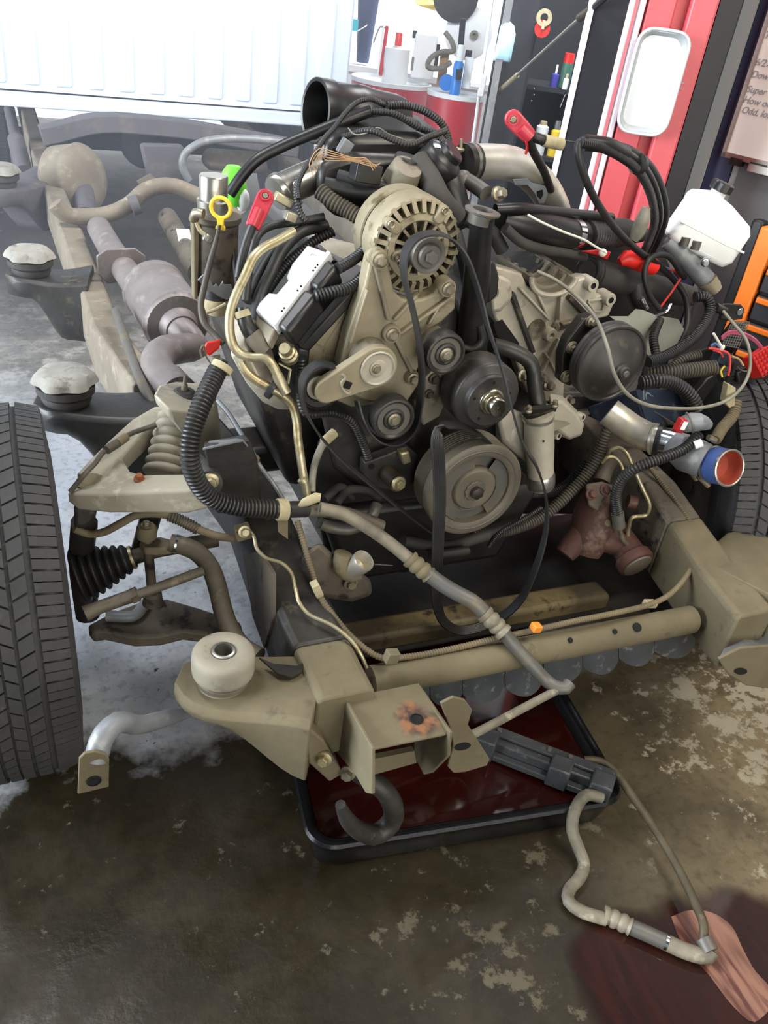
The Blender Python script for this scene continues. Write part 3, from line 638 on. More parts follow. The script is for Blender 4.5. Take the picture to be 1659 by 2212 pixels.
tabp = [(952, 1520), (980, 1506), (1005, 1513), (1020, 1534), (1011, 1566), (1058, 1640), (1052, 1654), (1005, 1668), (980, 1670), (967, 1656), (980, 1610), (972, 1572)]
tb_ = obj('tow_tab', G().prism([P(u, v, .88) for u, v in tabp], (0, .006, 0)), 'frame_dust', fr, bevel=.0015)
q = [P(999+18*math.cos(a), 1612+8*math.sin(a)-3*math.cos(a), .8795) for a in [2*PI*i/16 for i in range(16)]]; obj('slot', G().prism(q, (0, -.0008, 0)), 'dark_void', tb_)
obj('rail_foot', G().prism([P(u, v, .93) for u, v in ((652, 1560), (700, 1600), (742, 1672), (712, 1690), (668, 1650))], (0, .06, 0)), 'frame_dust', fr, bevel=.004)
for (u, v, r) in ((701, 1637, .0105), (752, 1668, .011)): obj('bolt', G().hexbolt(P(u, v, .925), r, (-.55, -.8, .2), .016), 'zinc' if u < 720 else 'bolt_steel', fr)
# ---- tow hook
hk = [P(u, v, y) for u, v, y in ((770, 1668, .93), (822, 1700, .90), (848, 1738, .89), (846, 1775, .89), (815, 1802, .885), (778, 1795, .88), (750, 1770, .88), (735, 1738, .88))]
obj('tow_hook', G().tube(hk, [.018, .020, .021, .021, .021, .019, .016, .010], 14), 'frame_dark', fr, label='curled dark steel tow hook')
# ---- body mounts
def shell(g, p, q, r0, r1, top0, top1, bot0, bot1, n=9, waist=.0, fast=1.):
    """stamped arm from the round mount seat at p to the rail at q"""
    p, q = V(p), V(q); d = (q-p); d.z = 0; L = d.length; d.normalize(); s = V((-d.y, d.x, 0)); rings = []
    for i in range(n):
        t = i/(n-1); c = p-d*r0+(d*(L+r0))*t
        # half width follows the round seat and then the rail flange
        x = (t*(L+r0)-r0); hw = math.sqrt(max(r0*r0-x*x, 0)) if x < 0 else r0
        e = min(1, max(0, x/L)); hw = hw if x < 0 else r0+(r1-r0)*e*e
        hw = max(hw, .35*r0); k = e*e*(3-2*e); zt_ = top0+(top1-top0)*k-waist*math.sin(PI*min(1, max(0, e))); kb = min(1, e*fast); kb = kb*kb*(3-2*kb); zb_ = bot0+(bot1-bot0)*kb
        rings.append([V((c.x, c.y, 0))+s*(a*hw)+V((0, 0, z)) for a, z in ((-.75, zb_), (.75, zb_), (.92, zb_+.02), (1, (zt_+zb_)/2), (1, zt_-.012), (.85, zt_), (-.85, zt_), (-1, zt_-.012), (-1, (zt_+zb_)/2), (-.92, zb_+.02))])
    return g.loft(rings)
mc = PZ(483, 1402, .548); mc = V((mc.x, mc.y, 0))
arm = obj('body_mount_arm', shell(G(), mc+V((0, 0, 0)), (.43, 1.0, 0), .084, .095, .468, .492, .42, .315, 12), 'frame_dust', fr, bevel=.004, ang=50)
z0 = .466
obj('mount_cushion', G().lathe([(.0, .0), (.046, 0), (.0475, .002), (.0475, .014), (.0455, .016), (.0455, .021), (.052, .024), (.0565, .030), (.0578, .038), (.0578, .062), (.0568, .070), (.0535, .0755), (.0490, .0780), (.040, .0790), (.026, .0793), (.0225, .077), (.021, .03), (0, .03)], (mc.x, mc.y, z0), (0, 0, 1), 40), 'grey_rubber', arm, label='grey rubber doughnut mount')
obj('cushion_band', G().lathe([(.0472, 0), (.0492, .002), (.0492, .010), (.0472, .012)], (mc.x, mc.y, z0+.006), (0, 0, 1), 40), 'pulley_dust', arm)
obj('steel_sleeve', G().lathe([(.0165, .0), (.0165, .0805), (.0205, .0802), (.0222, .0794), (.0232, .0)], (mc.x, mc.y, z0), (0, 0, 1), 28), 'alu_smooth', arm)
g = G().prism([PZ(u, v, .50) for u, v in ((560, 1420), (590, 1433), (640, 1438), (655, 1432), (652, 1452), (630, 1462), (600, 1455))], (0, 0, -.004)); obj('arm_flap', g, 'black_coat', fr)
mat('cap_rubber', '#7d7b74', .75, 0, '#9a978d', 9, .5, .35, .15, 60, '#5c5a55', 22, .3)
def mount(u, v, ztop, rail_pt, m_arm, s, drop, cap='cap_rubber', ang=.3):
    c = PZ(u, v, ztop); a = obj('body_mount_arm', shell(G(), (c.x, c.y, 0), rail_pt, .078*s, .10*s, ztop-.085*s, ztop-.075*s, ztop-.085*s-.07*s, ztop-drop, 14, .012, 1.9), m_arm, fr, bevel=.004, ang=50)
    obj('mount_cushion', G().lathe([(0, 0), (.058*s, 0), (.062*s, .01*s), (.060*s, .02*s), (.072*s, .03*s), (.072*s, .048*s), (0, .05*s)], (c.x, c.y, ztop-.087*s), (0, 0, 1), 28), 'dark_rubber', a)
    rs = []
    for h, k in ((.0, .80), (.008, .98), (.022, .90), (.034, .80), (.036, .5)):
        rs.append([V((c.x, c.y, ztop-.04*s+h*s))+V((math.cos(t), math.sin(t), 0))*(.078*s*k*(1+.09*math.cos(6*t+ang)*(1 if h < .03 else .3))) for t in [2*PI*i/36 for i in range(36)]])
    obj('mount_cap', G().loft(rs), cap, a, ang=60)
    return c
mount(138, 798, .675, (.36, 1.98, 0), 'black_coat', 1.0, .31)
mount(62, 533, .665, (.25, 3.05, 0), 'frame_dark', 1.05, .31, ang=.8)
mount(-4, 352, .67, (.24, 4.65, 0), 'underbody', 1.15, .34)
mrc = V((1.66, 1.13, 0)); a = obj('body_mount_arm', shell(G(), mrc, (1.49, 1.05, 0), .10, .11, .52, .515, .40, .315, 12), 'frame_dust', fr, bevel=.004, ang=50)
# ---- right bumper bracket
rb = [(1553, 1416), (1580, 1368), (1617, 1352), (1668, 1356), (1690, 1420), (1660, 1486), (1640, 1490), (1604, 1480), (1566, 1448)]
rbk = obj('bumper_bracket', G().prism([P(u, v, .90) for u, v in ((1553, 1424), (1600, 1400), (1700, 1392), (1700, 1470), (1660, 1488), (1612, 1482), (1572, 1455))], (0, .008, 0)), 'frame_dust', fr, bevel=.003, label='tan right bumper bracket plate with a slot')
obj('bracket_hood', G().loft([[P(u, v, y) for u, v in ((1553, 1422), (1602, 1400), (1700, 1392))]+[P(u, v, y)-V((0, 0, .008)) for u, v in ((1700, 1392), (1602, 1400), (1553, 1422))] for y in (.905,)] + [[P(u, v, 1.0) for u, v in ((1580, 1368), (1617, 1352), (1700, 1356))]+[P(u, v, 1.0)-V((0, 0, .008)) for u, v in ((1700, 1356), (1617, 1352), (1580, 1368))]]), 'shield_grey', rbk)
q = [P(1600+14*math.cos(t), 1450+7*math.sin(t), .8985) for t in [2*PI*i/16 for i in range(16)]]; obj('slot', G().prism(q, (0, -.0008, 0)), 'dark_void', rbk)
# ---- bent brace at the lower left, flattened at its foot
bp = [P(u, v, y) for u, v, y in ((425, 1532, 1.14), (370, 1548, 1.10), (300, 1566, 1.05), (252, 1562, 1.02), (222, 1592, 1.0), (207, 1640, .985))]
be = obj('bumper_brace', G().tube(bp, [.010, .0155, .017, .019, .020, .020], 16), 'shield_grey', fr, label='bent grey tube brace with flattened foot')
fp = [(171, 1640), (183, 1628), (205, 1624), (228, 1630), (236, 1640), (235, 1700), (168, 1716)]
fo = obj('brace_foot', G().prism([P(u, v, .97+.0002*(v-1640)) for u, v in fp], (0, .006, 0)), 'frame_dust', be, bevel=.0015)
c = P(203, 1687, .976); obj('foot_hole', G().lathe([(0, 0), (.0105, 0), (.0125, .001), (.0105, .0016)], c, (0, -1, 0), 20), 'dark_void', be)
# ---- shock tower
tw = obj('shock_tower', G().loft([[P(u, v, y) for u, v, y in r] for r in (
    ((332, 850, 1.60), (342, 832, 1.68), (375, 824, 1.74), (425, 826, 1.76), (460, 838, 1.74), (462, 872, 1.62), (425, 892, 1.56), (365, 885, 1.55)),
    ((338, 872, 1.60), (344, 850, 1.70), (378, 846, 1.74), (428, 850, 1.76), (468, 866, 1.74), (470, 905, 1.62), (430, 928, 1.57), (368, 905, 1.56)),
    ((398, 930, 1.62), (398, 920, 1.68), (410, 912, 1.72), (440, 910, 1.76), (478, 930, 1.74), (478, 975, 1.62), (450, 1000, 1.58), (412, 960, 1.59)))]), 'arm_dusty', fr, bevel=.006, ang=50)
s0 = P(398, 852, 1.65); obj('shock_seat', G().lathe([(0, 0), (.026, 0), (.027, .006), (.024, .012), (.021, .013), (.018, .017), (0, .018)], s0-V((0, 0, .006)), (.05, -.1, 1), 24), 'dark_rubber', tw)
obj('shock_stud', G().lathe([(0, 0), (.007, 0), (.007, .012), (.0045, .014), (.0045, .036), (0, .036)], s0+V((0, 0, .012)), (.08, -.1, 1), 12), 'frame_steel', tw)
# cross-frame box beside the rail (upper arm pivot bracket)
pb = obj('pivot_bracket', G().loft([[P(u, v, 1.36) for u, v in ((440, 965), (540, 948), (556, 992), (566, 1100), (470, 1110))], [P(u, v, 1.50) for u, v in ((440, 955), (530, 938), (545, 980), (560, 1080), (470, 1090))]]), 'black_coat', fr, bevel=.004)
obj('bracket_lid', G().prism([P(u, v, y) for u, v, y in ((438, 968, 1.35), (525, 948, 1.35), (536, 962, 1.35), (500, 945, 1.50), (452, 952, 1.50))], (0, 0, -.005)), 'shield_grey', fr, bevel=.001)
# inner liner flap hanging below the left rail
obj('rail_gusset', G().prism([PX(u, v, .395) for u, v in ((525, 1200), (560, 1190), (590, 1240), (590, 1330), (570, 1400), (545, 1330))], (.006, 0, 0)), 'frame_steel', fr)
# ---- rear: humped tube cross member, arch under the bed
obj('cross_tube', G().tube([P(u, v, 3.75) for u, v in ((118, 440), (142, 463), (228, 464), (278, 443), (316, 411), (367, 401), (430, 424), (520, 470), (620, 470))], .034, 14), 'rail_dusty', fr, label='humped tube running across under the frame')
obj('arched_cross_member', G().sweep(crom([P(u, v, 5.0) for u, v in ((88, 292), (130, 284), (180, 270), (230, 264), (300, 268), (400, 278), (470, 290), (640, 320))], .08), [(-.045, -.06), (.045, -.06), (.045, .06), (-.045, .06)]), 'underbody', fr, bevel=.008)
obj('tube_clamp', G().tube([P(283, 446, 3.7), P(300, 440, 3.7)], .04, 14), 'underbody', fr)
# ------------------------------------------------------------------ parts slung under the rear
ft_ = thing('fuel_tank', 'dusty grey fuel tank slung under the bed behind the arched cross member', 'tank', P(470, 400, 5.2))
obj('tank_body', G().loft([[P(u, v, y) for u, v in ((445, 318), (560, 328), (578, 350), (578, 376), (450, 368), (432, 345))] for y in (5.05, 6.0)]), 'rail_dusty', ft_, bevel=.03)
obj('tank_strap', G().loft([[P(u, v, y) for u, v in ((300, 308), (392, 310), (400, 325), (398, 395), (350, 410), (318, 385))] for y in (4.9, 5.15)]), 'underbody', ft_, bevel=.02)
obj('tank_shield', G().prism([P(u, v, 4.8) for u, v in ((296, 392), (326, 376), (342, 392), (310, 410))], (0, .02, 0)), 'rail_dusty', ft_)
solo('filler_hose', G().tube([P(u, v, 4.75) for u, v in ((408, 390), (394, 360), (398, 335), (430, 310), (480, 300), (540, 300), (610, 306))], .021, 12), 'shield_grey', 'grey hose looping down in front of the fuel tank', 'hose')
mf = thing('muffler', 'round dusty muffler end lying under the bed inside the frame rail', 'muffler', P(180, 450, 4.4))
mo = P(178, 386, 4.5); max_ = V((.72, -.66, .2)).normalized()
rM = pxm(70, mo); obj('drum_body', G().lathe([(0, -.16), (rM*.8, -.16), (rM*.97, -.13), (rM, -.02), (rM*1.03, 0), (rM*1.0, .012), (rM*.86, .04), (rM*.5, .055), (0, .05)], mo, max_, 36), 'rail_dusty', mf)
obj('tail_pipe', G().tube([P(185, 470, 4.1), P(183, 432, 4.35), P(180, 415, 4.45)], .05, 14), 'underbody', mf)
bmp = thing('rear_bumper', 'dark rear bumper added to close the bright gap under the pickup bed', 'bumper', (.95, 7.75, .35)); obj('bumper_bar', G().beam((-.05, 7.75, .62), (1.97, 7.75, .62), .12, .46), 'underbody_dark', bmp, bevel=.02)  # added tall dark bar that darkens the gap under the bed
# rear wheels and axle, mostly hidden
ax = thing('rear_axle', 'dark rear axle tube under the bed', 'axle', (.95, 6.4, .3)); obj('axle_tube', G().tube([(-.1, 6.4, .4), (.95, 6.4, .4), (2.0, 6.4, .4)], .06, 14, step=.3), 'underbody_dark', ax); obj('differential', G().ball((.95, 6.4, .4), .17, 18), 'underbody_dark', ax)
lf = thing('shock_absorber', 'dusty rear shock absorber leaning beside the rail below the bed', 'shock absorber', P(55, 370, 5.1)); obj('body', G().tube([P(52, 370, 5.1), P(34, 300, 5.3)], .045, 12, step=.1), 'underbody', lf); obj('rod', G().tube([P(34, 300, 5.3), P(20, 235, 5.45)], .03, 10, step=.1), 'underbody', lf)
# ------------------------------------------------------------------ exhaust with catalytic converter
ex = thing('exhaust', 'grey exhaust pipe with fat round catalytic converter inside the left rail', 'exhaust', P(340, 760, 2.5))
obj('front_pipe', G().tube([P(u, v, y) for u, v, y in ((214, 493, 3.55), (232, 525, 3.35), (262, 572, 3.1), (300, 628, 2.85))], .047, 18), 'exhaust', ex)
fc = P(263, 572, 3.05); fd = (P(262, 572, 3.1)-P(300, 628, 2.85)).normalized()
fg_ = G(); ss = fd.cross(V((0, 0, 1))).normalized(); uu = ss.cross(fd)
obj('flange', G().prism([fc+ss*(a*.085)+uu*(b*.06) for a, b in ((-1, .55), (-.6, .95), (.6, .95), (1, .5), (1, -.3), (.7, -.95), (-.6, -1.15), (-1, -.5))], fd*.012), 'exhaust', ex, bevel=.003)
c0, c1 = P(334, 628, 2.76), P(383, 700, 2.50); cdv = (c1-c0); CL = cdv.length; cdv.normalize()
R_ = .104
obj('converter', G().lathe([(.05, -.07), (.06, -.045), (.085, -.02), (R_*1.0, -.004), (R_*1.03, 0), (R_*1.03, .018), (R_*.99, .022), (R_*.99, CL-.022), (R_*1.02, CL-.018), (R_*1.02, CL-.004), (R_*.98, CL), (R_*.93, CL+.008), (.062, CL+.014), (.055, CL+.022), (.050, CL+.05), (0, CL+.05)], c0, cdv, 40), 'exhaust', ex)
e0 = c1+cdv*.03
obj('rear_bend', G().tube([e0-cdv*.03, e0+cdv*.02]+[P(u, v, y) for u, v, y in ((420, 745, 2.42), (395, 752, 2.34), (352, 760, 2.28), (338, 785, 2.2), (352, 815, 2.12), (372, 840, 2.05), (400, 880, 1.98))], .045, 18), 'exhaust', ex)
pipe = P(388, 830, 2.06); obj('joint_sleeve', G().tube([P(362, 822, 2.10), P(388, 850, 2.02)], .050, 18), 'exhaust', ex)
# propeller shaft and torsion rod
ds = thing('drive_shaft', 'brown drive shaft with a white label, right of the catalytic converter', 'drive shaft', P(400, 545, 3.2))
obj('shaft_tube', G().tube([P(u, v, y) for u, v, y in ((362, 470, 3.7), (385, 510, 3.45), (430, 590, 3.0))], .042, 16, step=.1), 'frame_steel', ds)
q = P(399, 521, 3.33); obj('label', G().box(q+V((-.008, -.03, .03)), (.05, .06, .004), Matrix.Rotation(.7, 3, 'X')), 'wall_white', ds)
solo('torsion_rod', G().tube([P(u, v, y) for u, v, y in ((250, 672, 2.62), (275, 745, 2.36), (312, 838, 2.08), (335, 880, 2.0))], .014, 12), 'pulley_grey', 'thin grey rod running inside the left frame rail', 'rod')
# ------------------------------------------------------------------ wheels
def wheel(c, R, wd, steer, lab, flip=1, nm='front_wheel'):
    c = V(c); a = V((math.cos(steer), math.sin(steer), 0)); f = V((math.sin(steer), -math.cos(steer), 0))   # axle and heading (towards the front)
    o = thing(nm, lab, 'wheel', (c.x, c.y, 0))
    hw = wd/2
    pr = [(.20, -hw*.78), (.215, -hw*.9), (.26, -hw*.99), (.31, -hw*1.0), (.345, -hw*.97), (R-.030, -hw*.96), (R-.017, -hw*.89), (R-.009, -hw*.78)]
    pr = pr+[(R-.009, 0)]+[(r, -h) for r, h in pr[::-1]]
    ti = obj('tire', G().lathe(pr, c, a, 96), 'tire_rubber', o)
    def pt(th, r, x): return c+f*(r*math.cos(th))+V((0, 0, r*math.sin(th)))+a*x
    g = G(); rows = [(-.97, -.58, 60, .012), (-.48, -.26, 72, -.03), (-.20, -.02, 72, .03), (.02, .20, 72, -.03), (.26, .48, 72, .03), (.58, .97, 60, -.012)]
    for x0, x1, n, sl in rows:
        for k in range(n):
            for h0, h1 in ((.04, .46), (.51, .93)) if n < 70 else ((.03, .9),):
                t0, t1 = 2*PI*(k+h0)/n, 2*PI*(k+h1)/n; vs = []
                for r in (-.011, .0):
                    for x, t in ((x0, t0), (x1, t0+sl), (x1, t1+sl), (x0, t1)):
                        drop = .010*max(0, abs(x)-.62)/.35*(1 if abs(x) > .62 else 0); ww = hw*.95
                        rr = R+r-drop*(1.1 if abs(x) > .9 else 1); vs.append(pt(t, rr, x*ww*(1.02 if abs(x) > .9 and r < 0 else 1)))
                g.add(vs, [(3, 2, 1, 0), (4, 5, 6, 7), (0, 1, 5, 4), (1, 2, 6, 5), (2, 3, 7, 6), (3, 0, 4, 7)])
    obj('tread', g, 'tire_rubber', ti, kind='stuff')
    obj('sidewall_ring', G().lathe([(.285, -hw*1.0), (.292, -hw*1.018), (.30, -hw*1.0)], c, a, 64).lathe([(.285, hw*1.0), (.292, hw*1.018), (.30, hw*1.0)], c, a, 64), 'tire_rubber', ti)
    obj('rim', G().lathe([(.0, -.03), (.07, -.035), (.16, -.02), (.185, -hw*.7), (.20, -hw*.8), (.212, -hw*.86), (.212, -hw*.82), (.195, -hw*.7), (.19, 0), (.195, hw*.7), (.212, hw*.82), (.20, hw*.8), (.16, .04), (.07, .055), (0, .06)], c, a, 48), 'pulley_grey', o)
    obj('brake_disc', G().lathe([(0, -.02), (.165, -.02), (.165, .01), (0, .01)], c+a*(hw*.55*flip), a, 40), 'frame_steel', o)
    return o
wheel((-.098, 1.535, .40), .398, .245, 0.0, 'black front tire on the left beside the tan control arm', 1)
wheel((1.872, 1.50, .40), .398, .245, math.radians(-24), 'black front tire on the right behind the open intake pipe', -1)
wheel((-.06, 6.4, .40), .398, .245, 0.0, 'dark rear tire half hidden below the left end of the pickup bed', 1, 'truck_tire')
wheel((1.97, 6.4, .40), .398, .245, 0.0, 'dark rear tire under the right end of the pickup bed', -1, 'truck_tire')
# ------------------------------------------------------------------ left front suspension
ca_ = thing('upper_control_arm', 'tan dusty V-shaped upper control arm beside the ribbed shock boot', 'control arm', P(190, 1045, 1.52))
def legarm(pts, g=None):
    """pts: (point, width, height) stations of a pressed-steel leg"""
    g = g or G(); rings = []
    for i, (p, w_, h_) in enumerate(pts):
        q = pts[min(i+1, len(pts)-1)][0]-pts[max(i-1, 0)][0]; q.z = 0; q.normalize(); s = V((-q.y, q.x, 0))
        rings.append([p+s*(x*w_/2)+V((0, 0, z*h_)) for x, z in ((-1, -.95), (-.9, -1), (.9, -1), (1, -.95), (1, -.1), (.86, 0), (-.86, 0), (-1, -.1))])
    return g.loft(rings)
bj = P(192, 1040, 1.50)
fleg = [(P(163, 1052, 1.50), .05, .022), (P(190, 1046, 1.48), .075, .04), (P(255, 1046, 1.44), .075, .046), (P(330, 1042, 1.40), .07, .05), (P(410, 1040, 1.37), .065, .055), (P(462, 1030, 1.35), .055, .055)]
obj('front_leg', legarm(fleg), 'arm_dusty', ca_, bevel=.004, ang=45)
rleg = [(P(196, 1028, 1.51), .06, .03), (P(220, 1000, 1.55), .06, .04), (P(258, 958, 1.60), .055, .045), (P(305, 912, 1.66), .05, .05), (P(350, 885, 1.71), .05, .05), (P(400, 880, 1.76), .05, .05)]
obj('rear_leg', legarm(rleg), 'arm_dusty', ca_, bevel=.004, ang=45)
obj('web', G().prism([P(u, v, y)+V((0, 0, -.004)) for u, v, y in ((188, 1042, 1.5), (222, 998, 1.56), (245, 975, 1.58), (262, 985, 1.56), (280, 1016, 1.5), (330, 1030, 1.43), (300, 1046, 1.42))], (0, 0, -.006)), 'arm_dusty', ca_)
obj('ball_joint', G().lathe([(0, -.05), (.022, -.05), (.026, -.004), (.028, .003), (.022, .006), (.018, .010), (0, .011)], P(196, 1044, 1.49)+V((0, 0, .002)), (0, -.1, 1), 24), 'frame_dust', ca_)
obj('bolt', G().hexbolt(P(301, 1036, 1.43), .0075, (0, -.25, 1), .012), 'rust', ca_)
obj('bushing', G().tube([P(452, 1045, 1.33), P(446, 1020, 1.40)], .026, 16), 'dark_rubber', ca_)
obj('pivot_bolt', G().hexbolt(P(455, 1038, 1.325), .011, (-.1, -1, .1), .015), 'zinc', ca_)
kn = thing('steering_knuckle', 'dark steering knuckle between the left tire and the control arm', 'knuckle', P(190, 1120, 1.53))
obj('knuckle_body', G().loft([[P(u, v, y) for u, v in ((160, 1085), (212, 1090), (205, 1125), (185, 1140), (160, 1140))] for y in (1.46, 1.58)]), 'frame_dark', kn, bevel=.008)
obj('upright', G().tube([P(182, 1130, 1.52), P(176, 1220, 1.60), P(190, 1330, 1.6)], .028, 12), 'black_coat', kn)
bt_ = thing('shock_absorber', 'ribbed grey rubber shock boot standing under the left shock tower', 'shock absorber', P(352, 1025, 1.55))
b0, b1 = P(355, 1030, 1.54), P(385, 876, 1.66); bd = (b1-b0); BL = bd.length; bd.normalize()
pr = [(0, -.0)]; nr = 8
for i in range(nr):
    r0 = .048-.012*i/nr
    for k in range(8):
        t = k/8; pr.append((r0*(.80+.20*max(0., math.sin(PI*t))**.8), BL*(i+t)/nr))
pr += [(.028, BL), (0, BL)]
obj('boot', G().lathe(pr, b0, bd, 36), 'grey_rubber', bt_, ang=50)
obj('lower_body', G().tube([P(347, 1030, 1.60), P(330, 1100, 1.61), P(306, 1185, 1.62)], .024, 14, step=.05), 'black_coat', bt_)
ar = solo('wheel_sensor_wire', G().tube([P(u, v, y) for u, v, y in ((152, 1062, 1.47), (166, 1045, 1.47), (185, 1022, 1.47), (206, 1000, 1.50), (222, 978, 1.53), (246, 962, 1.55), (280, 938, 1.58), (310, 927, 1.6), (338, 918, 1.6))], .0055, 8), 'loom_dusty', 'thin wire clipped along the left control arm', 'wire')
obj('sleeve', G().tube([P(230, 972, 1.53), P(252, 958, 1.55)], .0095, 10), 'loom_dusty', ar); obj('sleeve', G().tube([P(254, 957, 1.55), P(272, 944, 1.57)], .0095, 10), 'loom_tan', ar)
sb = thing('stabilizer_bar', 'thick bent grey stabilizer bar behind the grey doughnut mount', 'stabilizer bar', P(470, 1260, 1.3))
obj('bar', G().tube([P(u, v, y) for u, v, y in ((368, 1172, 1.46), (392, 1178, 1.45), (425, 1192, 1.43), (452, 1222, 1.40), (468, 1262, 1.36), (482, 1320, 1.30), (497, 1360, 1.26), (520, 1395, 1.22), (560, 1420, 1.18))], [.019, .0205, .0205, .0205, .0205, .0205, .0205, .0205, .0205], 16), 'bar_grey', sb)
obj('bar_eye', G().loft([[P(u, v, y) for u, v, y in ((300, 1170, 1.49), (318, 1160, 1.51), (350, 1160, 1.5), (374, 1164, 1.47), (374, 1182, 1.45), (345, 1186, 1.45), (312, 1184, 1.46))], [P(u, v, y)-V((0, 0, .02)) for u, v, y in ((300, 1170, 1.49), (318, 1160, 1.51), (350, 1160, 1.5), (374, 1164, 1.47), (374, 1182, 1.45), (345, 1186, 1.45), (312, 1184, 1.46))]]), 'frame_dust', sb, bevel=.005)
l0 = P(317, 1156, 1.485); l1 = P(330, 1292, 1.485)
obj('link_rod', G().tube([l0, l1], .011, 12), 'frame_steel', sb)
obj('link_bushing', G().lathe([(0, -.012), (.021, -.012), (.022, .0), (.021, .012), (.017, .017), (0, .017)], l0+V((0, 0, .008)), (0, 0, 1), 20), 'frame_dust', sb); obj('link_bushing', G().lathe([(0, -.016), (.024, -.014), (.021, 0), (.021, .012), (.014, .018), (0, .018)], l1, (0, 0, 1), 20), 'frame_steel', sb)
obj('link_nut', G().hexbolt(l0+V((0, 0, .024)), .008, (0, 0, 1), .01), 'bolt_steel', sb)
obj('band', G().tube([P(376, 1174, 1.457), P(384, 1176, 1.455)], .0215, 16), 'chrome', sb)
cv = thing('axle_shaft', 'black pleated rubber axle boot behind the left tire', 'axle', P(230, 1220, 1.55))
v0, v1 = P(165, 1246, 1.55), P(288, 1203, 1.55); vd = v1-v0; VL = vd.length; vd.normalize(); pr = []
for i in range(7):
    R0 = .066-.036*(i/7)**1.1
    for k in range(6): t = k/6; pr.append((R0*(.84+.16*math.sin(PI*t)), VL*(.0+.92*(i+t)/7)))
pr += [(.026, VL*.93), (.0245, VL*1.02)]
obj('boot', G().lathe(pr, v0, vd, 36), 'black_rubber', cv, ang=55)
obj('boot_clamp', G().lathe([(.0255, VL*.95), (.0275, VL*.952), (.0275, VL*1.0), (.0255, VL*1.002)], v0, vd, 28), 'zinc', cv)
obj('half_shaft', G().tube([v0+vd*(VL*.9), v0+vd*(VL*1.2), P(470, 1165, 1.55)], .018, 14, step=.06), 'frame_steel', cv)
tr = thing('tie_rod', 'grey steel tie rod running from the left tire toward the frame', 'tie rod', P(290, 1285, 1.36))
obj('rod', G().tube([P(286, 1288, 1.37), P(360, 1262, 1.37), P(440, 1232, 1.37)], .0105, 14, step=.06), 'bar_grey', tr)
obj('sleeve', G().tube([P(183, 1326, 1.36), P(215, 1312, 1.365), P(288, 1286, 1.37)], [.017, .014, .0145], 14), 'frame_steel', tr); obj('sleeve_nut', G().tube([P(283, 1289, 1.37), P(298, 1282, 1.37)], .017, 6), 'frame_steel', tr)
bh = thing('brake_hose', 'brown rubber brake hose from the left tire to the frame clip', 'hose', P(350, 1110, 1.45))
obj('hose', G().tube([P(u, v, y) for u, v, y in ((160, 1142, 1.5), (190, 1153, 1.5), (222, 1150, 1.48), (258, 1132, 1.46), (298, 1112, 1.45), (345, 1110, 1.44), (370, 1116, 1.43), (425, 1142, 1.40), (470, 1158, 1.38), (508, 1163, 1.36))], .0085, 12), 'loom_tan', bh)
obj('hose_guard', G().tube([P(365, 1114, 1.43), P(395, 1126, 1.42), P(428, 1144, 1.40)], .0125, 12, corr=.006), 'loom_dusty', bh)
obj('clip', G().box(P(524, 1149, 1.335), (.032, .02, .032), Matrix.Rotation(-.2, 3, 'Y')), 'frame_dust', bh, bevel=.003); obj('clip_bolt', G().hexbolt(P(527, 1148, 1.32), .009, (.1, -1, .3), .010), 'zinc', bh)
la = thing('lower_control_arm', 'broad dark oily lower control arm low behind the tie rod', 'control arm', PZ(340, 1340, .2))
pl = [(188, 1350), (240, 1322), (300, 1300), (360, 1292), (430, 1312), (520, 1342), (530, 1385), (470, 1372), (395, 1362), (345, 1374), (290, 1376), (225, 1362), (200, 1366)]
obj('arm_plate', G().prism([PZ(u, v, .21) for u, v in pl], (0, 0, -.035)), 'frame_steel', la, bevel=.008)
obj('arm_rib', G().tube([PZ(u, v, .225) for u, v in ((230, 1330), (290, 1330), (318, 1300), (350, 1292))], .014, 10), 'shield_grey', la)
# ------------------------------------------------------------------ drain pan and what lies in it
A, B = PZ(672, 1838, .10), PZ(1358, 1728, .10); dx = (B-A); dx.z = 0; PWid = dx.length; dx.normalize(); dyv = V((-dx.y, dx.x, 0)); PLen = .80
pan = thing('drain_pan', 'wide shallow black oil drain pan on the floor under the engine', 'pan', A+dx*PWid/2)
def pring(inset, z, r): return [V((A.x, A.y, z))+dx*(PWid/2+x)+dyv*(PLen/2+y) for x, y in rpoly(0, 0, PWid-2*inset, PLen-2*inset, r, 6)]
rs = [pring(.055, .004, .03), pring(.022, .004, .045), pring(.012, .050, .05), pring(.002, .088, .06), pring(-.004, .096, .062), pring(.0, .104, .06), pring(.010, .105, .055), pring(.020, .098, .05), pring(.042, .018, .035), pring(.055, .014, .03)]
g = G().loft(rs, cap=False); n = len(rs[0]); g.add(rs[-1], [tuple(range(n))]); g.add(rs[0], [tuple(range(n))[::-1]])
obj('pan_shell', g, 'pan_black', pan, ang=50)
o_ = pring(.0285, .072, .044); obj('waste_oil', G().add(o_, [tuple(range(len(o_)))]), 'oil_red', pan, kind='stuff', label='dark red waste fluid')
rk = thing('radiator_bracket', 'grimy black channel-shaped bar lying across the drain pan', 'bar', PZ(1180, 1650, .05))
ra, rb_ = PZ(1042, 1598, .095), PZ(1318, 1704, .11)
obj('channel', G().beam(ra, rb_, .028, .040), 'radiator_black', rk, bevel=.004)
rd_ = (rb_-ra).normalized(); rsd = rd_.cross(V((0, 0, 1)))
obj('top_lip', G().beam(ra+V((0, 0, .026))+rsd*-.018, rb_+V((0, 0, .026))+rsd*-.018, .028, .008), 'radiator_black', rk, bevel=.002)
obj('lower_lip', G().beam(ra+rsd*.024+V((0, 0, -.012)), rb_+rsd*.024+V((0, 0, -.012)), .018, .016), 'radiator_black', rk, bevel=.002)
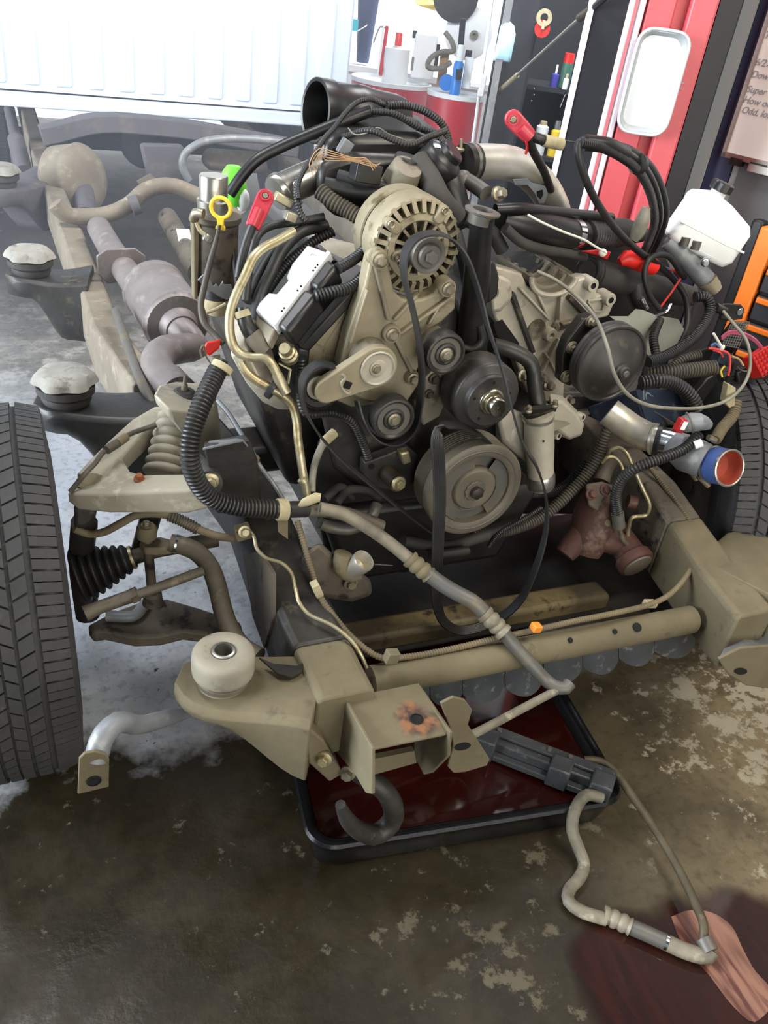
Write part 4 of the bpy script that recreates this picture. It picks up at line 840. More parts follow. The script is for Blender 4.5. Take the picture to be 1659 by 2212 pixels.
for f in (.04, .62, .93):
    obj('cross_clip', G().box(ra.lerp(rb_, f)+V((0, 0, .004))+rsd*.012, (.05, .05, .062), Matrix((rd_, rsd, ZU)).transposed()), 'radiator_black', rk, bevel=.004)
for f in (.1, .5, .66): obj('pin', G().lathe([(0, 0), (.006, 0), (.005, .006), (0, .006)], ra.lerp(rb_, f)+V((0, 0, .030))-rsd*.018, (0, 0, 1), 10), 'pulley_grey', rk)
mat('hose_grimy', '#847c6a', .6, 0, '#37332a', 9, .42, .35, .1, 60, '#9c9480', 22, .25)
mat('rod_grimy', '#5a4f39', .6, .1, '#3a3223', 10, .45, .35, .1, 60, '#74684c', 25, .25)
# ------------------------------------------------------------------ refrigerant lines
al = thing('refrigerant_line', 'tan-grey refrigerant line lying on the floor at the right, elbow near the red puddle', 'pipe', PZ(1400, 1900, 0))
hz = [(1300, 1722, .115), (1266, 1718, .12), (1243, 1748, .105), (1236, 1790, .07), (1250, 1832, .035), (1262, 1868, .022), (1252, 1896, .018), (1230, 1922, .017), (1228, 1946, .017), (1255, 1968, .017), (1310, 1986, .018)]
obj('rear_hose', G().tube([PZ(*q) for q in hz], .0135, 14), 'hose_grimy', al, label='stiff grimy grey hose section')
obj('ferrule', G().tube([PZ(1304, 1976, .018), PZ(1322, 1983, .018), PZ(1340, 1991, .018), PZ(1362, 2002, .018)], .0195, 16, corr=.018), 'cast_alu_dirty', al)
obj('hose', G().tube([PZ(u, v, .018) for u, v in ((1358, 2000), (1400, 2018), (1440, 2036))], .0165, 14), 'pulley_grey', al)
obj('elbow', G().tube([PZ(u, v, z) for u, v, z in ((1436, 2034, .018), (1470, 2050, .018), (1505, 2062, .019), (1530, 2064, .021), (1538, 2052, .03))], .0165, 14), 'hose_grimy', al); obj('clamp', G().tube([PZ(1436, 2034, .018), PZ(1442, 2037, .018)], .0175, 14), 'chrome', al)
obj('fitting', G().tube([PZ(1535, 2056, .03), PZ(1520, 2028, .035)], .0175, 14), 'pulley_grey', al)
obj('rod', G().tube([PZ(u, v, z) for u, v, z in ((1520, 2030, .036), (1520, 1998, .05), (1508, 1965, .05), (1470, 1885, .05), (1420, 1800, .06), (1352, 1700, .125), (1330, 1668, .13), (1310, 1650, .13), (1285, 1642, .128), (1262, 1642, .125))], .0095, 12), 'rod_grimy', al)
a2 = thing('refrigerant_line', 'long dusty refrigerant line with two crimped sleeves hanging across the front tube', 'pipe', P(1000, 1290, 1.12))
l1_ = [(690, 1098, 1.30), (735, 1108, 1.29), (775, 1128, 1.27), (830, 1164, 1.24), (890, 1212, 1.20)]
obj('upper_pipe', G().tube([P(*q) for q in l1_], .0135, 14), 'hose_grimy', a2)
obj('ferrule', G().tube([P(884, 1206, 1.205), P(896, 1217, 1.195), P(910, 1229, 1.185), P(926, 1242, 1.175)], .0195, 16, corr=.018), 'frame_dust', a2)
obj('hose', G().tube([P(*q) for q in ((922, 1238, 1.178), (955, 1262, 1.15), (990, 1283, 1.12), (1022, 1300, 1.10), (1050, 1328, 1.08))], .0165, 14), 'pulley_grey', a2)
obj('ferrule', G().tube([P(1046, 1324, 1.083), P(1060, 1338, 1.07), P(1074, 1352, 1.06), (P(1090, 1368, 1.045))], .0195, 16, corr=.018), 'cast_alu_dirty', a2)
obj('lower_pipe', G().tube([P(*q) for q in ((1086, 1364, 1.05), (1108, 1392, 1.03), (1150, 1438, .99), (1178, 1468, .97), (1200, 1484, .95), (1222, 1486, .94), (1230, 1476, .945))], .0145, 14), 'pulley_grey', a2)
obj('rod', G().tube([P(*q) for q in ((1226, 1480, .945), (1190, 1498, .94), (1120, 1535, .92), (1050, 1572, .90), (1010, 1592, .89))], .0088, 12), 'hose_grimy', a2)
# ------------------------------------------------------------------ red fluid on the floor
def blobpoly(pts, z, k=4):
    c = crom([PZ(u, v, z) for u, v in pts+pts[:1]], .012); return c[:-1]
def film(name, c1, c2, centers, rot, alpha, rough, soft=.5):
    """thin see-through fluid whose edge breaks up with noise"""
    m = mat(name, c1, rough); nt = m.node_tree; N = nt.nodes; L = nt.links; b = N['Principled BSDF']; pos = N.new('ShaderNodeNewGeometry').outputs['Position']; acc = None
    for c, r0, r1 in centers:
        d = N.new('ShaderNodeVectorMath'); d.operation = 'DISTANCE'; L.new(pos, d.inputs[0]); d.inputs[1].default_value = c
        r = N.new('ShaderNodeMapRange'); r.inputs['From Min'].default_value = r0; r.inputs['From Max'].default_value = r1; r.inputs['To Min'].default_value = 1; r.inputs['To Max'].default_value = 0; L.new(d.outputs['Value'], r.inputs['Value'])
        if acc is None: acc = r.outputs['Result']
        else:
            q = N.new('ShaderNodeMath'); q.operation = 'MAXIMUM'; L.new(acc, q.inputs[0]); L.new(r.outputs['Result'], q.inputs[1]); acc = q.outputs[0]
    n = N.new('ShaderNodeTexNoise'); n.inputs['Scale'].default_value = 9; n.inputs['Detail'].default_value = 6; L.new(pos, n.inputs['Vector'])
    q = N.new('ShaderNodeMath'); q.operation = 'MULTIPLY_ADD'; L.new(n.outputs['Fac'], q.inputs[0]); q.inputs[1].default_value = soft; L.new(acc, q.inputs[2])
    r = N.new('ShaderNodeMapRange'); r.inputs['From Min'].default_value = soft*.5+.12; r.inputs['From Max'].default_value = soft*.5+.42; r.inputs['To Max'].default_value = alpha; L.new(q.outputs[0], r.inputs['Value']); L.new(r.outputs['Result'], b.inputs['Alpha'])
    mp = N.new('ShaderNodeMapping'); mp.inputs['Rotation'].default_value = (0, 0, rot); mp.inputs['Scale'].default_value = (34, 5, 1); L.new(pos, mp.inputs['Vector'])
    n2 = N.new('ShaderNodeTexNoise'); n2.inputs['Scale'].default_value = 1; n2.inputs['Detail'].default_value = 3; n2.inputs['Distortion'].default_value = 1.2; L.new(mp.outputs[0], n2.inputs['Vector'])
    cr = N.new('ShaderNodeValToRGB'); cr.color_ramp.elements[0].position = .38; cr.color_ramp.elements[1].position = .6; cr.color_ramp.elements[0].color = lin(c1); cr.color_ramp.elements[1].color = lin(c2); L.new(n2.outputs['Fac'], cr.inputs[0]); L.new(cr.outputs[0], b.inputs['Base Color'])
    return m
fdir = PZ(1640, 2190, 0)-PZ(1470, 1985, 0); frot = -math.atan2(fdir.y, fdir.x)+PI/2
pc = lambda u, v: tuple(PZ(u, v, 0))
film('puddle', '#26100d', '#32140f', [(pc(1420, 2140), .03, .20), (pc(1580, 2110), .04, .22), (pc(1610, 2010), .0, .13), (pc(1340, 2090), .0, .13), (pc(1690, 2060), .02, .16)], frot, .86, .07, .45)
pd = [PZ(u, v, .0012) for u, v in ((1080, 1900), (1300, 1820), (1500, 1780), (1800, 1720), (2000, 2100), (1960, 2520), (1400, 2520), (1080, 2300))]
solo('fluid_puddle', G().add(pd, [tuple(range(len(pd)))]), 'puddle', 'dark red fluid puddle at the lower right corner of the floor', 'puddle', kind='stuff')
film('pink_film', '#5c352d', '#946a58', [(pc(1500, 2000), .0, .10), (pc(1540, 2040), .0, .10), (pc(1580, 2090), .0, .10), (pc(1622, 2150), .0, .085)], frot, .90, .3, .5)
pk = blobpoly([(1450, 1980), (1490, 1966), (1540, 1972), (1580, 2000), (1605, 2050), (1630, 2095), (1668, 2140), (1664, 2176), (1648, 2196), (1624, 2208), (1580, 2170), (1530, 2105), (1490, 2060), (1464, 2020)], .0022)
solo('fluid_film', G().add(pk, [tuple(range(len(pk)))]), 'pink_film', 'pinkish oily film streak floating on the red puddle', 'puddle', kind='stuff')
# ------------------------------------------------------------------ engine
en = thing('engine', 'large grimy diesel engine with cast covers, black pulleys and alternator on the frame', 'engine', (.9, 1.7, .25))
FY = V((0, -1, 0))
def lat(name, prof, u, v, y, m, parent=en, ax=FY, n=36, **k): return obj(name, G().lathe(prof, P(u, v, y) if not isinstance(u, V) else u, ax, n), m, parent, **k)
def plate(name, pts, y, th, m, parent=en, bevel=.003, **k): return obj(name, G().prism([P(u, v, y) for u, v in pts], (0, th, 0)), m, parent, bevel=bevel, **k)
def bolt(u, v, y, r, parent, m='bolt_steel', ax=(0, -1, 0), h=None): return obj('bolt', G().hexbolt(P(u, v, y), r, ax, h), m, parent)
def rib(u0, v0, u1, v1, y, w_, h_, parent, m): return obj('web_rib', G().beam(P(u0, v0, y), P(u1, v1, y), w_, h_, (0, 1, 0)), m, parent, bevel=.002)
# block, banks, sump
blk = obj('engine_block', G().loft([[V((x, y, z)) for x, z in ((.56, .52), (1.24, .52), (1.32, .80), (1.22, 1.0), (.92, .90), (.62, 1.02), (.46, .82))] for y in (1.63, 2.15)]), 'frame_dark', en, bevel=.02)
obj('oil_sump', G().loft([[V((x, y, z)) for x, z in ((.66, .34), (1.10, .34), (1.18, .56), (.58, .56))] for y in (1.45, 2.1)]), 'black_coat', en, bevel=.02)
obj('bell_housing', G().lathe([(0, 0), (.20, 0), (.23, .1), (.23, .2), (.16, .55), (.12, 1.0), (0, 1.0)], (.92, 2.15, .68), (0, 1, 0), 28), 'cast_alu_dirty', en)
obj('timing_case', G().loft([[P(u, v, y) for u, v in ((690, 880), (760, 640), (985, 640), (1030, 760), (1070, 900), (1080, 1120), (880, 1140), (720, 1010))] for y in (1.47, 1.60)]), 'frame_dark', en, bevel=.01)
obj('left_head', G().loft([[V((x, y, z)) for x, z in ((.47, .78), (.60, 1.00), (.66, 1.07), (.60, 1.09), (.53, 1.04), (.46, .90))] for y in (1.62, 2.12)]), 'black_coat', en, bevel=.02)
obj('right_head', G().loft([[V((x, y, z)) for x, z in ((1.12, .88), (1.30, .70), (1.38, .80), (1.36, .96), (1.20, 1.08), (1.08, 1.0))] for y in (1.66, 2.12)]), 'frame_dark', en, bevel=.02)
# left timing cover with pressed panel
tc = plate('timing_cover', [(776, 622), (808, 596), (850, 640), (850, 870), (760, 880), (690, 850), (660, 800), (665, 752), (700, 712)], 1.455, .03, 'cast_alu', label='flat tan cast cover left of the belt tensioner')
obj('pressed_panel', G().tube([P(u, v, 1.455) for u, v in ((740, 650), (757, 662), (700, 748), (668, 734), (677, 719))], .0022, 6, smooth=False), 'cast_alu', tc)
obj('cover_gasket', G().beam(P(772, 618, 1.462), P(650, 752, 1.462), .022, .03, (0, 1, 0)), 'black_coat', tc, bevel=.004)
obj('cover_gasket', G().beam(P(652, 748, 1.462), P(645, 830, 1.45), .028, .03, (0, 1, 0)), 'loom', tc, bevel=.006)
# front accessory bracket
bp = [(800, 566), (806, 550), (823, 543), (838, 552), (842, 580), (851, 628), (868, 645), (890, 650), (915, 645), (937, 634), (952, 614), (962, 605), (978, 606), (986, 622), (984, 668), (955, 696), (922, 716), (908, 742), (911, 784), (902, 800), (906, 830), (878, 872), (836, 866), (800, 870), (745, 850), (735, 790), (752, 722), (769, 673), (789, 617)]
ab = plate('accessory_bracket', bp, 1.405, .04, 'cast_alu', bevel=.005, label='big tan cast bracket carrying alternator and tensioner')
for a in ((811, 572, 838, 690, .008), (850, 690, 905, 632, .007), (862, 720, 975, 640, .007), (852, 730, 893, 812, .008), (793, 625, 757, 740, .006), (925, 700, 945, 662, .006)):
    rib(*a[:4], 1.400, a[4], .014, ab, 'cast_alu_dirty' if a[4] > .0075 else 'cast_alu')
for (u, v, r) in ((823, 563, .017), (969, 624, .017), (848, 723, .018), (892, 818, .015)):
    obj('boss', G().lathe([(0, 0), (r*.72, 0), (r, 0), (r*1.02, -.002), (r*1.12, -.03), (0, -.03)], P(u, v, 1.392), FY, 24), 'cast_alu', ab)
    bolt(u, v, 1.391, .0092, ab)
# tensioner
tn = lat('belt_tensioner', [(0, -.06), (.041, -.06), (.041, .0), (.038, .006), (0, .006)], 806, 782, 1.375, 'cast_alu_dirty', label='cast belt tensioner with square drive hole')
c1_, c2_ = P(815, 795, 1.335), P(708, 846, 1.335)
def hull2(a, ra, b, rb_, n=16):
    d = (b-a); L = d.length; d.normalize(); s = V((-d.z, 0, d.x)); off = math.acos(max(-1, min(1, (ra-rb_)/L))); pts = []
    for i in range(n+1):
        t = off+(2*PI-2*off)*i/n; pts.append(a+d*(ra*math.cos(t))+s*(ra*math.sin(t)))
    for i in range(n+1):
        t = -off+2*off*i/n; pts.append(b+d*(rb_*math.cos(t))+s*(rb_*math.sin(t)))
    return pts
obj('tensioner_arm', G().prism(hull2(c1_, .043, c2_, .026), (0, .020, 0)), 'cast_alu', tn, bevel=.003)
obj('spring_cap', G().lathe([(.034, .0), (.036, .004), (.033, .006), (.030, .003), (.018, .002), (.016, .005), (.010, .006), (0, .006)], c1_, FY, 36), 'cast_alu_pale', tn)
bolt(813, 797, 1.329, .0065, tn)
sq = P(751, 832, 1.333); obj('square_drive', G().box(sq, (.014, .003, .014), Matrix.Rotation(.35, 3, 'Y')), 'dark_void', tn)
obj('drive_ridge', G().tube([P(u, v, 1.334) for u, v in ((738, 808), (746, 815), (737, 826), (742, 842), (752, 850), (757, 846))], .0025, 6), 'cast_alu_pale', tn)
tpl = lat('tensioner_pulley', [(0, .0), (.024, .0), (.026, .004), (.030, -.002), (.040, -.002), (.042, .003), (.044, 0), (.044, -.030), (0, -.030)], 694, 840, 1.372, 'pulley_black', tn); obj('pulley_cap', G().lathe([(0, .002), (.022, .002), (.025, 0), (.025, -.01)], P(690, 838, 1.368), FY, 28), 'cast_alu_pale', tn)
# idler pulleys
def idler(u, v, y, r, lab):
    o = lat('idler_pulley', [(0, .002), (.016, .002), (.018, .0045), (.022, .003), (.024, -.002), (r-.008, -.002), (r-.004, .003), (r, .002), (r+.0015, -.002), (r+.0015, -.028), (0, -.028)], u, v, y, 'pulley_black', label=lab)
    obj('bearing_face', G().lathe([(.0, .0), (r-.0085, .0), (r-.0085, -.003)], P(u, v, y+.001), FY, 32), 'pulley_grey', o); bolt(u, v, y-.003, .0092, o); return o
idler(963, 765, 1.325, .0415, 'black idler pulley below the filler tube'); idler(851, 906, 1.325, .044, 'black idler pulley below the tensioner')
obj('idler_post', G().lathe([(0, 0), (.030, 0), (.034, -.06), (0, -.06)], P(955, 760, 1.36), FY, 24), 'cast_alu_dirty', en)
plate('idler_bracket', [(905, 830), (935, 800), (972, 812), (968, 860), (950, 900), (915, 920), (905, 880)], 1.40, .03, 'cast_alu_dirty'); bolt(938, 818, 1.397, .0085, en, 'dark_bolt'); bolt(927, 851, 1.397, .007, en, 'dark_bolt')
# water pump hub
wp = lat('fan_hub', [(0, .0), (.0545, .0), (.0565, -.003), (.0565, -.012), (.058, -.014), (.0715, -.018), (.0745, -.021), (.0755, -.026), (.0755, -.085), (.06, -.10), (0, -.10)], 1062, 868, 1.292, 'pulley_black', label='black round fan hub with bright steel shaft end')
obj('hub_ring', G().lathe([(.0185, .001), (.024, .005), (.0275, .003), (.029, .0005), (.029, 0)], P(1062, 868, 1.292), FY, 32), 'shaft_steel', wp)
obj('shaft_end', G().lathe([(.0215, .002), (.0215, .012), (.019, .0125), (.019, .028), (.0175, .030), (.003, .030), (.002, .026), (0, .026)], P(1062, 868, 1.292), FY, 32), 'shaft_steel', wp)
cc = P(1062, 868, 1.2915)
for i in range(5):
    a = .4+2*PI*i/5; obj('hub_hole', G().lathe([(0, .0006), (.0032, .0006), (.0034, 0)], cc+V((math.cos(a)*.043, 0, math.sin(a)*.043)), FY, 10), 'dark_void', wp)
# crank pulley
CR = P(1027, 1061, 1.30); R0 = .1165
ck = lat('crank_pulley', [(.0, -.012), (.052, -.012), (.056, -.010), (.056, -.022), (.083, -.022), (.086, -.002), (.090, .001), (.112, .001), (R0-.003, .0), (R0, -.003), (R0, -.026), (R0-.006, -.028)]+[(R0-.006+.004*(i % 2), -.030-.0035*i) for i in range(14)]+[(R0-.004, -.082), (.09, -.086), (0, -.086)], CR, 0, 0, 'pulley_dust', n=56, label='large dusty grey crankshaft pulley with stepped rings')
obj('outer_groove', G().lathe([(.0985, .0014), (.1005, .0022), (.1025, .0014)], CR, FY, 56), 'pulley_grey', ck)
obj('recess_floor', G().lathe([(.055, -.0195), (.0845, -.0195)], CR, FY, 56), 'pulley_grey', ck)
for a0, a1 in ((math.radians(100), math.radians(245)), (math.radians(-55), math.radians(62))):
    obj('raised_web', G().lathe([(.056, -.020), (.056, -.007), (.084, -.007), (.084, -.020)], CR, FY, 30, (1, 0, 0), a0, a1), 'pulley_grey', ck)
obj('center_hub', G().lathe([(0, -.006), (.020, -.006), (.024, -.004), (.047, -.003), (.051, -.006), (.053, -.013)], CR, FY, 40), 'pulley_dust', ck)
st = [CR+V((math.cos(t)*r, -.001, math.sin(t)*r)) for t, r in [(2*PI*i/24, .0235 if i % 2 else .0265) for i in range(24)]]
obj('star_bolt', G().prism(st, (0, .008, 0)), 'pulley_grey', ck, bevel=.001); obj('bolt_head', G().hexbolt(CR+V((0, -.001, 0)), .0155, FY, .012, False), 'dark_bolt', ck)
# large dished pulley on the right
DP = P(1322, 787, 1.375)
dpul = lat('dished_pulley', [(0, .052), (.013, .052), (.014, .050), (.014, .042), (.018, .040), (.0185, .034), (.030, .031), (.05, .022), (.068, .010), (.080, .001), (.0835, .0005), (.086, .003), (.0905, .003), (.092, 0), (.092, -.006), (.0885, -.009), (.0885, -.013), (.091, -.015), (.091, -.019), (.0885, -.022), (.092, -.027), (.092, -.032), (.07, -.036), (0, -.036)], DP, 0, 0, 'pulley_black', n=56, label='large black dished pulley on the right side of the engine')
lat('hub_bolt', [(0, .056), (.006, .056), (.008, .054), (.008, .050)], DP, 0, 0, 'pulley_grey', dpul)
pb2 = plate('pump_bracket', [(1262, 688), (1283, 682), (1300, 700), (1256, 762), (1244, 820), (1232, 835), (1212, 826), (1214, 770), (1226, 735)], 1.44, .03, 'black_coat', bevel=.004)
for u, v in ((1279, 695), (1237, 752), (1224, 814)): obj('washer', G().lathe([(0, .0), (.014, .0), (.015, -.004), (0, -.004)], P(u, v, 1.435), FY, 20), 'cast_alu_dirty', pb2); bolt(u, v, 1.432, .0085, pb2)
# alternator
AC = P(905, 536, 1.425)
al_ = lat('alternator', [(0, -.034), (.074, -.034), (.082, -.04), (.086, -.06), (.088, -.064), (.088, -.11), (.08, -.13), (.05, -.14), (0, -.14)], AC, 0, 0, 'black_coat', n=48, label='cast alternator with slotted face and black pulley')
obj('outer_shell', G().lathe([(.0850, -.008), (.0885, -.009), (.0925, -.018), (.0935, -.036), (.0935, -.062), (.089, -.064), (.089, -.036), (.0850, -.026), (.0850, -.008)], AC, FY, 48), 'cast_alu', al_)
obj('rear_shell', G().lathe([(.089, -.074), (.0925, -.076), (.092, -.115), (.08, -.135), (.05, -.142)], AC, FY, 48), 'cast_alu', al_)
obj('face_ring', G().lathe([(.050, -.030), (.050, -.001), (.053, .002), (.064, -.001), (.0665, -.006), (.0665, -.030)], AC, FY, 48), 'cast_alu', al_)
g = G()
for i in range(26):
    t = 2*PI*(i+.5)/26; d = V((math.cos(t), 0, math.sin(t))); g.beam(AC+d*.063+V((0, .006, 0)), AC+d*.088+V((0, .018, 0)), .0085, .020, (0, 1, 0))
obj('outer_fins', g, 'cast_alu', al_, kind='stuff')
g = G()
for i in range(13):
    t = 2*PI*i/13; d = V((math.cos(t), 0, math.sin(t))); g.beam(AC+d*.026+V((0, .006, 0)), AC+d*.052+V((0, .004, 0)), .0055, .016, (0, 1, 0))
obj('inner_fins', g, 'cast_alu', al_, kind='stuff')
obj('bearing_boss', G().lathe([(0, .006), (.024, .006), (.028, .0), (.028, -.028)], AC, FY, 32), 'cast_alu', al_)
pl0 = AC+V((0, -.014, 0))
apul = obj('pulley', G().lathe([(0, .040), (.021, .040), (.0225, .037), (.024, .032), (.027, .034), (.0335, .034), (.0345, .032), (.0345, .028)]+[(.0335-.0022*(i % 2), .026-.0022*i) for i in range(9)]+[(.0345, .004), (.0345, .0), (.012, 0), (.012, -.012)], pl0, FY, 44), 'pulley_grey', al_, label='dark grey ribbed pulley')
obj('pulley_nut', G().hexbolt(pl0+V((0, -.038, 0)), .0125, FY, .012, False), 'pulley_grey', al_)
for u, v in ((845, 484), (961, 456), (858, 556)):
    q = P(u, v, 1.418); d = (AC-q); d.y = 0
    obj('ear', G().prism(hull2(q, .0105, q+d*.2, .011), (0, .022, 0)), 'cast_alu', al_, bevel=.003); obj('ear_screw', G().lathe([(0, .001), (.0035, .001), (.004, .003), (.0065, .004), (.0075, .002), (.0075, 0)], q, FY, 16), 'bolt_steel', al_)
# filler tube
ftb = obj('filler_tube', G().tube([P(1042, 466, 1.40), P(1038, 500, 1.405), P(1030, 590, 1.42), P(1020, 680, 1.44), P(1012, 742, 1.45)], [.0235, .0225, .0265, .028, .026], 24, step=.02), 'black_plastic', en, label='tall black oil filler tube beside the alternator')
obj('filler_flange', G().lathe([(.023, -.022), (.0245, -.004), (.034, -.001), (.035, .003), (.030, .005), (.020, .005), (.019, -.02)], P(1042, 458, 1.40), (.08, -.05, 1), 32), 'pulley_grey', ftb)
plate('filler_web', [(1055, 560), (1072, 566), (1080, 600), (1076, 640), (1052, 660)], 1.43, .03, 'black_plastic', ftb, .006)
obj('hose_clip', G().tube([P(1034, 700, 1.42), P(1040, 735, 1.42), P(1020, 756, 1.42), P(1000, 752, 1.43)], .010, 10), 'black_rubber', ftb)
# right front casting with half-round trough, ribs and ears
rc = plate('right_casting', [(1050, 592), (1068, 575), (1095, 582), (1128, 592), (1140, 618), (1160, 632), (1188, 640), (1215, 634), (1232, 610), (1262, 600), (1284, 602), (1290, 640), (1322, 632), (1326, 658), (1315, 684), (1290, 690), (1262, 700), (1235, 720), (1222, 748), (1222, 800), (1218, 862), (1190, 880), (1140, 850), (1118, 790), (1100, 730), (1070, 690), (1056, 640)], 1.56, .04, 'cast_alu_pale', bevel=.005, label='pale cast front casting with open ribbed trough')
tr_c = P(1192, 596, 1.56)
g = G(); rr = .052
arc = [PI+PI*i/14 for i in range(15)]
g.loft([[tr_c+V((math.cos(t)*r*1.15, y, math.sin(t)*r*.78)) for t, r in [(t, rr) for t in arc]+[(t, rr-.008) for t in arc[::-1]]] for y in (-.012, .16)])
obj('trough', g, 'cast_alu_dirty', rc)
for k in range(4):
    obj('trough_rib', G().loft([[tr_c+V((math.cos(t)*r*1.15, y, math.sin(t)*r*.78)) for t, r in [(t, rr-.006) for t in arc]+[(t, rr-.017) for t in arc[::-1]]] for y in (.012+.036*k, .024+.036*k)]), 'cast_alu_dirty', rc)
obj('trough_lip', G().tube([tr_c+V((math.cos(t)*rr*1.18, -.012, math.sin(t)*rr*.80)) for t in arc], .006, 8), 'cast_alu_pale', rc)
obj('trough_head', G().loft([[P(u, v, y) for u, v in ((1160, 568), (1190, 560), (1225, 580), (1240, 590), (1236, 604), (1200, 596), (1164, 588))] for y in (1.68, 1.75)]), 'cast_alu_dirty', rc, bevel=.006)
for u, v in ((1276, 614), (1314, 645)):
    e = obj('ear', G().lathe([(.0075, .012), (.014, .012), (.016, .008), (.016, -.03), (0, -.03)], P(u, v, 1.55), FY, 24), 'cast_alu_pale', rc); obj('ear_hole', G().lathe([(0, .009), (.0078, .009), (.0078, .012)], P(u, v, 1.55), FY, 18), 'dark_void', rc)
obj('ear_panel', G().tube([P(u, v, 1.556) for u, v in ((1270, 650), (1302, 645), (1305, 658), (1300, 672), (1284, 672), (1270, 652))], .003, 6, smooth=False), 'cast_alu_pale', rc)
for a in ((1105, 632, 1150, 760, .011, 'frame_dark'), (1122, 622, 1185, 690, .006, 'cast_alu_pale'), (1185, 690, 1160, 635, .006, 'cast_alu_pale'), (1210, 640, 1205, 690, .006, 'cast_alu_pale'), (1212, 700, 1262, 686, .007, 'cast_alu_dirty'), (1206, 730, 1170, 800, .006, 'cast_alu_pale'), (1176, 762, 1206, 815, .005, 'cast_alu_pale'), (1150, 760, 1172, 840, .007, 'cast_alu_pale'), (1228, 640, 1275, 690, .012, 'frame_dark'), (1218, 730, 1205, 815, .010, 'frame_dark'), (1176, 735, 1200, 700, .008, 'cast_alu_dirty')):
    rib(*a[:4], 1.553, a[4], .016, rc, a[5])
obj('recess', G().prism([P(u, v, 1.5585) for u, v in ((1066, 700), (1085, 690), (1122, 742), (1118, 752), (1075, 728))], (0, .001, 0)), 'dark_void', rc)
obj('core_plug', G().lathe([(0, .004), (.005, .004), (.007, .010), (.015, .010), (.017, .006), (.017, -.02)], P(1188, 722, 1.55), FY, 28), 'cast_alu_pale', rc); bolt(1201, 706, 1.55, .007, rc, 'cast_alu_dirty')
obj('round_pocket', G().lathe([(0, .001), (.024, .001), (.026, -.01)], P(1160, 712, 1.556), FY, 28), 'cast_alu_dirty', rc)
for u, v, r in ((1127, 811, .010), (1169, 816, .0095), (1182, 832, .010), (1225, 863, .009)): bolt(u, v, 1.50, r, rc, 'bolt_steel', (.1, -1, .25), .02)
obj('left_pillar', G().loft([[P(u, v, y) for u, v in ((1056, 600), (1080, 592), (1104, 606), (1106, 645), (1082, 672), (1062, 676))] for y in (1.50, 1.57)]), 'cast_alu_pale', rc, bevel=.008); bolt(1064, 632, 1.497, .010, rc, 'cast_alu_dirty')
# coolant pump outlet: pale casting with vertical barrel
cp = obj('coolant_outlet', G().tube([P(1163, 888, 1.36), P(1164, 905, 1.36), P(1165, 960, 1.355), P(1167, 1005, 1.35), P(1168, 1050, 1.345)], [.034, .033, .0345, .031, .0315], 28, step=.01), 'cast_alu_pale', en, label='pale cast coolant outlet barrel right of the fan hub')
obj('lower_collar', G().tube([P(1167, 1020, 1.349), P(1168, 1028, 1.348), P(1168, 1044, 1.346), P(1168, 1052, 1.345)], [.031, .034, .034, .031], 28, step=.006), 'alu_smooth', cp)
obj('barrel_ring', G().tube([P(1163, 897, 1.36), P(1163, 903, 1.36)], .0362, 28, step=.004), 'alu_smooth', cp); obj('sight_hole', G().lathe([(0, .001), (.003, .001)], P(1174, 953, 1.3225), (.1, -1, 0), 12), 'dark_void', cp)
obj('side_lobe', G().loft([[P(u, v, y) for u, v in q] for q, y in ((((1190, 868), (1215, 868), (1243, 892), (1260, 918), (1252, 938), (1230, 948), (1214, 936), (1190, 918)), 1.36), (((1186, 850), (1215, 855), (1246, 886), (1262, 916), (1256, 940), (1230, 950), (1205, 940), (1186, 925)), 1.385), (((1186, 850), (1215, 855), (1246, 886), (1262, 916), (1256, 940), (1230, 950), (1205, 940), (1186, 925)), 1.45))]), 'cast_alu_pale', cp, bevel=.005, ang=45)
obj('lobe_fin', G().prism([P(u, v, 1.345) for u, v in ((1190, 912), (1232, 916), (1192, 934))], (0, .01, 0)), 'cast_alu_dirty', cp)
obj('pump_volute', G().loft([[P(u, v, y) for u, v in ((1072, 905), (1100, 880), (1150, 900), (1150, 1010), (1120, 985), (1084, 955))] for y in (1.39, 1.47)]), 'cast_alu_pale', cp, bevel=.012)
obj('volute_lobe', G().ball(P(1106, 937, 1.40), .022, 16, (.8, .6, 1.5)), 'cast_alu_pale', cp)
for u, v in ((1205, 941), (1257, 901)): obj('lug', G().lathe([(.005, .004), (.009, .004), (.010, 0), (.010, -.012), (0, -.012)], P(u, v, 1.37), (.3, -1, .1), 18), 'cast_alu_pale', cp)
obj('flange', G().loft([[P(u, v, 1.34)+V((0, 0, dz)) for u, v in ((1128, 890), (1150, 880), (1180, 878), (1206, 873), (1202, 884), (1170, 896), (1140, 900))]+[P(u, v, 1.40)+V((0, 0, dz)) for u, v in ((1190, 868), (1150, 872))] for dz in (-.006, .004)]), 'black_coat', cp, bevel=.002)
el = obj('coolant_elbow', G().tube([P(u, v, y) for u, v, y in ((1062, 745, 1.43), (1090, 752, 1.43), (1122, 765, 1.42), (1145, 782, 1.41), (1153, 806, 1.40), (1154, 830, 1.385), (1160, 858, 1.37), (1163, 884, 1.36))], [.016, .017, .017, .017, .0165, .0165, .018, .0185], 18), 'black_coat', en, label='bent dark steel coolant pipe')
for u, v in ((1140, 888), (1197, 876)): bolt(u, v, 1.345, .0065, cp, 'bolt_steel', (0, -.2, 1), .012)
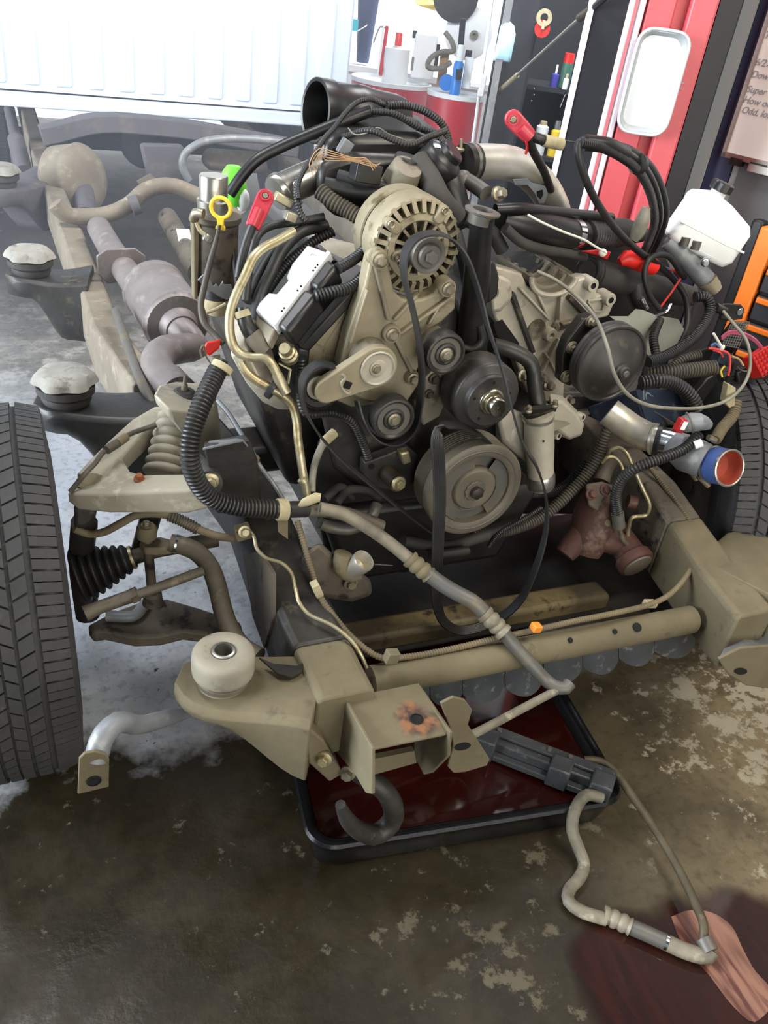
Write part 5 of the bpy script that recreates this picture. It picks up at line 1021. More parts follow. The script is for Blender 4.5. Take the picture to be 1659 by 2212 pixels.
# injector control module
A_, B_, C_, D_ = P(664, 528, 1.56), P(712, 546, 1.50), P(592, 702, 1.42), P(548, 668, 1.47)
nn = (D_-A_).cross(B_-A_).normalized(); nn = nn if nn.dot(CAM-A_) < 0 else -nn      # inward
def mod(s, t): return A_+(B_-A_)*s+(D_-A_)*t+((C_-B_)-(D_-A_))*(s*t)
mo_ = obj('control_module', G().prism([mod(s, t) for s, t in ((0, 0), (.9, 0), (.9, 1), (.05, 1), (-.02, .9), (.02, .74), (.30, .70), (.32, .5), (.16, .47), (.0, .30))], nn*.035), 'alu_case', en, bevel=.004, label='bright silver control module tilted on the left bank')
obj('module_edge', G().prism([mod(.9, -.01)-nn*.004, mod(1.06, .0)-nn*.004, mod(1.06, 1.0)-nn*.004, mod(.9, 1.01)-nn*.004], nn*.02), 'alu_case', mo_, bevel=.002)
obj('connector_block', G().prism([mod(1.06, .06), mod(1.55, .10), mod(1.52, .42), mod(1.06, .42)], nn*.045), 'black_plastic', mo_, bevel=.008)
obj('connector_block', G().prism([mod(1.06, .48), mod(1.62, .46), mod(1.55, .98), mod(1.06, .98)], nn*.045), 'black_plastic', mo_, bevel=.008)
g = G()
for i in range(9): g.prism([mod(.42+.03*i, .085), mod(.42+.03*i+.008+.01*(i % 3 == 0), .085), mod(.42+.03*i+.008+.01*(i % 3 == 0), .125), mod(.42+.03*i, .125)], -nn*.0006)
for i in range(4): g.prism([mod(.5+.05*i, .15), mod(.53+.05*i, .15), mod(.53+.05*i, .163), mod(.5+.05*i, .163)], -nn*.0006)
obj('bar_label', g, 'print_dark', mo_, kind='stuff')
g = G()
for t in (.2, .24, .28, .50, .56, .80, .84): g.lathe([(0, 0), (.0022, 0), (.0022, .001)], mod(.985, t)-nn*.0045, -nn, 8)
obj('edge_holes', g, 'dark_void', mo_, kind='stuff')
obj('module_foot', G().prism([mod(.0, 1.0)+nn*.012, mod(.95, 1.0)+nn*.012, mod(.95, 1.16)+nn*.02, mod(.1, 1.08)+nn*.02], nn*.02), 'cast_alu_dirty', mo_, bevel=.003)
# upper intake: air inlet snout, manifold, black canister
ai = obj('air_inlet', G().lathe([(.058, -.004), (.063, -.006), (.066, -.004), (.066, .03), (.063, .034), (.0625, .085), (.064, .09), (.064, .11), (.060, .13), (.055, .20), (.05, .22)], P(684, 240, 1.86), (.98, .16, -.06), 44), 'black_plastic', en, label='black round air inlet with its open mouth facing left')
obj('inlet_bore', G().lathe([(.058, -.004), (.054, .02), (.05, .16), (0, .16)], P(684, 240, 1.86), (.98, .16, -.06), 36), 'black_plastic', ai)
obj('inlet_housing', G().loft([[P(u, v, y) for u, v in q] for q, y in ((((735, 215), (800, 222), (900, 245), (960, 290), (950, 330), (860, 345), (740, 330), (705, 285)), 1.90), (((700, 300), (780, 290), (900, 290), (960, 320), (940, 420), (850, 440), (760, 430), (690, 380)), 1.72))]), 'black_plastic', en, bevel=.02, ang=50)
obj('intake_manifold', G().loft([[P(u, v, y) for u, v in q] for q, y in ((((690, 350), (760, 330), (860, 335), (930, 360), (985, 420), (980, 470), (860, 480), (720, 470), (680, 420)), 1.66), (((690, 330), (760, 310), (860, 315), (930, 340), (985, 400), (980, 460), (860, 470), (720, 460), (680, 400)), 1.92))]), 'black_coat', en, bevel=.02, ang=50)
for pts, r in (([(700, 400, 1.64), (760, 412, 1.62), (820, 420, 1.60)], .017), ([(730, 380, 1.64), (790, 395, 1.61), (840, 405, 1.60)], .013), ([(1000, 470, 1.58), (1060, 500, 1.58), (1085, 540, 1.58)], .016), ([(985, 500, 1.56), (1000, 560, 1.54), (1012, 620, 1.53)], .013)):
    obj('intake_hose', G().tube(line(pts), r, 12), 'black_rubber', en)
plate('inlet_boss', [(875, 262), (905, 258), (925, 285), (915, 310), (882, 300)], 1.80, .05, 'dark_rubber', en, .008)
obj('turbo_casting', G().lathe([(0, .03), (.03, .03), (.036, .0), (.038, -.05), (.03, -.09), (0, -.09)], P(868, 385, 1.60), (.1, -.5, .9), 28), 'cast_alu_dirty', en); obj('turbo_flange', G().lathe([(0, .02), (.026, .02), (.03, 0), (.03, -.06), (0, -.06)], P(875, 360, 1.62), (.15, -.2, 1), 24), 'black_coat', en)
obj('intake_duct', G().tube([P(900, 345, 1.62), P(930, 390, 1.58), P(950, 430, 1.55), P(985, 470, 1.55)], .024, 14), 'dark_rubber', en)
obj('intake_duct', G().tube([P(925, 330, 1.66), P(965, 380, 1.62), P(985, 440, 1.60), P(1000, 480, 1.6)], .028, 14), 'black_plastic', en)
vb = lat('vacuum_canister', [(0, .03), (.024, .03), (.027, .027), (.028, .016), (.040, .010), (.045, .003), (.046, -.01), (.046, -.06), (.04, -.07), (0, -.07)], 958, 345, 1.62, 'black_plastic', ax=(.5, -.45, .75), n=40, label='round black canister with polished cover behind the alternator')
obj('cover_plate', G().lathe([(.030, .0165), (.037, .0125), (.0415, .009), (.042, .0085)], P(958, 345, 1.62), (.5, -.45, .75), 40, None, -2.2, .9), 'chrome', vb)
obj('outlet_tube', G().tube([P(1000, 385, 1.66), P(1025, 400, 1.62), P(1050, 418, 1.58)], .016, 14), 'pulley_grey', en); obj('outlet_valve', G().ball(P(1000, 388, 1.65), .020, 14), 'pulley_grey', en)
hb = obj('tee_bolt', G().hexbolt(P(1073, 420, 1.56), .011, (.25, -.8, .35), .02), 'bolt_steel', en)
# silver charge pipe on the right
cpn = obj('charge_pipe', G().tube([P(u, v, y) for u, v, y in ((1008, 350, 1.74), (1040, 350, 1.75), (1085, 350, 1.76), (1130, 364, 1.78), (1170, 400, 1.80), (1196, 445, 1.82), (1208, 490, 1.84))], .0385, 28), 'alu_warm', en, label='polished silver charge pipe elbow')
obj('band_clamp', G().tube([P(1000, 352, 1.735), P(1024, 351, 1.742)], .0405, 28), 'black_coat', cpn); obj('clamp_band', G().tube([P(1008, 351, 1.737), P(1015, 351, 1.74)], .042, 28), 'alu_smooth', cpn)
obj('clamp_screw', G().tube([P(996, 300, 1.74), P(996, 328, 1.74)], .004, 8).tube([P(985, 322, 1.74), P(1012, 325, 1.74)], .005, 8), 'bolt_steel', cpn)
plate('slotted_bracket', [(1108, 388), (1140, 386), (1150, 395), (1178, 402), (1184, 418), (1176, 440), (1164, 440), (1155, 418), (1140, 400), (1112, 400)], 1.70, .004, 'shield_grey', en, .001)
plate('slot', [(1160, 414), (1172, 410), (1174, 420), (1168, 430), (1161, 424)], 1.698, .0015, 'dark_void', en, 0)
# black air duct across the right side
ad = obj('air_duct', G().tube([P(u, v, y) for u, v, y in ((1082, 472, 1.60), (1130, 486, 1.60), (1190, 498, 1.62), (1235, 506, 1.65), (1262, 508, 1.68))], [.024, .034, .036, .035, .034], 24), 'black_plastic', en, label='thick glossy black air duct above the right bank')
obj('duct_sleeve', G().tube([P(1258, 508, 1.67), P(1280, 508, 1.70), P(1310, 506, 1.74)], .038, 22, corr=.016), 'black_rubber', ad); obj('duct_end', G().tube([P(1308, 506, 1.74), P(1345, 502, 1.79), P(1385, 505, 1.85)], [.037, .036, .022], 22), 'dark_rubber', ad)
obj('duct_band', G().tube([P(1228, 505, 1.645), P(1240, 506, 1.655)], .0375, 24), 'chrome', ad)
obj('duct_rail', G().tube([P(u, v, y) for u, v, y in ((1070, 452, 1.58), (1120, 450, 1.58), (1180, 456, 1.62), (1240, 462, 1.66), (1320, 470, 1.72))], .012, 10), 'black_plastic', ad)
obj('return_hose', G().tube([P(u, v, y) for u, v, y in ((1090, 492, 1.56), (1125, 522, 1.56), (1170, 538, 1.58), (1220, 546, 1.62), (1262, 556, 1.66))], .0115, 12), 'dark_rubber', en)
# wide dusty hose with open end on the right
wh = obj('coolant_hose', G().tube([P(u, v, y) for u, v, y in ((1268, 586, 1.70), (1300, 594, 1.72), (1350, 606, 1.75), (1410, 622, 1.78), (1460, 634, 1.82), (1490, 640, 1.86))], [.036, .036, .037, .038, .034, .03], 24), 'dark_rubber', en, label='wide dark rubber hose with open ribbed end')
obj('hose_lip', G().lathe([(.026, .0), (.034, .002), (.038, 0), (.039, -.01), (.037, -.014), (.039, -.018), (.039, -.026), (.036, -.03)], P(1268, 586, 1.70), (P(1268, 586, 1.70)-P(1300, 594, 1.72)).normalized(), 28), 'black_rubber', wh); obj('hose_bore', G().lathe([(0, -.008), (.030, -.008), (.033, .001)], P(1268, 586, 1.70), (P(1268, 586, 1.70)-P(1300, 594, 1.72)).normalized(), 24), 'dark_void', wh)
obj('hose_branch', G().tube([P(1372, 618, 1.74), P(1378, 648, 1.72), P(1385, 668, 1.71)], [.03, .022, .017], 18), 'black_rubber', wh); obj('branch_fitting', G().tube([P(1385, 645, 1.70), P(1396, 668, 1.69)], .009, 10), 'chrome', wh)
# left bank fittings
obj('manifold_shield', G().loft([[P(u, v, y) for u, v, y in r] for r in (((490, 690, 1.52), (530, 660, 1.54), (580, 720, 1.55), (560, 700, 1.6)), ((498, 770, 1.45), (530, 752, 1.44), (600, 800, 1.46), (570, 790, 1.55)), ((530, 826, 1.44), (562, 822, 1.42), (622, 868, 1.44), (590, 860, 1.52)), ((566, 868, 1.47), (590, 876, 1.45), (628, 886, 1.46), (600, 885, 1.5)))]), 'cast_alu_pale', en, bevel=.004, ang=50, label='pale exhaust heat shield under the left bank')
fb = obj('fuel_fitting', G().lathe([(0, .03), (.011, .03), (.012, .026), (.0125, .014), (.016, .012), (.016, .004), (.013, 0), (.018, -.004), (.018, -.018), (0, -.02)], P(622, 764, 1.42), (-.45, -.6, .65), 20), 'zinc', en, label='brass coloured fuel fitting')
obj('line_connector', G().tube([P(524, 665, 1.47), P(528, 690, 1.46), P(540, 718, 1.45), P(556, 738, 1.45)], [.012, .014, .015, .016], 14), 'black_plastic', en); obj('connector_ring', G().tube([P(521, 672, 1.468), P(526, 686, 1.462)], .0155, 14), 'tag_paper', en)
obj('connector_body', G().tube([P(544, 722, 1.45), P(560, 742, 1.44), P(578, 758, 1.43)], [.018, .02, .016], 14), 'pulley_dust', en)
obj('fitting_bracket', G().prism([P(u, v, 1.47) for u, v in ((545, 690), (600, 725), (640, 735), (636, 760), (590, 745), (540, 712))], (0, .02, 0)), 'cast_alu_dirty', en, bevel=.004)
# lower front: sensors, mounts and covers
plate('sensor_bracket', [(788, 1000), (830, 985), (880, 965), (905, 985), (900, 1040), (860, 1062), (815, 1055), (786, 1028)], 1.42, .03, 'frame_dark'); obj('bracket_hole', G().lathe([(0, .001), (.007, .001)], P(803, 1008, 1.418), FY, 16), 'dark_void', en)
obj('oil_switch', G().tube([P(835, 1020, 1.42), P(860, 1045, 1.36)], .02, 16), 'brown_oil', en); bolt(860, 1044, 1.352, .0115, en, 'zinc', (.1, -.9, .1)); plate('sensor_plug', [(865, 980), (885, 976), (890, 1000), (872, 1006)], 1.40, .025, 'zinc', en, .004)
obj('lower_case', G().loft([[P(u, v, y) for u, v in ((690, 940), (790, 960), (900, 1060), (930, 1150), (880, 1240), (700, 1190), (670, 1040))] for y in (1.48, 1.6)]), 'black_coat', en, bevel=.015)
em = obj('engine_mount', G().loft([[P(u, v, y) for u, v in ((650, 1200), (690, 1170), (735, 1210), (800, 1250), (805, 1285), (760, 1300), (690, 1290), (655, 1260))] for y in (1.28, 1.42)]), 'frame_steel', en, bevel=.012); bolt(757, 1259, 1.27, .011, em, 'frame_dust')
obj('drain_elbow', G().tube([P(742, 1195, 1.27), P(737, 1225, 1.265), P(760, 1240, 1.26), P(775, 1235, 1.26)], .019, 14), 'frame_dust', en); cu = obj('metal_cup', G().lathe([(0, -.03), (.018, -.03), (.023, .0), (.0245, .022), (.0235, .026), (.022, .022), (.016, .0), (0, -.004)], P(772, 1222, 1.25), (.35, -.45, .85), 26), 'alu_warm', en); obj('thin_rod', G().tube([P(800, 1219, 1.24), P(848, 1222, 1.24)], .0018, 6), 'chrome', en)
for pts, r in (([(690, 1130, 1.34), (720, 1140, 1.34), (760, 1142, 1.33), (800, 1118, 1.34), (815, 1090, 1.36)], .013), ([(725, 1090, 1.36), (750, 1060, 1.40), (790, 1060, 1.42), (820, 1075, 1.42)], .010), ([(700, 1080, 1.36), (735, 1052, 1.40), (760, 1075, 1.42)], .009)):
    obj('lower_hose', G().tube(line(pts), r, 12), 'pulley_grey' if r > .012 else 'dark_rubber', en)
obj('open_hose', G().tube([P(648, 1104, 1.33), P(720, 1105, 1.315), P(790, 1125, 1.30), P(824, 1140, 1.29)], [.012, .015, .016, .0165], 14), 'frame_steel', en)
obj('cooler_pipe', G().tube([P(870, 1168, 1.36), P(960, 1180, 1.37), P(1040, 1160, 1.38), P(1100, 1140, 1.4)], .014, 12), 'dark_rubber', en); obj('pipe_stub', G().tube([P(930, 1200, 1.33), P(1010, 1190, 1.34)], .012, 12), 'black_coat', en)
# ------------------------------------------------------------------ drive belt (loose, seven ribs)
def belt_prof(w_, t=.0045, n=6):
    pr = [(-w_/2, t/2), (w_/2, t/2)]
    for i in range(n, -1, -1):
        x = -w_/2+w_*i/n; pr.append((x, -t*.25 if i in (0, n) else -t*.2))
        if i: pr.append((x-w_/n*.5, -t*.5))
    return pr
def belt(g, pts, w_, y_amt):
    """pts: pixel points; y_amt: per point, 1 = belt lies across the pulleys, 0 = turned to face the front"""
    ctrl = line(pts); path = crom(ctrl, .008); m = len(path); cum = [0]
    for i in range(1, len(ctrl)): cum.append(cum[-1]+(ctrl[i]-ctrl[i-1]).length)
    wd = []
    for i in range(m):
        x = cum[-1]*i/(m-1); j = 0
        while j < len(cum)-2 and cum[j+1] < x: j += 1
        f = (x-cum[j])/max(cum[j+1]-cum[j], 1e-9); a = y_amt[j]+(y_amt[min(j+1, len(y_amt)-1)]-y_amt[j])*min(1, f)
        wd.append(V((1-abs(a), a, .0)).normalized())
    return g.sweep(path, belt_prof(w_), cap=True, wdir=wd)
bl_ = thing('drive_belt', 'long black ribbed drive belt looped slack over the engine pulleys', 'belt', P(945, 1320, 1.25))
up = [(938, 1152, 1.335), (880, 1110, 1.335), (800, 1045, 1.34), (730, 985, 1.345), (680, 925, 1.35), (655, 870, 1.35), (651, 835, 1.35), (662, 806, 1.355), (690, 786, 1.36), (725, 792, 1.36)]
b = belt(G(), up, .028, [1]*10); obj('left_run', b, 'black_rubber', bl_)
b = belt(G(), [(770, 866, 1.37), (782, 905, 1.355), (800, 935, 1.35), (828, 954, 1.34), (862, 954, 1.335), (890, 930, 1.335), (906, 880, 1.335), (912, 820, 1.335), (906, 740, 1.335), (890, 660, 1.335), (874, 600, 1.34), (874, 555, 1.35), (892, 520, 1.36), (925, 505, 1.365), (965, 510, 1.36), (1000, 545, 1.34), (1030, 620, 1.33), (1052, 700, 1.31), (1085, 800, 1.26), (1105, 880, 1.235), (1130, 960, 1.22), (1160, 1010, 1.215), (1180, 1080, 1.21), (1178, 1150, 1.205), (1155, 1230, 1.20), (1120, 1300, 1.21), (1070, 1340, 1.22), (1000, 1362, 1.22), (962, 1345, 1.22), (946, 1310, 1.22), (943, 1260, 1.22), (946, 1180, 1.22), (950, 1080, 1.235), (948, 1000, 1.25), (944, 950, 1.26), (950, 925, 1.27), (985, 918, 1.28), (1030, 935, 1.30), (1075, 970, 1.335)], .028, [1]*16+[.95, .85, .75, .7, .7, .7, .7, .75, .8, .8, .8, .7, .5, .3, .1, 0, 0, 0, .1, .4, .8, 1, 1])
obj('main_run', b, 'black_rubber', bl_)
# ------------------------------------------------------------------ hoses, cables and loom
def hose(name, pts, wpx, m, lab, cat='hose', corr=0, n=12, parent=None, **k):
    w3 = line(pts); r = pxm(wpx, w3[len(w3)//2])/2; g = G().tube(w3, r, n, corr=corr)
    return obj(name, g, m, parent, **k) if parent else solo(name, g, m, lab, cat, **k)
big = thing('corrugated_hose', 'thick black corrugated loom hose curving down the left side to a tan clamp', 'hose', P(500, 1110, 1.38))
hose('hose_body', [(470, 800, 1.40), (458, 825, 1.38), (436, 872, 1.345), (416, 930, 1.315), (410, 986, 1.295), (426, 1040, 1.285), (458, 1076, 1.28), (510, 1094, 1.275), (560, 1098, 1.275), (604, 1101, 1.275)], 44, 'loom', '', corr=.0075, n=16, parent=big)
hose('split_end', [(484, 778, 1.41), (470, 800, 1.40), (456, 832, 1.385)], 20, 'loom', '', corr=.006, parent=big)
obj('tan_clamp', G().tube([P(598, 1101, 1.275), P(620, 1101, 1.275)], .0225, 18), 'tag_paper', big, bevel=.002); obj('clamp_tail', G().prism([P(u, v, 1.26) for u, v in ((600, 1112), (622, 1112), (622, 1165), (602, 1150))], (0, .004, 0)), 'frame_dust', big)
hose('taped_end', [(620, 1101, 1.275), (640, 1100, 1.28), (662, 1100, 1.285)], 36, 'black_rubber', '', parent=big)
obj('gold_tab', G().loft([[P(u, v, y)+V((0, 0, dz)) for u, v, y in ((643, 1092, 1.27), (652, 1078, 1.275), (680, 1064, 1.28), (694, 1066, 1.28), (692, 1080, 1.275), (665, 1090, 1.27))] for dz in (0, -.004)]), 'zinc', big)
hose('loom_collar', [(476, 800, 1.395), (483, 788, 1.40)], 48, 'tag_paper', '', parent=big)
# gold coolant pipes
gp = thing('coolant_pipe', 'gold zinc coolant pipe bending around the left bank with open end', 'pipe', P(560, 780, 1.45))
obj('pipe', G().tube([P(*q) for q in ((634, 500, 1.56), (600, 520, 1.54), (568, 537, 1.52), (548, 556, 1.51), (530, 595, 1.50), (505, 650, 1.48), (496, 690, 1.465), (500, 735, 1.45), (516, 762, 1.44), (545, 772, 1.43), (572, 772, 1.42), (588, 788, 1.41), (600, 812, 1.40))], .0092, 14), 'zinc', gp)
obj('pipe_end', G().tube([P(598, 808, 1.402), P(606, 826, 1.395), P(612, 838, 1.39), P(620, 850, 1.385)], [.0105, .0115, .0105, .0105], 16), 'zinc', gp); obj('pipe_mouth', G().lathe([(0, -.012), (.0085, -.012), (.0088, .001), (.0105, .0005)], P(620, 850, 1.384), (P(620, 850, 1.384)-P(606, 826, 1.395)).normalized(), 16), 'rust', gp)
obj('pipe_bracket', G().beam(P(602, 784, 1.42), P(628, 798, 1.415), .003, .008, (0, 1, 0)).beam(P(627, 797, 1.415), P(622, 828, 1.41), .003, .008, (0, 1, 0)), 'zinc', gp)
g2 = thing('coolant_pipe', 'thin dirty gold pipe dropping straight down beside the belt tensioner', 'pipe', P(660, 1065, 1.33))
obj('pipe', G().tube([P(*q) for q in ((520, 782, 1.44), (532, 803, 1.43), (552, 820, 1.42), (580, 836, 1.41), (608, 852, 1.40), (630, 872, 1.395), (640, 905, 1.385), (644, 950, 1.37), (654, 1020, 1.345), (663, 1070, 1.33))], .0088, 14), 'zinc', g2)
obj('rubber_ring', G().lathe([(.011, -.006), (.017, -.006), (.018, 0), (.017, .006), (.011, .006), (.011, -.006)], P(586, 843, 1.40), (.7, -.6, -.4), 20), 'black_rubber', g2); obj('clip_ring', G().tube([P(652, 1034, 1.335), P(656, 1040, 1.333)], .0105, 12), 'zinc', g2)
br_ = hose('braided_hose', [(716, 945, 1.42), (697, 962, 1.40), (682, 995, 1.38), (675, 1030, 1.36), (674, 1062, 1.34)], 16, 'wire_grey', 'short grey braided hose beside the lower gold pipe'); obj('hose_connector', G().tube([P(700, 955, 1.405), P(722, 935, 1.42)], .011, 10), 'tag_paper', br_)
# dipstick
dk = thing('dipstick', 'bright yellow ring-handled dipstick beside the grey canister', 'dipstick', P(478, 750, 1.6))
rc_ = P(477, 449, 1.66); rr_ = .0195
ring_ = [rc_+E1*(math.cos(t)*rr_)+V((0, 0, math.sin(t)*rr_)) for t in [2*PI*i/24 for i in range(25)]]
obj('ring_handle', G().tube(ring_, .0042, 10, step=.004), 'yellow_plastic', dk)
obj('handle_tab', G().loft([[rc_+E1*a+V((0, 0, z))+N1*d for a, d in ((-w_, -.004), (w_, -.004), (w_, .004), (-w_, .004))] for w_, z in ((.0085, -.018), (.0065, -.026), (.0065, -.034), (.0095, -.037), (.0095, -.042))]), 'yellow_plastic', dk, bevel=.001)
obj('guide_tube', G().tube([P(u, v, y) for u, v, y in ((474, 486, 1.655), (468, 515, 1.65), (455, 562, 1.64), (441, 620, 1.63), (434, 660, 1.62), (440, 695, 1.60), (462, 722, 1.58), (482, 742, 1.56))], [.0035, .0045, .006, .0065, .0065, .0065, .0065, .0065], 10), 'loom_dusty', dk)
# canister
cn = thing('filter_canister', 'grey filter canister with bright aluminium cap left of the engine', 'canister', P(466, 640, 1.75))
cb0 = P(465, 636, 1.74); ct = P(466, 470, 1.74); H = (ct.z-cb0.z)
obj('canister_body', G().lathe([(0, 0), (.042, 0), (.046, .01), (.047, H-.01), (.052, H-.004), (.052, H+.006), (.03, H+.012), (0, H+.012)], cb0, (0, 0, 1), 36), 'frame_steel', cn); obj('side_web', G().prism([cb0+V((x, -.03, z)) for x, z in ((-.052, .0), (-.044, .0), (-.040, H), (-.054, H))], (0, .03, 0)), 'frame_dust', cn, bevel=.003)
obj('aluminium_cap', G().lathe([(.031, 0), (.034, .03), (.029, .032), (.029, .076), (.027, .079), (0, .079)], ct+V((-.005, 0, .005)), (0, 0, 1), 32), 'alu_smooth', cn)
obj('inlet_elbow', G().tube([P(418, 475, 1.70), P(424, 460, 1.69), P(440, 462, 1.68)], .010, 12), 'bolt_steel', cn); obj('inlet_pipe', G().tube([P(424, 480, 1.69), P(432, 498, 1.685), P(444, 508, 1.68)], .0045, 8), 'zinc', cn); obj('inlet_clip', G().box(P(449, 515, 1.68), (.02, .014, .016), Matrix.Rotation(.6, 3, 'Y')), 'alu_smooth', cn, bevel=.003)
obj('broken_bracket', G().prism([P(u, v, 1.66) for u, v in ((428, 606), (440, 594), (452, 602), (462, 620), (468, 614), (474, 622), (482, 608), (484, 616), (500, 616), (508, 640), (490, 648), (472, 640), (458, 630), (442, 628), (440, 618))], (0, .006, 0)), 'shield_grey', cn)
wc = P(468, 650, 1.70); obj('drain_collar', G().lathe([(0, -.03), (.02, -.028), (.028, -.01), (.031, .0), (.031, .008), (.028, .009), (.028, .03), (0, .03)], wc, (0, 0, 1), 26), 'tag_paper', cn); obj('collar_seal', G().lathe([(.0295, .008), (.0295, .034), (.02, .04)], wc, (0, 0, 1), 26), 'black_rubber', cn); obj('drain_lever', G().tube([P(446, 676, 1.66), P(466, 668, 1.66), P(488, 656, 1.66)], .004, 8), 'tag_paper', cn)
gcap = thing('green_bottle', 'bright green plastic bottle standing behind the aluminium cap', 'bottle', P(503, 440, 2.0))
q = P(503, 440, 2.0); obj('body', G().lathe([(0, 0), (.03, 0), (.032, .04), (.026, .07), (.016, .085), (0, .086)], q, (0, 0, 1), 20), 'green_plastic', gcap); obj('clear_trigger', G().ball(P(524, 432, 1.98), .018, 12, (1, .7, 1.5)), 'white_plastic', gcap)
# red terminal boots and their cables
def boot(u0, v0, u1, v1, y0, y1, wpx, lab, m='boot_red'):
    a, b_ = P(u0, v0, y0), P(u1, v1, y1); d = (b_-a); L = d.length; d.normalize(); s = d.cross(N1).normalized(); n_ = s.cross(d); w_ = pxm(wpx, a)/2
    o = thing('battery_terminal_boot', lab, 'battery cable', b_)
    pts = [a+s*(w_*math.cos(t))-d*(w_*math.sin(t)) for t in [PI*i/10 for i in range(11)]]+[a-s*w_*.96+d*(L*.5), b_-s*w_*.82, b_+s*w_*.82, a+s*w_*.96+d*(L*.5)]
    nn_ = n_ if n_.dot(CAM-a) < 0 else -n_
    obj('boot_shell', G().prism(pts, nn_*w_*.75), m, o, bevel=w_*.18)
    obj('boot_collar', G().tube([a+d*L*.45-nn_*w_*.1, b_-nn_*w_*.05], w_*.62, 16), m, o); obj('stud_ring', G().lathe([(w_*.40, 0), (w_*.62, .0), (w_*.62, .004), (w_*.40, .004)], a, -nn_, 22), m, o)
    obj('terminal_nut', G().hexbolt(a+nn_*.002, w_*.36, -nn_, .006), 'bolt_steel' if m == 'boot_red' else 'dark_bolt', o)
    return o
o1 = boot(573, 424, 545, 490, 1.58, 1.55, 37, 'red battery terminal boot at upper left with brass stud')
obj('cable', G().tube([P(*q) for q in ((546, 486, 1.552), (533, 520, 1.55), (521, 565, 1.54), (515, 600, 1.53))], .0085, 10), 'black_rubber', o1)
o2 = boot(1109, 258, 1146, 298, 1.62, 1.60, 38, 'red battery terminal boot held up in front of the black locker')
obj('cable', G().tube([P(*q) for q in ((1140, 290, 1.60), (1150, 322, 1.62), (1166, 352, 1.66), (1176, 372, 1.70), (1190, 410, 1.76))], .0095, 12), 'black_rubber', o2); obj('red_wire', G().tube([P(1137, 303, 1.6), P(1139, 318, 1.61), P(1136, 332, 1.62)], .003, 6), 'wire_red', o2)
o3 = thing('tagged_cable', 'black cable with cream paper tag leading right from the raised red boot', 'cable', P(1195, 312, 1.6))
obj('cable', G().tube([P(*q) for q in ((1146, 292, 1.61), (1160, 298, 1.6), (1176, 304, 1.6))], .0105, 12), 'black_rubber', o3); obj('paper_tag', G().tube([P(1174, 303, 1.6), P(1194, 308, 1.6), P(1214, 312, 1.6)], .0125, 14), 'tag_paper', o3); obj('strand', G().tube([P(1212, 303, 1.6), P(1232, 305, 1.6), P(1246, 308, 1.6)], .0012, 6), 'chrome', o3)
o4 = thing('battery_terminal_boot', 'bright red cable boot low at the left beside the big corrugated hose', 'battery cable', P(458, 765, 1.56)); q = P(458, 752, 1.56)
obj('boot_shell', G().loft([[P(u, v, y) for u, v in ((438, 756), (446, 738), (462, 736), (478, 732), (474, 752), (452, 770))] for y in (1.55, 1.59)]), 'bright_red', o4, bevel=.004); obj('cable', G().tube([P(464, 768, 1.57), P(470, 800, 1.56), P(455, 832, 1.57)], .011, 10), 'rail_dusty', o4); obj('spring_clip', G().tube([P(u, v, 1.54) for u, v in ((436, 772), (433, 758), (440, 745), (445, 768), (458, 790))], .002, 6), 'bolt_steel', o4)
# heavy cable bundle looping at upper right
cbn = thing('cable_bundle', 'thick black cable bundle arching over the right side of the engine', 'cable', P(1415, 515, 1.72))
for k, (du, dv, dy) in enumerate(((0, 0, 0), (13, -3, .02), (-10, 8, -.015))):
    obj('cable', G().tube([P(u+du*f, v+dv*f, y+dy) for u, v, y, f in ((1258, 306, 1.60, .3), (1300, 312, 1.60, .6), (1350, 330, 1.62, 1), (1392, 365, 1.65, 1), (1418, 420, 1.68, 1), (1424, 470, 1.70, 1), (1412, 510, 1.73, 1), (1396, 545, 1.78, 1))], .0105, 12, corr=.005 if k == 2 else 0), 'black_rubber' if k else 'black_plastic', cbn)
obj('tape_wrap', G().tube([P(1262, 308, 1.60), P(1310, 314, 1.60), P(1350, 332, 1.62)], .017, 14), 'black_plastic', cbn); obj('cable_tie', G().tube([P(1376, 352, 1.635), P(1382, 357, 1.64)], .023, 14), 'black_rubber', cbn)
hose('thin_cable', [(1262, 304, 1.60), (1249, 312, 1.59), (1252, 345, 1.58), (1275, 410, 1.58), (1315, 475, 1.60), (1370, 535, 1.66), (1420, 572, 1.70), (1452, 600, 1.72), (1480, 640, 1.70), (1484, 700, 1.66), (1462, 750, 1.62)], 15, 'black_rubber', 'thinner black cable dropping across the red lift post', 'cable')
hose('loop_cable', [(1478, 600, 1.70), (1440, 552, 1.68), (1402, 560, 1.66), (1392, 590, 1.65), (1402, 635, 1.64), (1424, 668, 1.64)], 13, 'black_rubber', 'small black cable loop around the bright red sleeve', 'cable')
rs_ = thing('red_sleeve', 'bright red plastic sleeve on the dark hose near the white reservoir', 'sleeve', P(1378, 575, 1.72))
obj('sleeve_body', G().tube([P(1338, 566, 1.70), P(1352, 558, 1.70), P(1382, 566, 1.70), P(1410, 576, 1.71)], [.010, .021, .024, .022], 18), 'bright_red', rs_); obj('blue_wire', G().tube([P(1412, 572, 1.71), P(1445, 582, 1.72)], .0045, 8), 'wire_blue', rs_); obj('red_wire', G().tube([P(1443, 580, 1.72), P(1462, 588, 1.71), P(1470, 602, 1.70), P(1450, 632, 1.69), (P(1426, 664, 1.67))], .003, 8, smooth=False), 'wire_red', rs_)
wp_ = thing('wrapped_plug', 'grey taped cable plug hanging beside the cable bundle', 'plug', P(1372, 520, 1.68)); obj('plug_body', G().tube([P(1396, 448, 1.66), P(1390, 470, 1.66), P(1376, 505, 1.67), P(1368, 520, 1.67)], [.010, .017, .018, .010], 14), 'wire_grey', wp_)
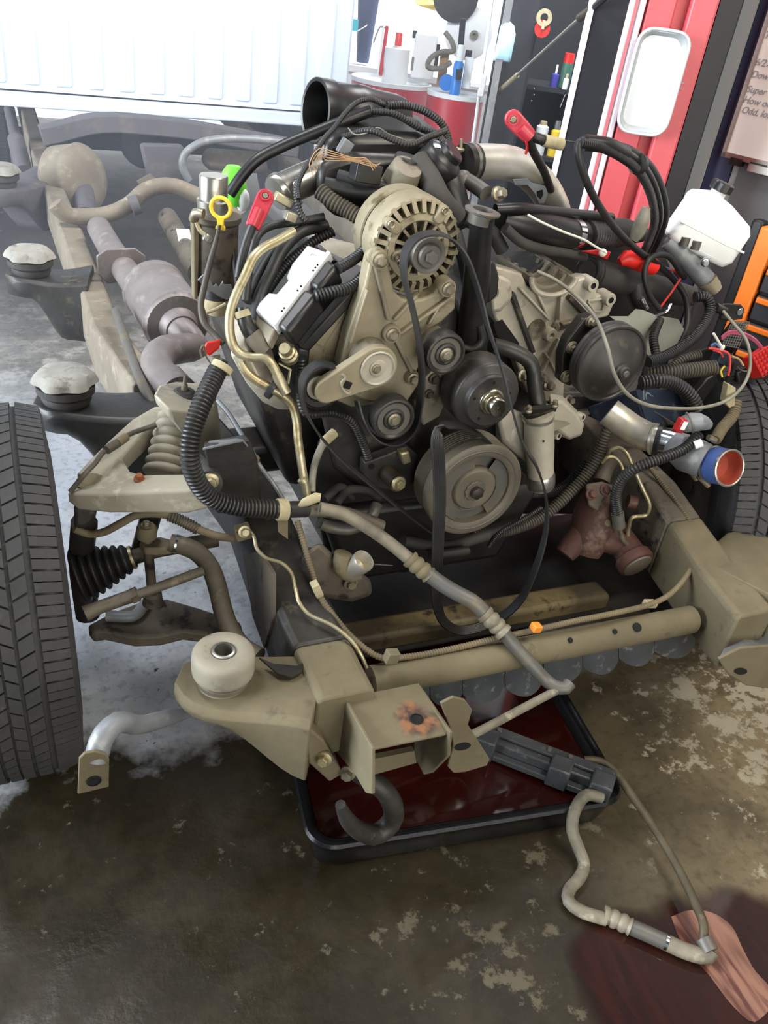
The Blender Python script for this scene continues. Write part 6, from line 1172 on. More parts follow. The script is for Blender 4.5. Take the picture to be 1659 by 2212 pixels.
hose('frayed_string', [(1140, 464, 1.54), (1170, 480, 1.53), (1215, 500, 1.53), (1262, 518, 1.55), (1285, 532, 1.56), (1310, 546, 1.58)], 5, 'wire_white', 'frayed white cord lying across the black air duct', 'cord', n=8)
rc2 = thing('red_clip', 'small red clip at the end of the white cord', 'clip', P(1300, 548, 1.62)); obj('clip_body', G().loft([[P(u, v, y) for u, v in ((1252, 542), (1300, 538), (1320, 544), (1312, 562), (1290, 552))] for y in (1.62, 1.64)]), 'red_plastic', rc2, bevel=.003); obj('clip_tip', G().ball(P(1302, 546, 1.6), .010, 10), 'wire_white', rc2)
gc = thing('grey_cable', 'thin grey cable sweeping across the dished pulley and back up at the right', 'cable', P(1400, 880, 1.25))
obj('cable', G().tube([P(*q) for q in ((1160, 586, 1.48), (1200, 605, 1.46), (1245, 640, 1.42), (1288, 690, 1.34), (1312, 750, 1.29), (1326, 805, 1.27), (1350, 846, 1.27), (1390, 872, 1.28), (1450, 882, 1.30), (1520, 880, 1.32), (1575, 862, 1.34), (1610, 825, 1.37), (1621, 785, 1.40), (1612, 735, 1.44), (1585, 700, 1.48), (1562, 672, 1.52))], .0042, 10), 'wire_grey', gc)
# top harness
T = [('harness_strap', [(496, 420, 1.80), (520, 384, 1.80), (556, 345, 1.80), (610, 316, 1.80), (680, 286, 1.79), (740, 262, 1.78), (800, 240, 1.78)], 25, 'black_plastic', 'wide black cable sleeve sweeping up from the green bottle to the air inlet', 0),
 ('harness_branch', [(645, 430, 1.62), (643, 402, 1.64), (655, 370, 1.66), (676, 340, 1.68), (700, 300, 1.70), (722, 276, 1.72), (745, 245, 1.74), (770, 222, 1.76), (800, 214, 1.77), (832, 228, 1.78)], 12, 'loom', 'slim black loom rising from the connector to the top of the air inlet', .005),
 ('harness_branch', [(836, 228, 1.76), (880, 228, 1.76), (925, 244, 1.75), (955, 268, 1.74), (968, 300, 1.72), (962, 322, 1.70)], 17, 'loom', 'black loom arching over the intake in front of the red drums', .006),
 ('harness_branch', [(800, 240, 1.74), (850, 246, 1.73), (905, 276, 1.72), (945, 292, 1.71), (962, 310, 1.69)], 15, 'loom', 'second black loom just below the upper arch on the intake', .006),
 ('harness_branch', [(740, 296, 1.72), (800, 282, 1.68), (850, 302, 1.66), (885, 312, 1.65), (925, 296, 1.66), (962, 282, 1.69)], 15, 'loom', 'black loom sagging across the front of the intake housing', .006),
 ('harness_branch', [(644, 385, 1.66), (640, 420, 1.64), (650, 462, 1.62), (662, 478, 1.61)], 14, 'loom', 'short black loom falling beside the silver pipe on the left', .006),
 ('harness_branch', [(700, 468, 1.62), (660, 476, 1.62), (620, 482, 1.62), (580, 490, 1.60), (556, 510, 1.58), (545, 545, 1.57), (538, 585, 1.55), (530, 650, 1.52)], 18, 'black_rubber', 'black rubber line curving over the gold pipe at left', 0),
 ('harness_branch', [(690, 412, 1.62), (715, 432, 1.60), (748, 452, 1.58), (790, 478, 1.55)], 36, 'loom_dusty', 'fat corrugated loom above the alternator at left', .0075),
 ('module_lead', [(798, 478, 1.53), (804, 505, 1.52), (792, 535, 1.50), (764, 560, 1.48), (730, 580, 1.46)], 25, 'loom', 'upper corrugated lead curving into the control module', .0065),
 ('module_lead', [(801, 500, 1.51), (803, 545, 1.49), (790, 590, 1.46), (758, 620, 1.44), (715, 632, 1.43), (680, 640, 1.43)], 27, 'loom', 'lower corrugated lead curving into the control module', .0065),
 ('fuel_return_hose', [(704, 488, 1.64), (650, 500, 1.62), (610, 540, 1.60), (585, 590, 1.57), (562, 640, 1.53), (550, 700, 1.49)], 28, 'black_rubber', 'thick black hose behind the silver control module', 0),
 ('fuel_return_hose', [(720, 500, 1.62), (680, 520, 1.62), (630, 560, 1.60), (590, 610, 1.57), (560, 660, 1.53)], 22, 'loom', 'corrugated black hose tucked behind the control module', .007),
 ('fuel_return_hose', [(690, 474, 1.66), (630, 505, 1.65), (590, 545, 1.63), (556, 600, 1.60), (536, 650, 1.55)], 22, 'black_rubber', 'black hose nearest the gold pipe behind the module', 0),
 ('vacuum_line', [(496, 440, 1.74), (500, 500, 1.72), (505, 560, 1.70), (512, 620, 1.66)], 9, 'black_rubber', 'thin black line dropping beside the filter canister', 0),
 ('lower_loom', [(652, 770, 1.42), (648, 830, 1.42), (660, 890, 1.41), (720, 892, 1.42), (760, 910, 1.42), (786, 960, 1.43), (800, 1000, 1.43)], 20, 'loom', 'corrugated loom passing under the belt tensioner', .007),
 ('lower_loom', [(1338, 884, 1.45), (1312, 930, 1.44), (1290, 985, 1.43), (1262, 1030, 1.42), (1215, 1080, 1.41), (1165, 1120, 1.40), (1100, 1145, 1.39), (1020, 1160, 1.39)], 26, 'loom_dusty', 'dusty corrugated loom running diagonally beside the coolant outlet', .0075),
 ('lower_loom', [(1270, 1000, 1.50), (1220, 1050, 1.49), (1170, 1068, 1.48), (1125, 1062, 1.47)], 22, 'loom', 'black corrugated loom behind the coolant outlet barrel', .007),
 ('lower_loom', [(1170, 1096, 1.36), (1120, 1128, 1.36), (1080, 1150, 1.36), (1056, 1180, 1.37)], 11, 'loom', 'thin black loom below the large crank pulley', .005),
 ('right_loom', [(1400, 782, 1.46), (1440, 768, 1.47), (1485, 740, 1.49), (1518, 705, 1.52), (1534, 668, 1.55), (1524, 642, 1.57), (1500, 642, 1.58)], 24, 'loom', 'corrugated loom hooking up behind the dished pulley', .007),
 ('right_loom', [(1385, 828, 1.42), (1425, 822, 1.41), (1462, 832, 1.40), (1492, 856, 1.38), (1508, 888, 1.36)], 32, 'loom', 'fat black corrugated loom arching right of the dished pulley', .008),
 ('right_loom', [(1395, 806, 1.48), (1440, 804, 1.46), (1490, 800, 1.45), (1545, 794, 1.44)], 34, 'loom_dusty', 'grey-brown corrugated loom end pointing right', .008),
 ('right_loom', [(1440, 800, 1.50), (1475, 778, 1.50), (1510, 765, 1.50)], 22, 'loom_dusty', 'slimmer grey corrugated loom above the fat loom end', .007),
 ('right_loom', [(1425, 690, 1.62), (1412, 730, 1.58), (1418, 770, 1.54)], 20, 'loom', 'short corrugated loom behind the dished pulley rim', .007),
 ('right_loom', [(1590, 868, 1.40), (1584, 895, 1.38), (1560, 925, 1.35), (1545, 950, 1.32)], 26, 'loom_tan', 'tan corrugated loom above the grey intake elbow', .008),
 ('steering_loom', [(1510, 938, 1.26), (1480, 968, 1.25), (1430, 990, 1.25), (1380, 1008, 1.26), (1346, 1032, 1.28), (1330, 1070, 1.29), (1334, 1112, 1.29)], 25, 'loom', 'black corrugated loom from the grey connector down to the steering gear', .007),
 ('rail_wire', [(1420, 1012, 1.42), (1440, 1060, 1.38), (1462, 1105, 1.33), (1480, 1150, 1.28), (1478, 1180, 1.25), (1462, 1205, 1.22)], 8, 'loom_dusty', 'thin wire running down the top of the right rail', 0),
 ('rail_loom', [(1400, 1005, 1.41), (1435, 1050, 1.345), (1480, 1110, 1.265), (1502, 1160, 1.205), (1503, 1200, 1.16), (1480, 1248, 1.115), (1445, 1285, 1.09), (1408, 1304, 1.08), (1330, 1324, 1.06), (1240, 1342, 1.055), (1160, 1360, 1.055), (1080, 1377, 1.055), (980, 1401, 1.055), (880, 1419, 1.055), (822, 1420, 1.06), (770, 1386, 1.10), (720, 1330, 1.16), (690, 1285, 1.20), (672, 1230, 1.25), (655, 1170, 1.30), (642, 1125, 1.33)], 14, 'loom_tan', 'long tan wiring loom lying along the front tube and both rails', .006),
 ('brake_line', [(535, 1142, 1.33), (548, 1158, 1.31), (555, 1185, 1.29), (575, 1205, 1.27), (608, 1216, 1.25), (628, 1236, 1.23), (638, 1270, 1.20), (646, 1300, 1.17), (665, 1325, 1.15), (720, 1352, 1.11), (760, 1385, 1.08), (780, 1415, 1.06), (792, 1442, 1.05)], 8.5, 'zinc', 'thin tan brake line running down the left rail', 0),
 ('brake_line', [(470, 866, 1.62), (495, 895, 1.58), (520, 935, 1.53), (540, 965, 1.48), (560, 1005, 1.42), (590, 1045, 1.38), (612, 1080, 1.36)], 11, 'shield_grey', 'grey sleeved brake line crossing the dark pivot bracket', 0),
]
for nm, pts, wpx, m, lab, cr in T: hose(nm, pts, wpx, m, lab, 'brake line' if nm == 'brake_line' else 'loom' if 'loom' in nm or 'harness' in nm or 'lead' in nm else 'hose', corr=cr, n=12 if wpx > 16 else 9)
# small fittings on the looms
def clipbox(name, u, v, y, sz, m, lab, cat='clip', rot=0): return solo(name, G().box(P(u, v, y), sz, Matrix.Rotation(rot, 3, 'Y')), m, lab, cat, bevel=.002)
clipbox('loom_clip', 1404, 1304, 1.085, (.032, .02, .014), 'tag_paper', 'tan plastic loom clip at the right end of the front tube', rot=.2)
clipbox('loom_clip', 1158, 1355, 1.035, (.020, .02, .016), 'orange_plastic', 'orange plastic loom clip on the middle of the front tube', rot=.2)
clipbox('loom_clip', 846, 1418, 1.03, (.026, .02, .026), 'frame_dust', 'tan loom clip at the left end of the front tube', rot=.2)
clipbox('loom_clip', 684, 1272, 1.19, (.016, .02, .034), 'tag_paper', 'pale loom clip on the left rail beside the brake line', rot=-.4)
clipbox('loom_clip', 548, 992, 1.43, (.020, .016, .018), 'frame_dust', 'tan clip on the grey brake line sleeve', rot=.3)
clipbox('harness_connector', 628, 468, 1.60, (.022, .02, .018), 'bolt_steel', 'small metal connector at the foot of the left loom', 'connector', .3)
clipbox('harness_connector', 745, 318, 1.70, (.024, .02, .03), 'shield_grey', 'grey-green connector below the air inlet', 'connector', .5)
clipbox('harness_connector', 838, 437, 1.55, (.030, .02, .012), 'tag_paper', 'flat tan connector on top of the alternator', 'connector', -.3)
clipbox('black_connector', 790, 372, 1.60, (.055, .04, .035), 'black_plastic', 'black connector block behind the copper wires', 'connector', .1)
tw_ = thing('copper_wires', 'thin loose copper wires curling in front of the air inlet', 'wire', P(700, 350, 1.62))
for k in range(5):
    f = (k-2)*1.0
    obj('strand', G().tube([P(678+4*k, 382-9*k, 1.60), P(668+7*k, 356-6*k, 1.60), P(690+3*k, 333+6*f, 1.60), P(718, 337+5*f, 1.59), P(760, 344+2*f, 1.58), P(792+4*k, 351+4*f, 1.57), P(806+4*k, 368-4*k, 1.57)], .00095, 6), 'wire_tan', tw_)
lw = hose('fine_wire', [(752, 276, 1.70), (765, 290, 1.69), (790, 288, 1.68), (815, 276, 1.68), (840, 290, 1.68), (870, 300, 1.67)], 3, 'wire_grey', 'hair-thin grey wire hanging below the intake housing', 'wire', n=6)
sp = thing('left_charge_pipe', 'silver charge pipe stub with clamp behind the left red boot', 'pipe', P(620, 420, 1.72))
obj('pipe', G().tube([P(700, 372, 1.72), P(660, 388, 1.72), P(620, 406, 1.70), P(596, 420, 1.69)], .034, 24), 'alu_smooth', sp); obj('clamp', G().tube([P(610, 410, 1.698), P(602, 415, 1.693)], .037, 24), 'alu_smooth', sp); obj('clamp_block', G().box(P(612, 432, 1.66), (.04, .02, .018), Matrix.Rotation(.45, 3, 'Y')), 'zinc', sp, bevel=.003)
# ------------------------------------------------------------------ brake fluid reservoir on its master cylinder
rv = thing('brake_reservoir', 'white brake fluid reservoir with black cap, tilted at the upper right', 'reservoir', P(1530, 600, 1.9))
rpts = [(1513, 421), (1552, 424), (1586, 448), (1625, 494), (1625, 512), (1584, 572), (1562, 582), (1520, 562), (1450, 522), (1444, 512), (1492, 444), (1500, 428)]
fr_ = [PK(u, v, 2.25) for u, v in rpts]; cen = sum(fr_, V())/len(fr_)
obj('bottle', G().loft([[cen+(a-cen)*s+N1*d for a in fr_] for s, d in ((.86, -.004), (.97, .006), (1., .02), (1., .075), (.94, .10))]), 'white_plastic', rv, bevel=.006, ang=45)
seam = [PK(u, v, 2.248) for u, v in ((1470, 478), (1520, 504), (1570, 530), (1607, 546))]; obj('seam', G().tube(seam, .003, 8), 'white_plastic', rv)
cx = PK(1547, 424, 2.28); cax = (PK(1560, 402, 2.28)-cx).normalized()
obj('neck', G().lathe([(.020, -.01), (.020, .018)], cx, cax, 22), 'white_plastic', rv)
obj('cap', G().loft([[cx+cax*h+E1.cross(cax).cross(cax).normalized()*(math.cos(t)*r*(1+.05*math.cos(10*t)))+cax.cross(E1.cross(cax).cross(cax).normalized())*(math.sin(t)*r*(1+.05*math.cos(10*t))) for t in [2*PI*i/40 for i in range(40)]] for h, r in ((.014, .027), (.016, .029), (.034, .029), (.037, .026))]), 'black_plastic', rv)
obj('master_cylinder', G().tube([PK(1440, 520, 2.27), PK(1475, 548, 2.27), PK(1512, 590, 2.27), PK(1540, 622, 2.27)], [.020, .027, .027, .024], 22), 'shield_grey', rv, label='grey master cylinder body'); obj('end_cap', G().tube([PK(1528, 606, 2.262), PK(1545, 628, 2.262)], [.026, .020], 20), 'cast_alu', rv)
for u0, v0, u1, v1 in ((1476, 530, 1482, 512), (1500, 538, 1506, 520)): obj('port', G().tube([PK(u0, v0, 2.25), PK(u1, v1, 2.25)], .013, 14), 'pulley_grey', rv)
obj('fitting', G().hexbolt(PK(1522, 566, 2.23), .008, -N1, .016), 'chrome', rv)
# ------------------------------------------------------------------ open intake elbow, steering gear, shield
ie = thing('intake_elbow', 'silver intake pipe ending in a grey elbow with red-lined open mouth', 'pipe', P(1480, 990, 1.3))
obj('silver_pipe', G().tube([P(1315, 890, 1.46), P(1335, 905, 1.44), P(1362, 925, 1.41), P(1400, 944, 1.37), P(1425, 950, 1.345)], .0365, 26), 'alu_warm', ie, label='polished silver pipe with golden tint'); obj('clamp_ring', G().tube([P(1419, 949, 1.35), P(1428, 951, 1.342)], .0405, 26), 'black_coat', ie); obj('clamp_ring', G().tube([P(1411, 948, 1.358), P(1416, 949, 1.353)], .0395, 26), 'alu_warm', ie)
obj('bright_tube', G().tube([P(1428, 951, 1.342), P(1446, 955, 1.325), P(1460, 960, 1.31)], .034, 24), 'chrome', ie)
obj('grey_body', G().tube([P(1452, 958, 1.315), P(1470, 972, 1.29), P(1496, 985, 1.26), P(1522, 996, 1.235)], [.034, .046, .044, .042], 26), 'shield_grey', ie)
e0_ = P(1538, 1003, 1.225); e1_ = e0_+V((-.02, -.93, .36)).normalized()*.055; ed = (e1_-e0_).normalized()
obj('blue_coupler', G().tube([e0_, e0_.lerp(e1_, .5), e1_], .0435, 28, step=.01, cap=False), 'blue_hose', ie, label='blue silicone coupler'); obj('mouth_rim', G().lathe([(.040, -.004), (.0445, -.004), (.0450, .002), (.042, .0035), (.0395, .002)], e1_, ed, 32), 'alu_smooth', ie)
obj('red_liner', G().lathe([(.040, .001), (.0385, -.02), (.030, -.034), (0, -.036)], e1_, ed, 28), 'red_hose', ie, label='rust red inner liner')
obj('band_clamp', G().lathe([(.0445, 0), (.0455, .002), (.0455, .008), (.0445, .01)], e0_, ed, 28), 'alu_smooth', ie); obj('clamp_screw', G().tube([P(1512, 1032, 1.22), P(1530, 1050, 1.21)], .006, 10), 'bolt_steel', ie); obj('clamp_screw', G().tube([P(1530, 944, 1.24), P(1545, 952, 1.235)], .007, 10), 'bolt_steel', ie)
obj('sensor', G().tube([P(1500, 962, 1.24), P(1516, 956, 1.235)], .010, 12), 'wall_white', ie); obj('sensor_tab', G().tube([P(1486, 1010, 1.25), P(1505, 1036, 1.235)], .006, 10), 'bolt_steel', ie)
cr_ = thing('harness_connector', 'grey round connector with red and white latch above the intake elbow', 'connector', P(1500, 930, 1.26))
obj('connector_body', G().tube([P(1478, 917, 1.27), P(1492, 912, 1.26), P(1512, 912, 1.25), P(1530, 918, 1.25)], [.020, .023, .021, .012], 16), 'shield_grey', cr_); obj('red_latch', G().box(P(1470, 918, 1.262), (.020, .02, .034), Matrix.Rotation(.2, 3, 'Y')), 'red_plastic', cr_, bevel=.003); obj('white_label', G().box(P(1478, 920, 1.249), (.012, .003, .02), Matrix.Rotation(.2, 3, 'Y')), 'wall_white', cr_); obj('collar', G().tube([P(1488, 913, 1.262), P(1491, 912, 1.261)], .0255, 18), 'pulley_dust', cr_)
sg = thing('steering_gear', 'rusty brown cast steering gear box on the right frame rail', 'steering gear', P(1300, 1240, 1.33))
obj('gear_housing', G().tube([P(1300, 1050, 1.40), P(1297, 1072, 1.385), P(1285, 1120, 1.36), P(1272, 1165, 1.34), P(1262, 1195, 1.33)], [.042, .056, .058, .052, .040], 22, step=.012), 'red_cast', sg)
obj('left_boss', G().tube([P(1262, 1150, 1.35), P(1235, 1180, 1.34), P(1220, 1198, 1.335)], [.036, .031, .026], 18), 'red_cast', sg); obj('bridge', G().tube([P(1262, 1168, 1.34), P(1310, 1165, 1.32), P(1352, 1180, 1.31)], [.035, .034, .036], 18), 'red_cast', sg)
q1 = P(1376, 1220, 1.245); q0 = q1-V((.04, -.92, -.30)).normalized()*.10; qd = (q1-q0); QL = qd.length; qd.normalize()
obj('output_boss', G().lathe([(0, -.02), (.034, -.02), (.036, .01), (.040, QL*.7), (.047, QL*.75), (.049, QL*.92), (.046, QL), (.041, QL+.002), (0, QL+.003)], q0, qd, 32), 'red_cast', sg); obj('end_cap', G().lathe([(.040, .0), (.038, .006), (.02, .010), (0, .011)], q1, qd, 28), 'pulley_dust', sg)
obj('top_plate', G().loft([[P(u, v, y) for u, v, y in ((1264, 1046, 1.37), (1300, 1040, 1.36), (1330, 1052, 1.35), (1330, 1085, 1.335), (1300, 1112, 1.325), (1270, 1092, 1.34))], [P(u, v, y+.03) for u, v, y in ((1264, 1046, 1.37), (1300, 1040, 1.36), (1330, 1052, 1.35), (1330, 1085, 1.335), (1300, 1112, 1.325), (1270, 1092, 1.34))]]), 'frame_steel', sg, bevel=.006)
for u, v in ((1306, 1058), (1276, 1068), (1330, 1095), (1306, 1130)): bolt(u, v, 1.318, .010, sg, 'frame_dust' if v > 1100 else 'red_cast', (-.1, -.8, .6), .014)
obj('input_shaft', G().tube([P(1298, 1040, 1.40), P(1308, 1010, 1.42), P(1322, 985, 1.43)], .022, 14), 'frame_steel', sg)
obj('line_port', G().tube([P(1356, 1082, 1.33), P(1374, 1086, 1.32)], .017, 14), 'red_cast', sg); obj('hose_end', G().tube([P(1334, 1108, 1.29), P(1337, 1138, 1.285)], .0155, 14), 'pulley_grey', sg); obj('hose_hook', G().tube([P(1338, 1138, 1.285), P(1345, 1165, 1.28), P(1355, 1176, 1.28)], .006, 10), 'bolt_steel', sg)
pl_ = thing('steering_line', 'pair of thin gold steering lines arching over the steering gear', 'pipe', P(1370, 1110, 1.3))
obj('line', G().tube([P(*q) for q in ((1308, 992, 1.40), (1320, 972, 1.39), (1338, 968, 1.38), (1354, 980, 1.36), (1368, 1010, 1.34), (1388, 1055, 1.31), (1403, 1092, 1.29), (1396, 1112, 1.29), (1366, 1118, 1.295), (1358, 1140, 1.30), (1356, 1160, 1.30))], .0052, 10), 'zinc', pl_); obj('line', G().tube([P(*q) for q in ((1300, 1000, 1.39), (1312, 988, 1.385), (1328, 988, 1.38), (1342, 1004, 1.37), (1348, 1025, 1.36))], .0048, 10), 'zinc', pl_)
mat('sheet_metal', '#a3a598', .55, .1, '#8a8b7f', 6, .45, .4)
sh_ = thing('heat_shield', 'flat grey sheet metal shield behind the dished pulley', 'shield', P(1400, 760, 1.62))
obj('shield_plate', G().prism([P(u, v, 1.62) for u, v in ((1318, 684), (1358, 684), (1374, 668), (1390, 670), (1418, 682), (1466, 690), (1478, 712), (1462, 745), (1432, 768), (1405, 775), (1380, 740), (1340, 700))], (0, .003, 0)), 'sheet_metal', sh_)
obj('shield_edge', G().tube([P(u, v, 1.62) for u, v in ((1418, 682), (1440, 672), (1450, 655))], .004, 8), 'chrome', sh_)
# ------------------------------------------------------------------ wiring heap and battery at the right edge
bb = thing('battery', 'dark blue battery case with ICH lettering behind the looms', 'battery', P(1410, 900, 1.62))
bq = [P(1372, 842, 1.62), P(1460, 836, 1.70), P(1492, 905, 1.62), P(1400, 925, 1.55)]
bn_ = (bq[1]-bq[0]).cross(bq[3]-bq[0]).normalized(); bn_ = bn_ if bn_.dot(CAM-bq[0]) > 0 else -bn_
obj('case', G().prism(bq, -bn_*.16), 'blue_case', bb, bevel=.006)
bx_ = (bq[1]-bq[0]).normalized(); bx_ = (P(1430, 878, 1.62)-P(1388, 850, 1.62)); bx_ = (bx_-bn_*bx_.dot(bn_)).normalized()
obj('label_band', G().prism([bq[0]+bx_*.0+bn_*.0005, bq[0]+(bq[1]-bq[0])*.5+bn_*.0005, bq[3]+(bq[2]-bq[3])*.55+bn_*.0005, bq[3]+bn_*.0005], bn_*.0008), 'battery_label', bb)
writing('ICH', 0, 0, .050, bb, 'print_grey', 'lettering', q=PL(1388, 862, bq[0]+bn_*.0025, bn_), n=bn_, d=bx_, shear=0)
fb_ = thing('fuse_block', 'open black fuse block with a fine grid face among the loose wires', 'fuse box', P(1560, 780, 1.55))
fq = [P(1578, 694, 1.56), P(1616, 696, 1.56), P(1592, 752, 1.50), P(1558, 746, 1.50)]
obj('block', G().loft([fq, [a+V((.02, .035, -.05)) for a in fq]]), 'black_plastic', fb_, bevel=.003)
g = G()
for i in range(8):
    a, c = fq[0].lerp(fq[1], i/7), fq[3].lerp(fq[2], i/7); g.tube([a, c], .0011, 5, smooth=False)
for i in range(11):
    a, c = fq[0].lerp(fq[3], i/10), fq[1].lerp(fq[2], i/10); g.tube([a, c], .0011, 5, smooth=False)
g2_ = G().add([a+V((0, -.004, .002)) for a in g.v], g.f); obj('grid', g2_, 'pulley_grey', fb_, kind='stuff')
bkt = thing('lamp_bracket', 'black plate bracket with a round bright hole in front of the orange cabinet', 'bracket', P(1590, 680, 1.56))
obj('plate', G().prism([P(u, v, 1.56) for u, v in ((1560, 660), (1566, 656), (1602, 658), (1609, 668), (1604, 690), (1575, 694), (1556, 690))], (0, .008, 0)), 'black_coat', bkt, bevel=.003); obj('eyelet', G().lathe([(.006, .001), (.009, .001), (.010, 0)], P(1599, 674, 1.558), FY, 16).lathe([(0, .0015), (.006, .0015)], P(1599, 674, 1.558), FY, 14), 'chrome', bkt); obj('post', G().tube([P(1565, 672, 1.56), P(1545, 664, 1.56)], .012, 10), 'black_coat', bkt)
rcn = thing('red_connector', 'bright red gridded connector at the right edge', 'connector', P(1650, 800, 1.45))
cq = [P(1624, 770, 1.46), P(1664, 745, 1.46), P(1690, 780, 1.44), P(1646, 815, 1.44)]
obj('body', G().loft([cq, [a+V((.0, .03, -.02)) for a in cq]]), 'bright_red', rcn, bevel=.003)
g = G()
for i in range(7): g.beam(cq[0].lerp(cq[1], i/6)+V((0, -.003, .001)), cq[3].lerp(cq[2], i/6)+V((0, -.003, .001)), .0016, .003)
for i in range(6): g.beam(cq[0].lerp(cq[3], i/5)+V((0, -.003, .001)), cq[1].lerp(cq[2], i/5)+V((0, -.003, .001)), .0016, .003)
obj('grid', g, 'red_plastic', rcn, kind='stuff')
def wires(name, lab, specs):
    o = thing(name, lab, 'wire', P(*specs[0][0][0]))
    for pts, r, m in specs: obj('strand', G().tube(line(pts), r, 7), m, o)
    return o
wires('pink_wires', 'bundle of dull pink wires arching over the black fuse block', [([(1558, 728+3*k, 1.50), (1575, 716+3*k, 1.50), (1602, 718+3*k, 1.50), (1628, 730+3*k, 1.48), (1645, 748+3*k, 1.47)], .0028, 'wire_pink') for k in range(3)])
wires('loose_wires', 'tangle of red, yellow and grey loose wires below the fuse block', [([(1530, 752, 1.49), (1555, 756, 1.48), (1574, 765, 1.47), (1577, 785, 1.46), (1573, 812, 1.45)], .0034, 'wire_red'), ([(1534, 748, 1.5), (1545, 742, 1.5), (1556, 752, 1.49)], .003, 'wire_blue'), ([(1566, 790, 1.46), (1558, 800, 1.46), (1560, 815, 1.45)], .0026, 'yellow_plastic'), ([(1580, 770, 1.47), (1596, 776, 1.47), (1606, 790, 1.46)], .003, 'wire_tan'), ([(1585, 785, 1.47), (1602, 800, 1.46), (1622, 802, 1.45)], .003, 'brown_oil'), ([(1540, 756, 1.5), (1556, 762, 1.49), (1562, 772, 1.48)], .003, 'wire_red')])
wires('cut_wires', 'frayed dark wire ends above the silver intake pipe', [([(1412+4*k, 888+3*k, 1.42), (1440, 905+k*2, 1.40), (1462, 918, 1.38)], .0014, 'loom_dusty') for k in range(6)])
bc_ = clipbox('blue_connector', 1560, 772, 1.50, (.05, .03, .03), 'blue_case', 'slate blue connector body among the loose wires', 'connector', .2)
zt_ = thing('cable_lug', 'pale metal cable lug pointing up beside the fuse block', 'lug', P(1555, 745, 1.46)); obj('lug_stem', G().tube([P(1541, 720, 1.47), P(1552, 738, 1.465), P(1560, 752, 1.46)], .0035, 8), 'wire_white', zt_); obj('lug_eye', G().ball(P(1561, 751, 1.458), .007, 10, (1, .5, 1.2)), 'wire_white', zt_)
tgl = thing('paper_tag', 'cream paper tag wrapped around the tan loom at the right', 'tag', P(1577, 870, 1.38)); obj('tag', G().prism([P(u, v, 1.355) for u, v in ((1566, 870), (1574, 830), (1590, 838), (1588, 876), (1576, 882))], (0, .02, 0)), 'tag_paper', tgl, bevel=.002)
hl3 = thing('dark_backing', 'added dark panel closing the gap behind the right bank hoses', 'panel', P(1300, 740, 2.05)); obj('panel_sheet', G().prism([P(u, v, 2.05) for u, v in ((1170, 500), (1330, 520), (1440, 560), (1480, 660), (1420, 800), (1180, 800))], (0, .02, 0)), 'black_coat', hl3)  # dark sheet added so the gap behind the hoses stays black
hs = thing('wiring_housing', 'dark plastic wiring housing filling the right edge above the tire', 'housing', P(1620, 900, 1.5))
obj('housing_body', G().loft([[P(u, v, y) for u, v in ((1585, 800), (1640, 785), (1720, 800), (1720, 905), (1640, 900), (1600, 880))] for y in (1.50, 1.62)]), 'black_coat', hs, bevel=.012)
obj('cover_slat', G().prism([P(u, v, 1.47) for u, v in ((1500, 850), (1528, 818), (1548, 808), (1552, 822), (1520, 870), (1508, 878))], (0, .02, 0)), 'black_plastic', hs, bevel=.004); obj('cover_slat', G().beam(P(1544, 870, 1.45), P(1590, 785, 1.46), .008, .014), 'black_plastic', hs)
obj('inner_tray', G().loft([[P(u, v, y) for u, v in ((1470, 770), (1560, 740), (1600, 800), (1560, 880), (1500, 900), (1460, 840))] for y in (1.62, 1.70)]), 'black_coat', hs, bevel=.01)
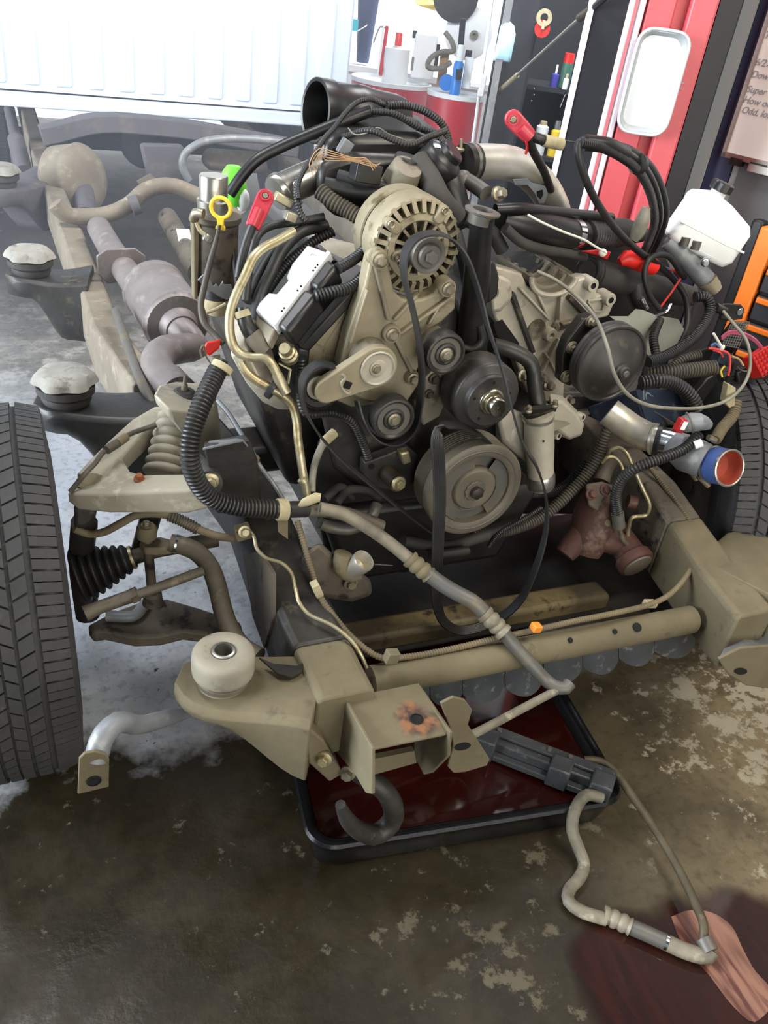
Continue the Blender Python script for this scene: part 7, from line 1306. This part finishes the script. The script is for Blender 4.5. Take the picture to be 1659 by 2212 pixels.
hs2 = thing('gap_backing', 'added dark panel covering the gap behind the looms on the right', 'panel', P(1420, 960, 1.7)); obj('liner', G().loft([[P(u, v, y) for u, v in ((1075, 850), (1500, 850), (1545, 1000), (1440, 1110), (1075, 1110))] for y in (1.76, 1.80)]), 'black_coat', hs2, bevel=.01)  # dark sheet added to hide the red post and keep this gap dark
# ------------------------------------------------------------------ orange and black tool chest at the right edge
TQ = PK(1612, 620, 2.95); TD = -WD
def PT(u, v, off=0): return PL(u, v, TQ+WN*off, WN)
tcx = thing('tool_chest', 'orange and black drawer tool chest at the right edge of the photo', 'tool chest', (PT(1640, 700).x, PT(1640, 700).y, 0))
ax0 = PT(1628, 600); 
def tbox(s0, s1, z0, z1, off, th):
    a = V((ax0.x, ax0.y, 0)); m = a+TD*((s0+s1)/2)+WN*(off+th/2); return G().box((m.x, m.y, (z0+z1)/2), (s1-s0, th, z1-z0), Matrix((TD, WN, ZU)).transposed())
zt0 = PT(1656, 490).z
obj('chest_body', tbox(.0, .62, .12, zt0, -.42, .40), 'black_coat', tcx, bevel=.01); obj('corner_post', tbox(-.035, .025, .10, zt0, -.05, .06), 'tool_orange', tcx, bevel=.008, label='orange corner post')
for k in range(5):
    zz = PT(1650, 640, 0).z+.095-.098*k
    dwr = obj('drawer', tbox(.035, .60, zz-.085, zz+.003, -.02, .028), 'locker_black', tcx, bevel=.006); obj('drawer_pull', tbox(.04, .595, zz-.022, zz-.002, .006, .014), 'tool_orange', dwr, bevel=.004)
obj('side_rail', tbox(-.10, -.055, .2, zt0, -.12, .05), 'black_plastic', tcx, bevel=.01)
# ------------------------------------------------------------------ scatter box standing in for veiling lens glare before the bed
hm = bpy.data.materials.new('glare_veil'); hm.use_nodes = True; hn = hm.node_tree; hn.nodes.remove(hn.nodes['Principled BSDF'])
vs_ = hn.nodes.new('ShaderNodeVolumeScatter'); vs_.inputs['Color'].default_value = (.80, .86, 1., 1); vs_.inputs['Density'].default_value = .06; vs_.inputs['Anisotropy'].default_value = .2
hn.links.new(vs_.outputs[0], hn.nodes['Material Output'].inputs['Volume']); MATS['glare_veil'] = hm
obj('glare_veil', G().box((.35, 3.9, 1.1), (3.5, 2.55, 2.1)), 'glare_veil', kind='stuff', label='thin bright scatter volume imitating glare in front of the pickup bed')
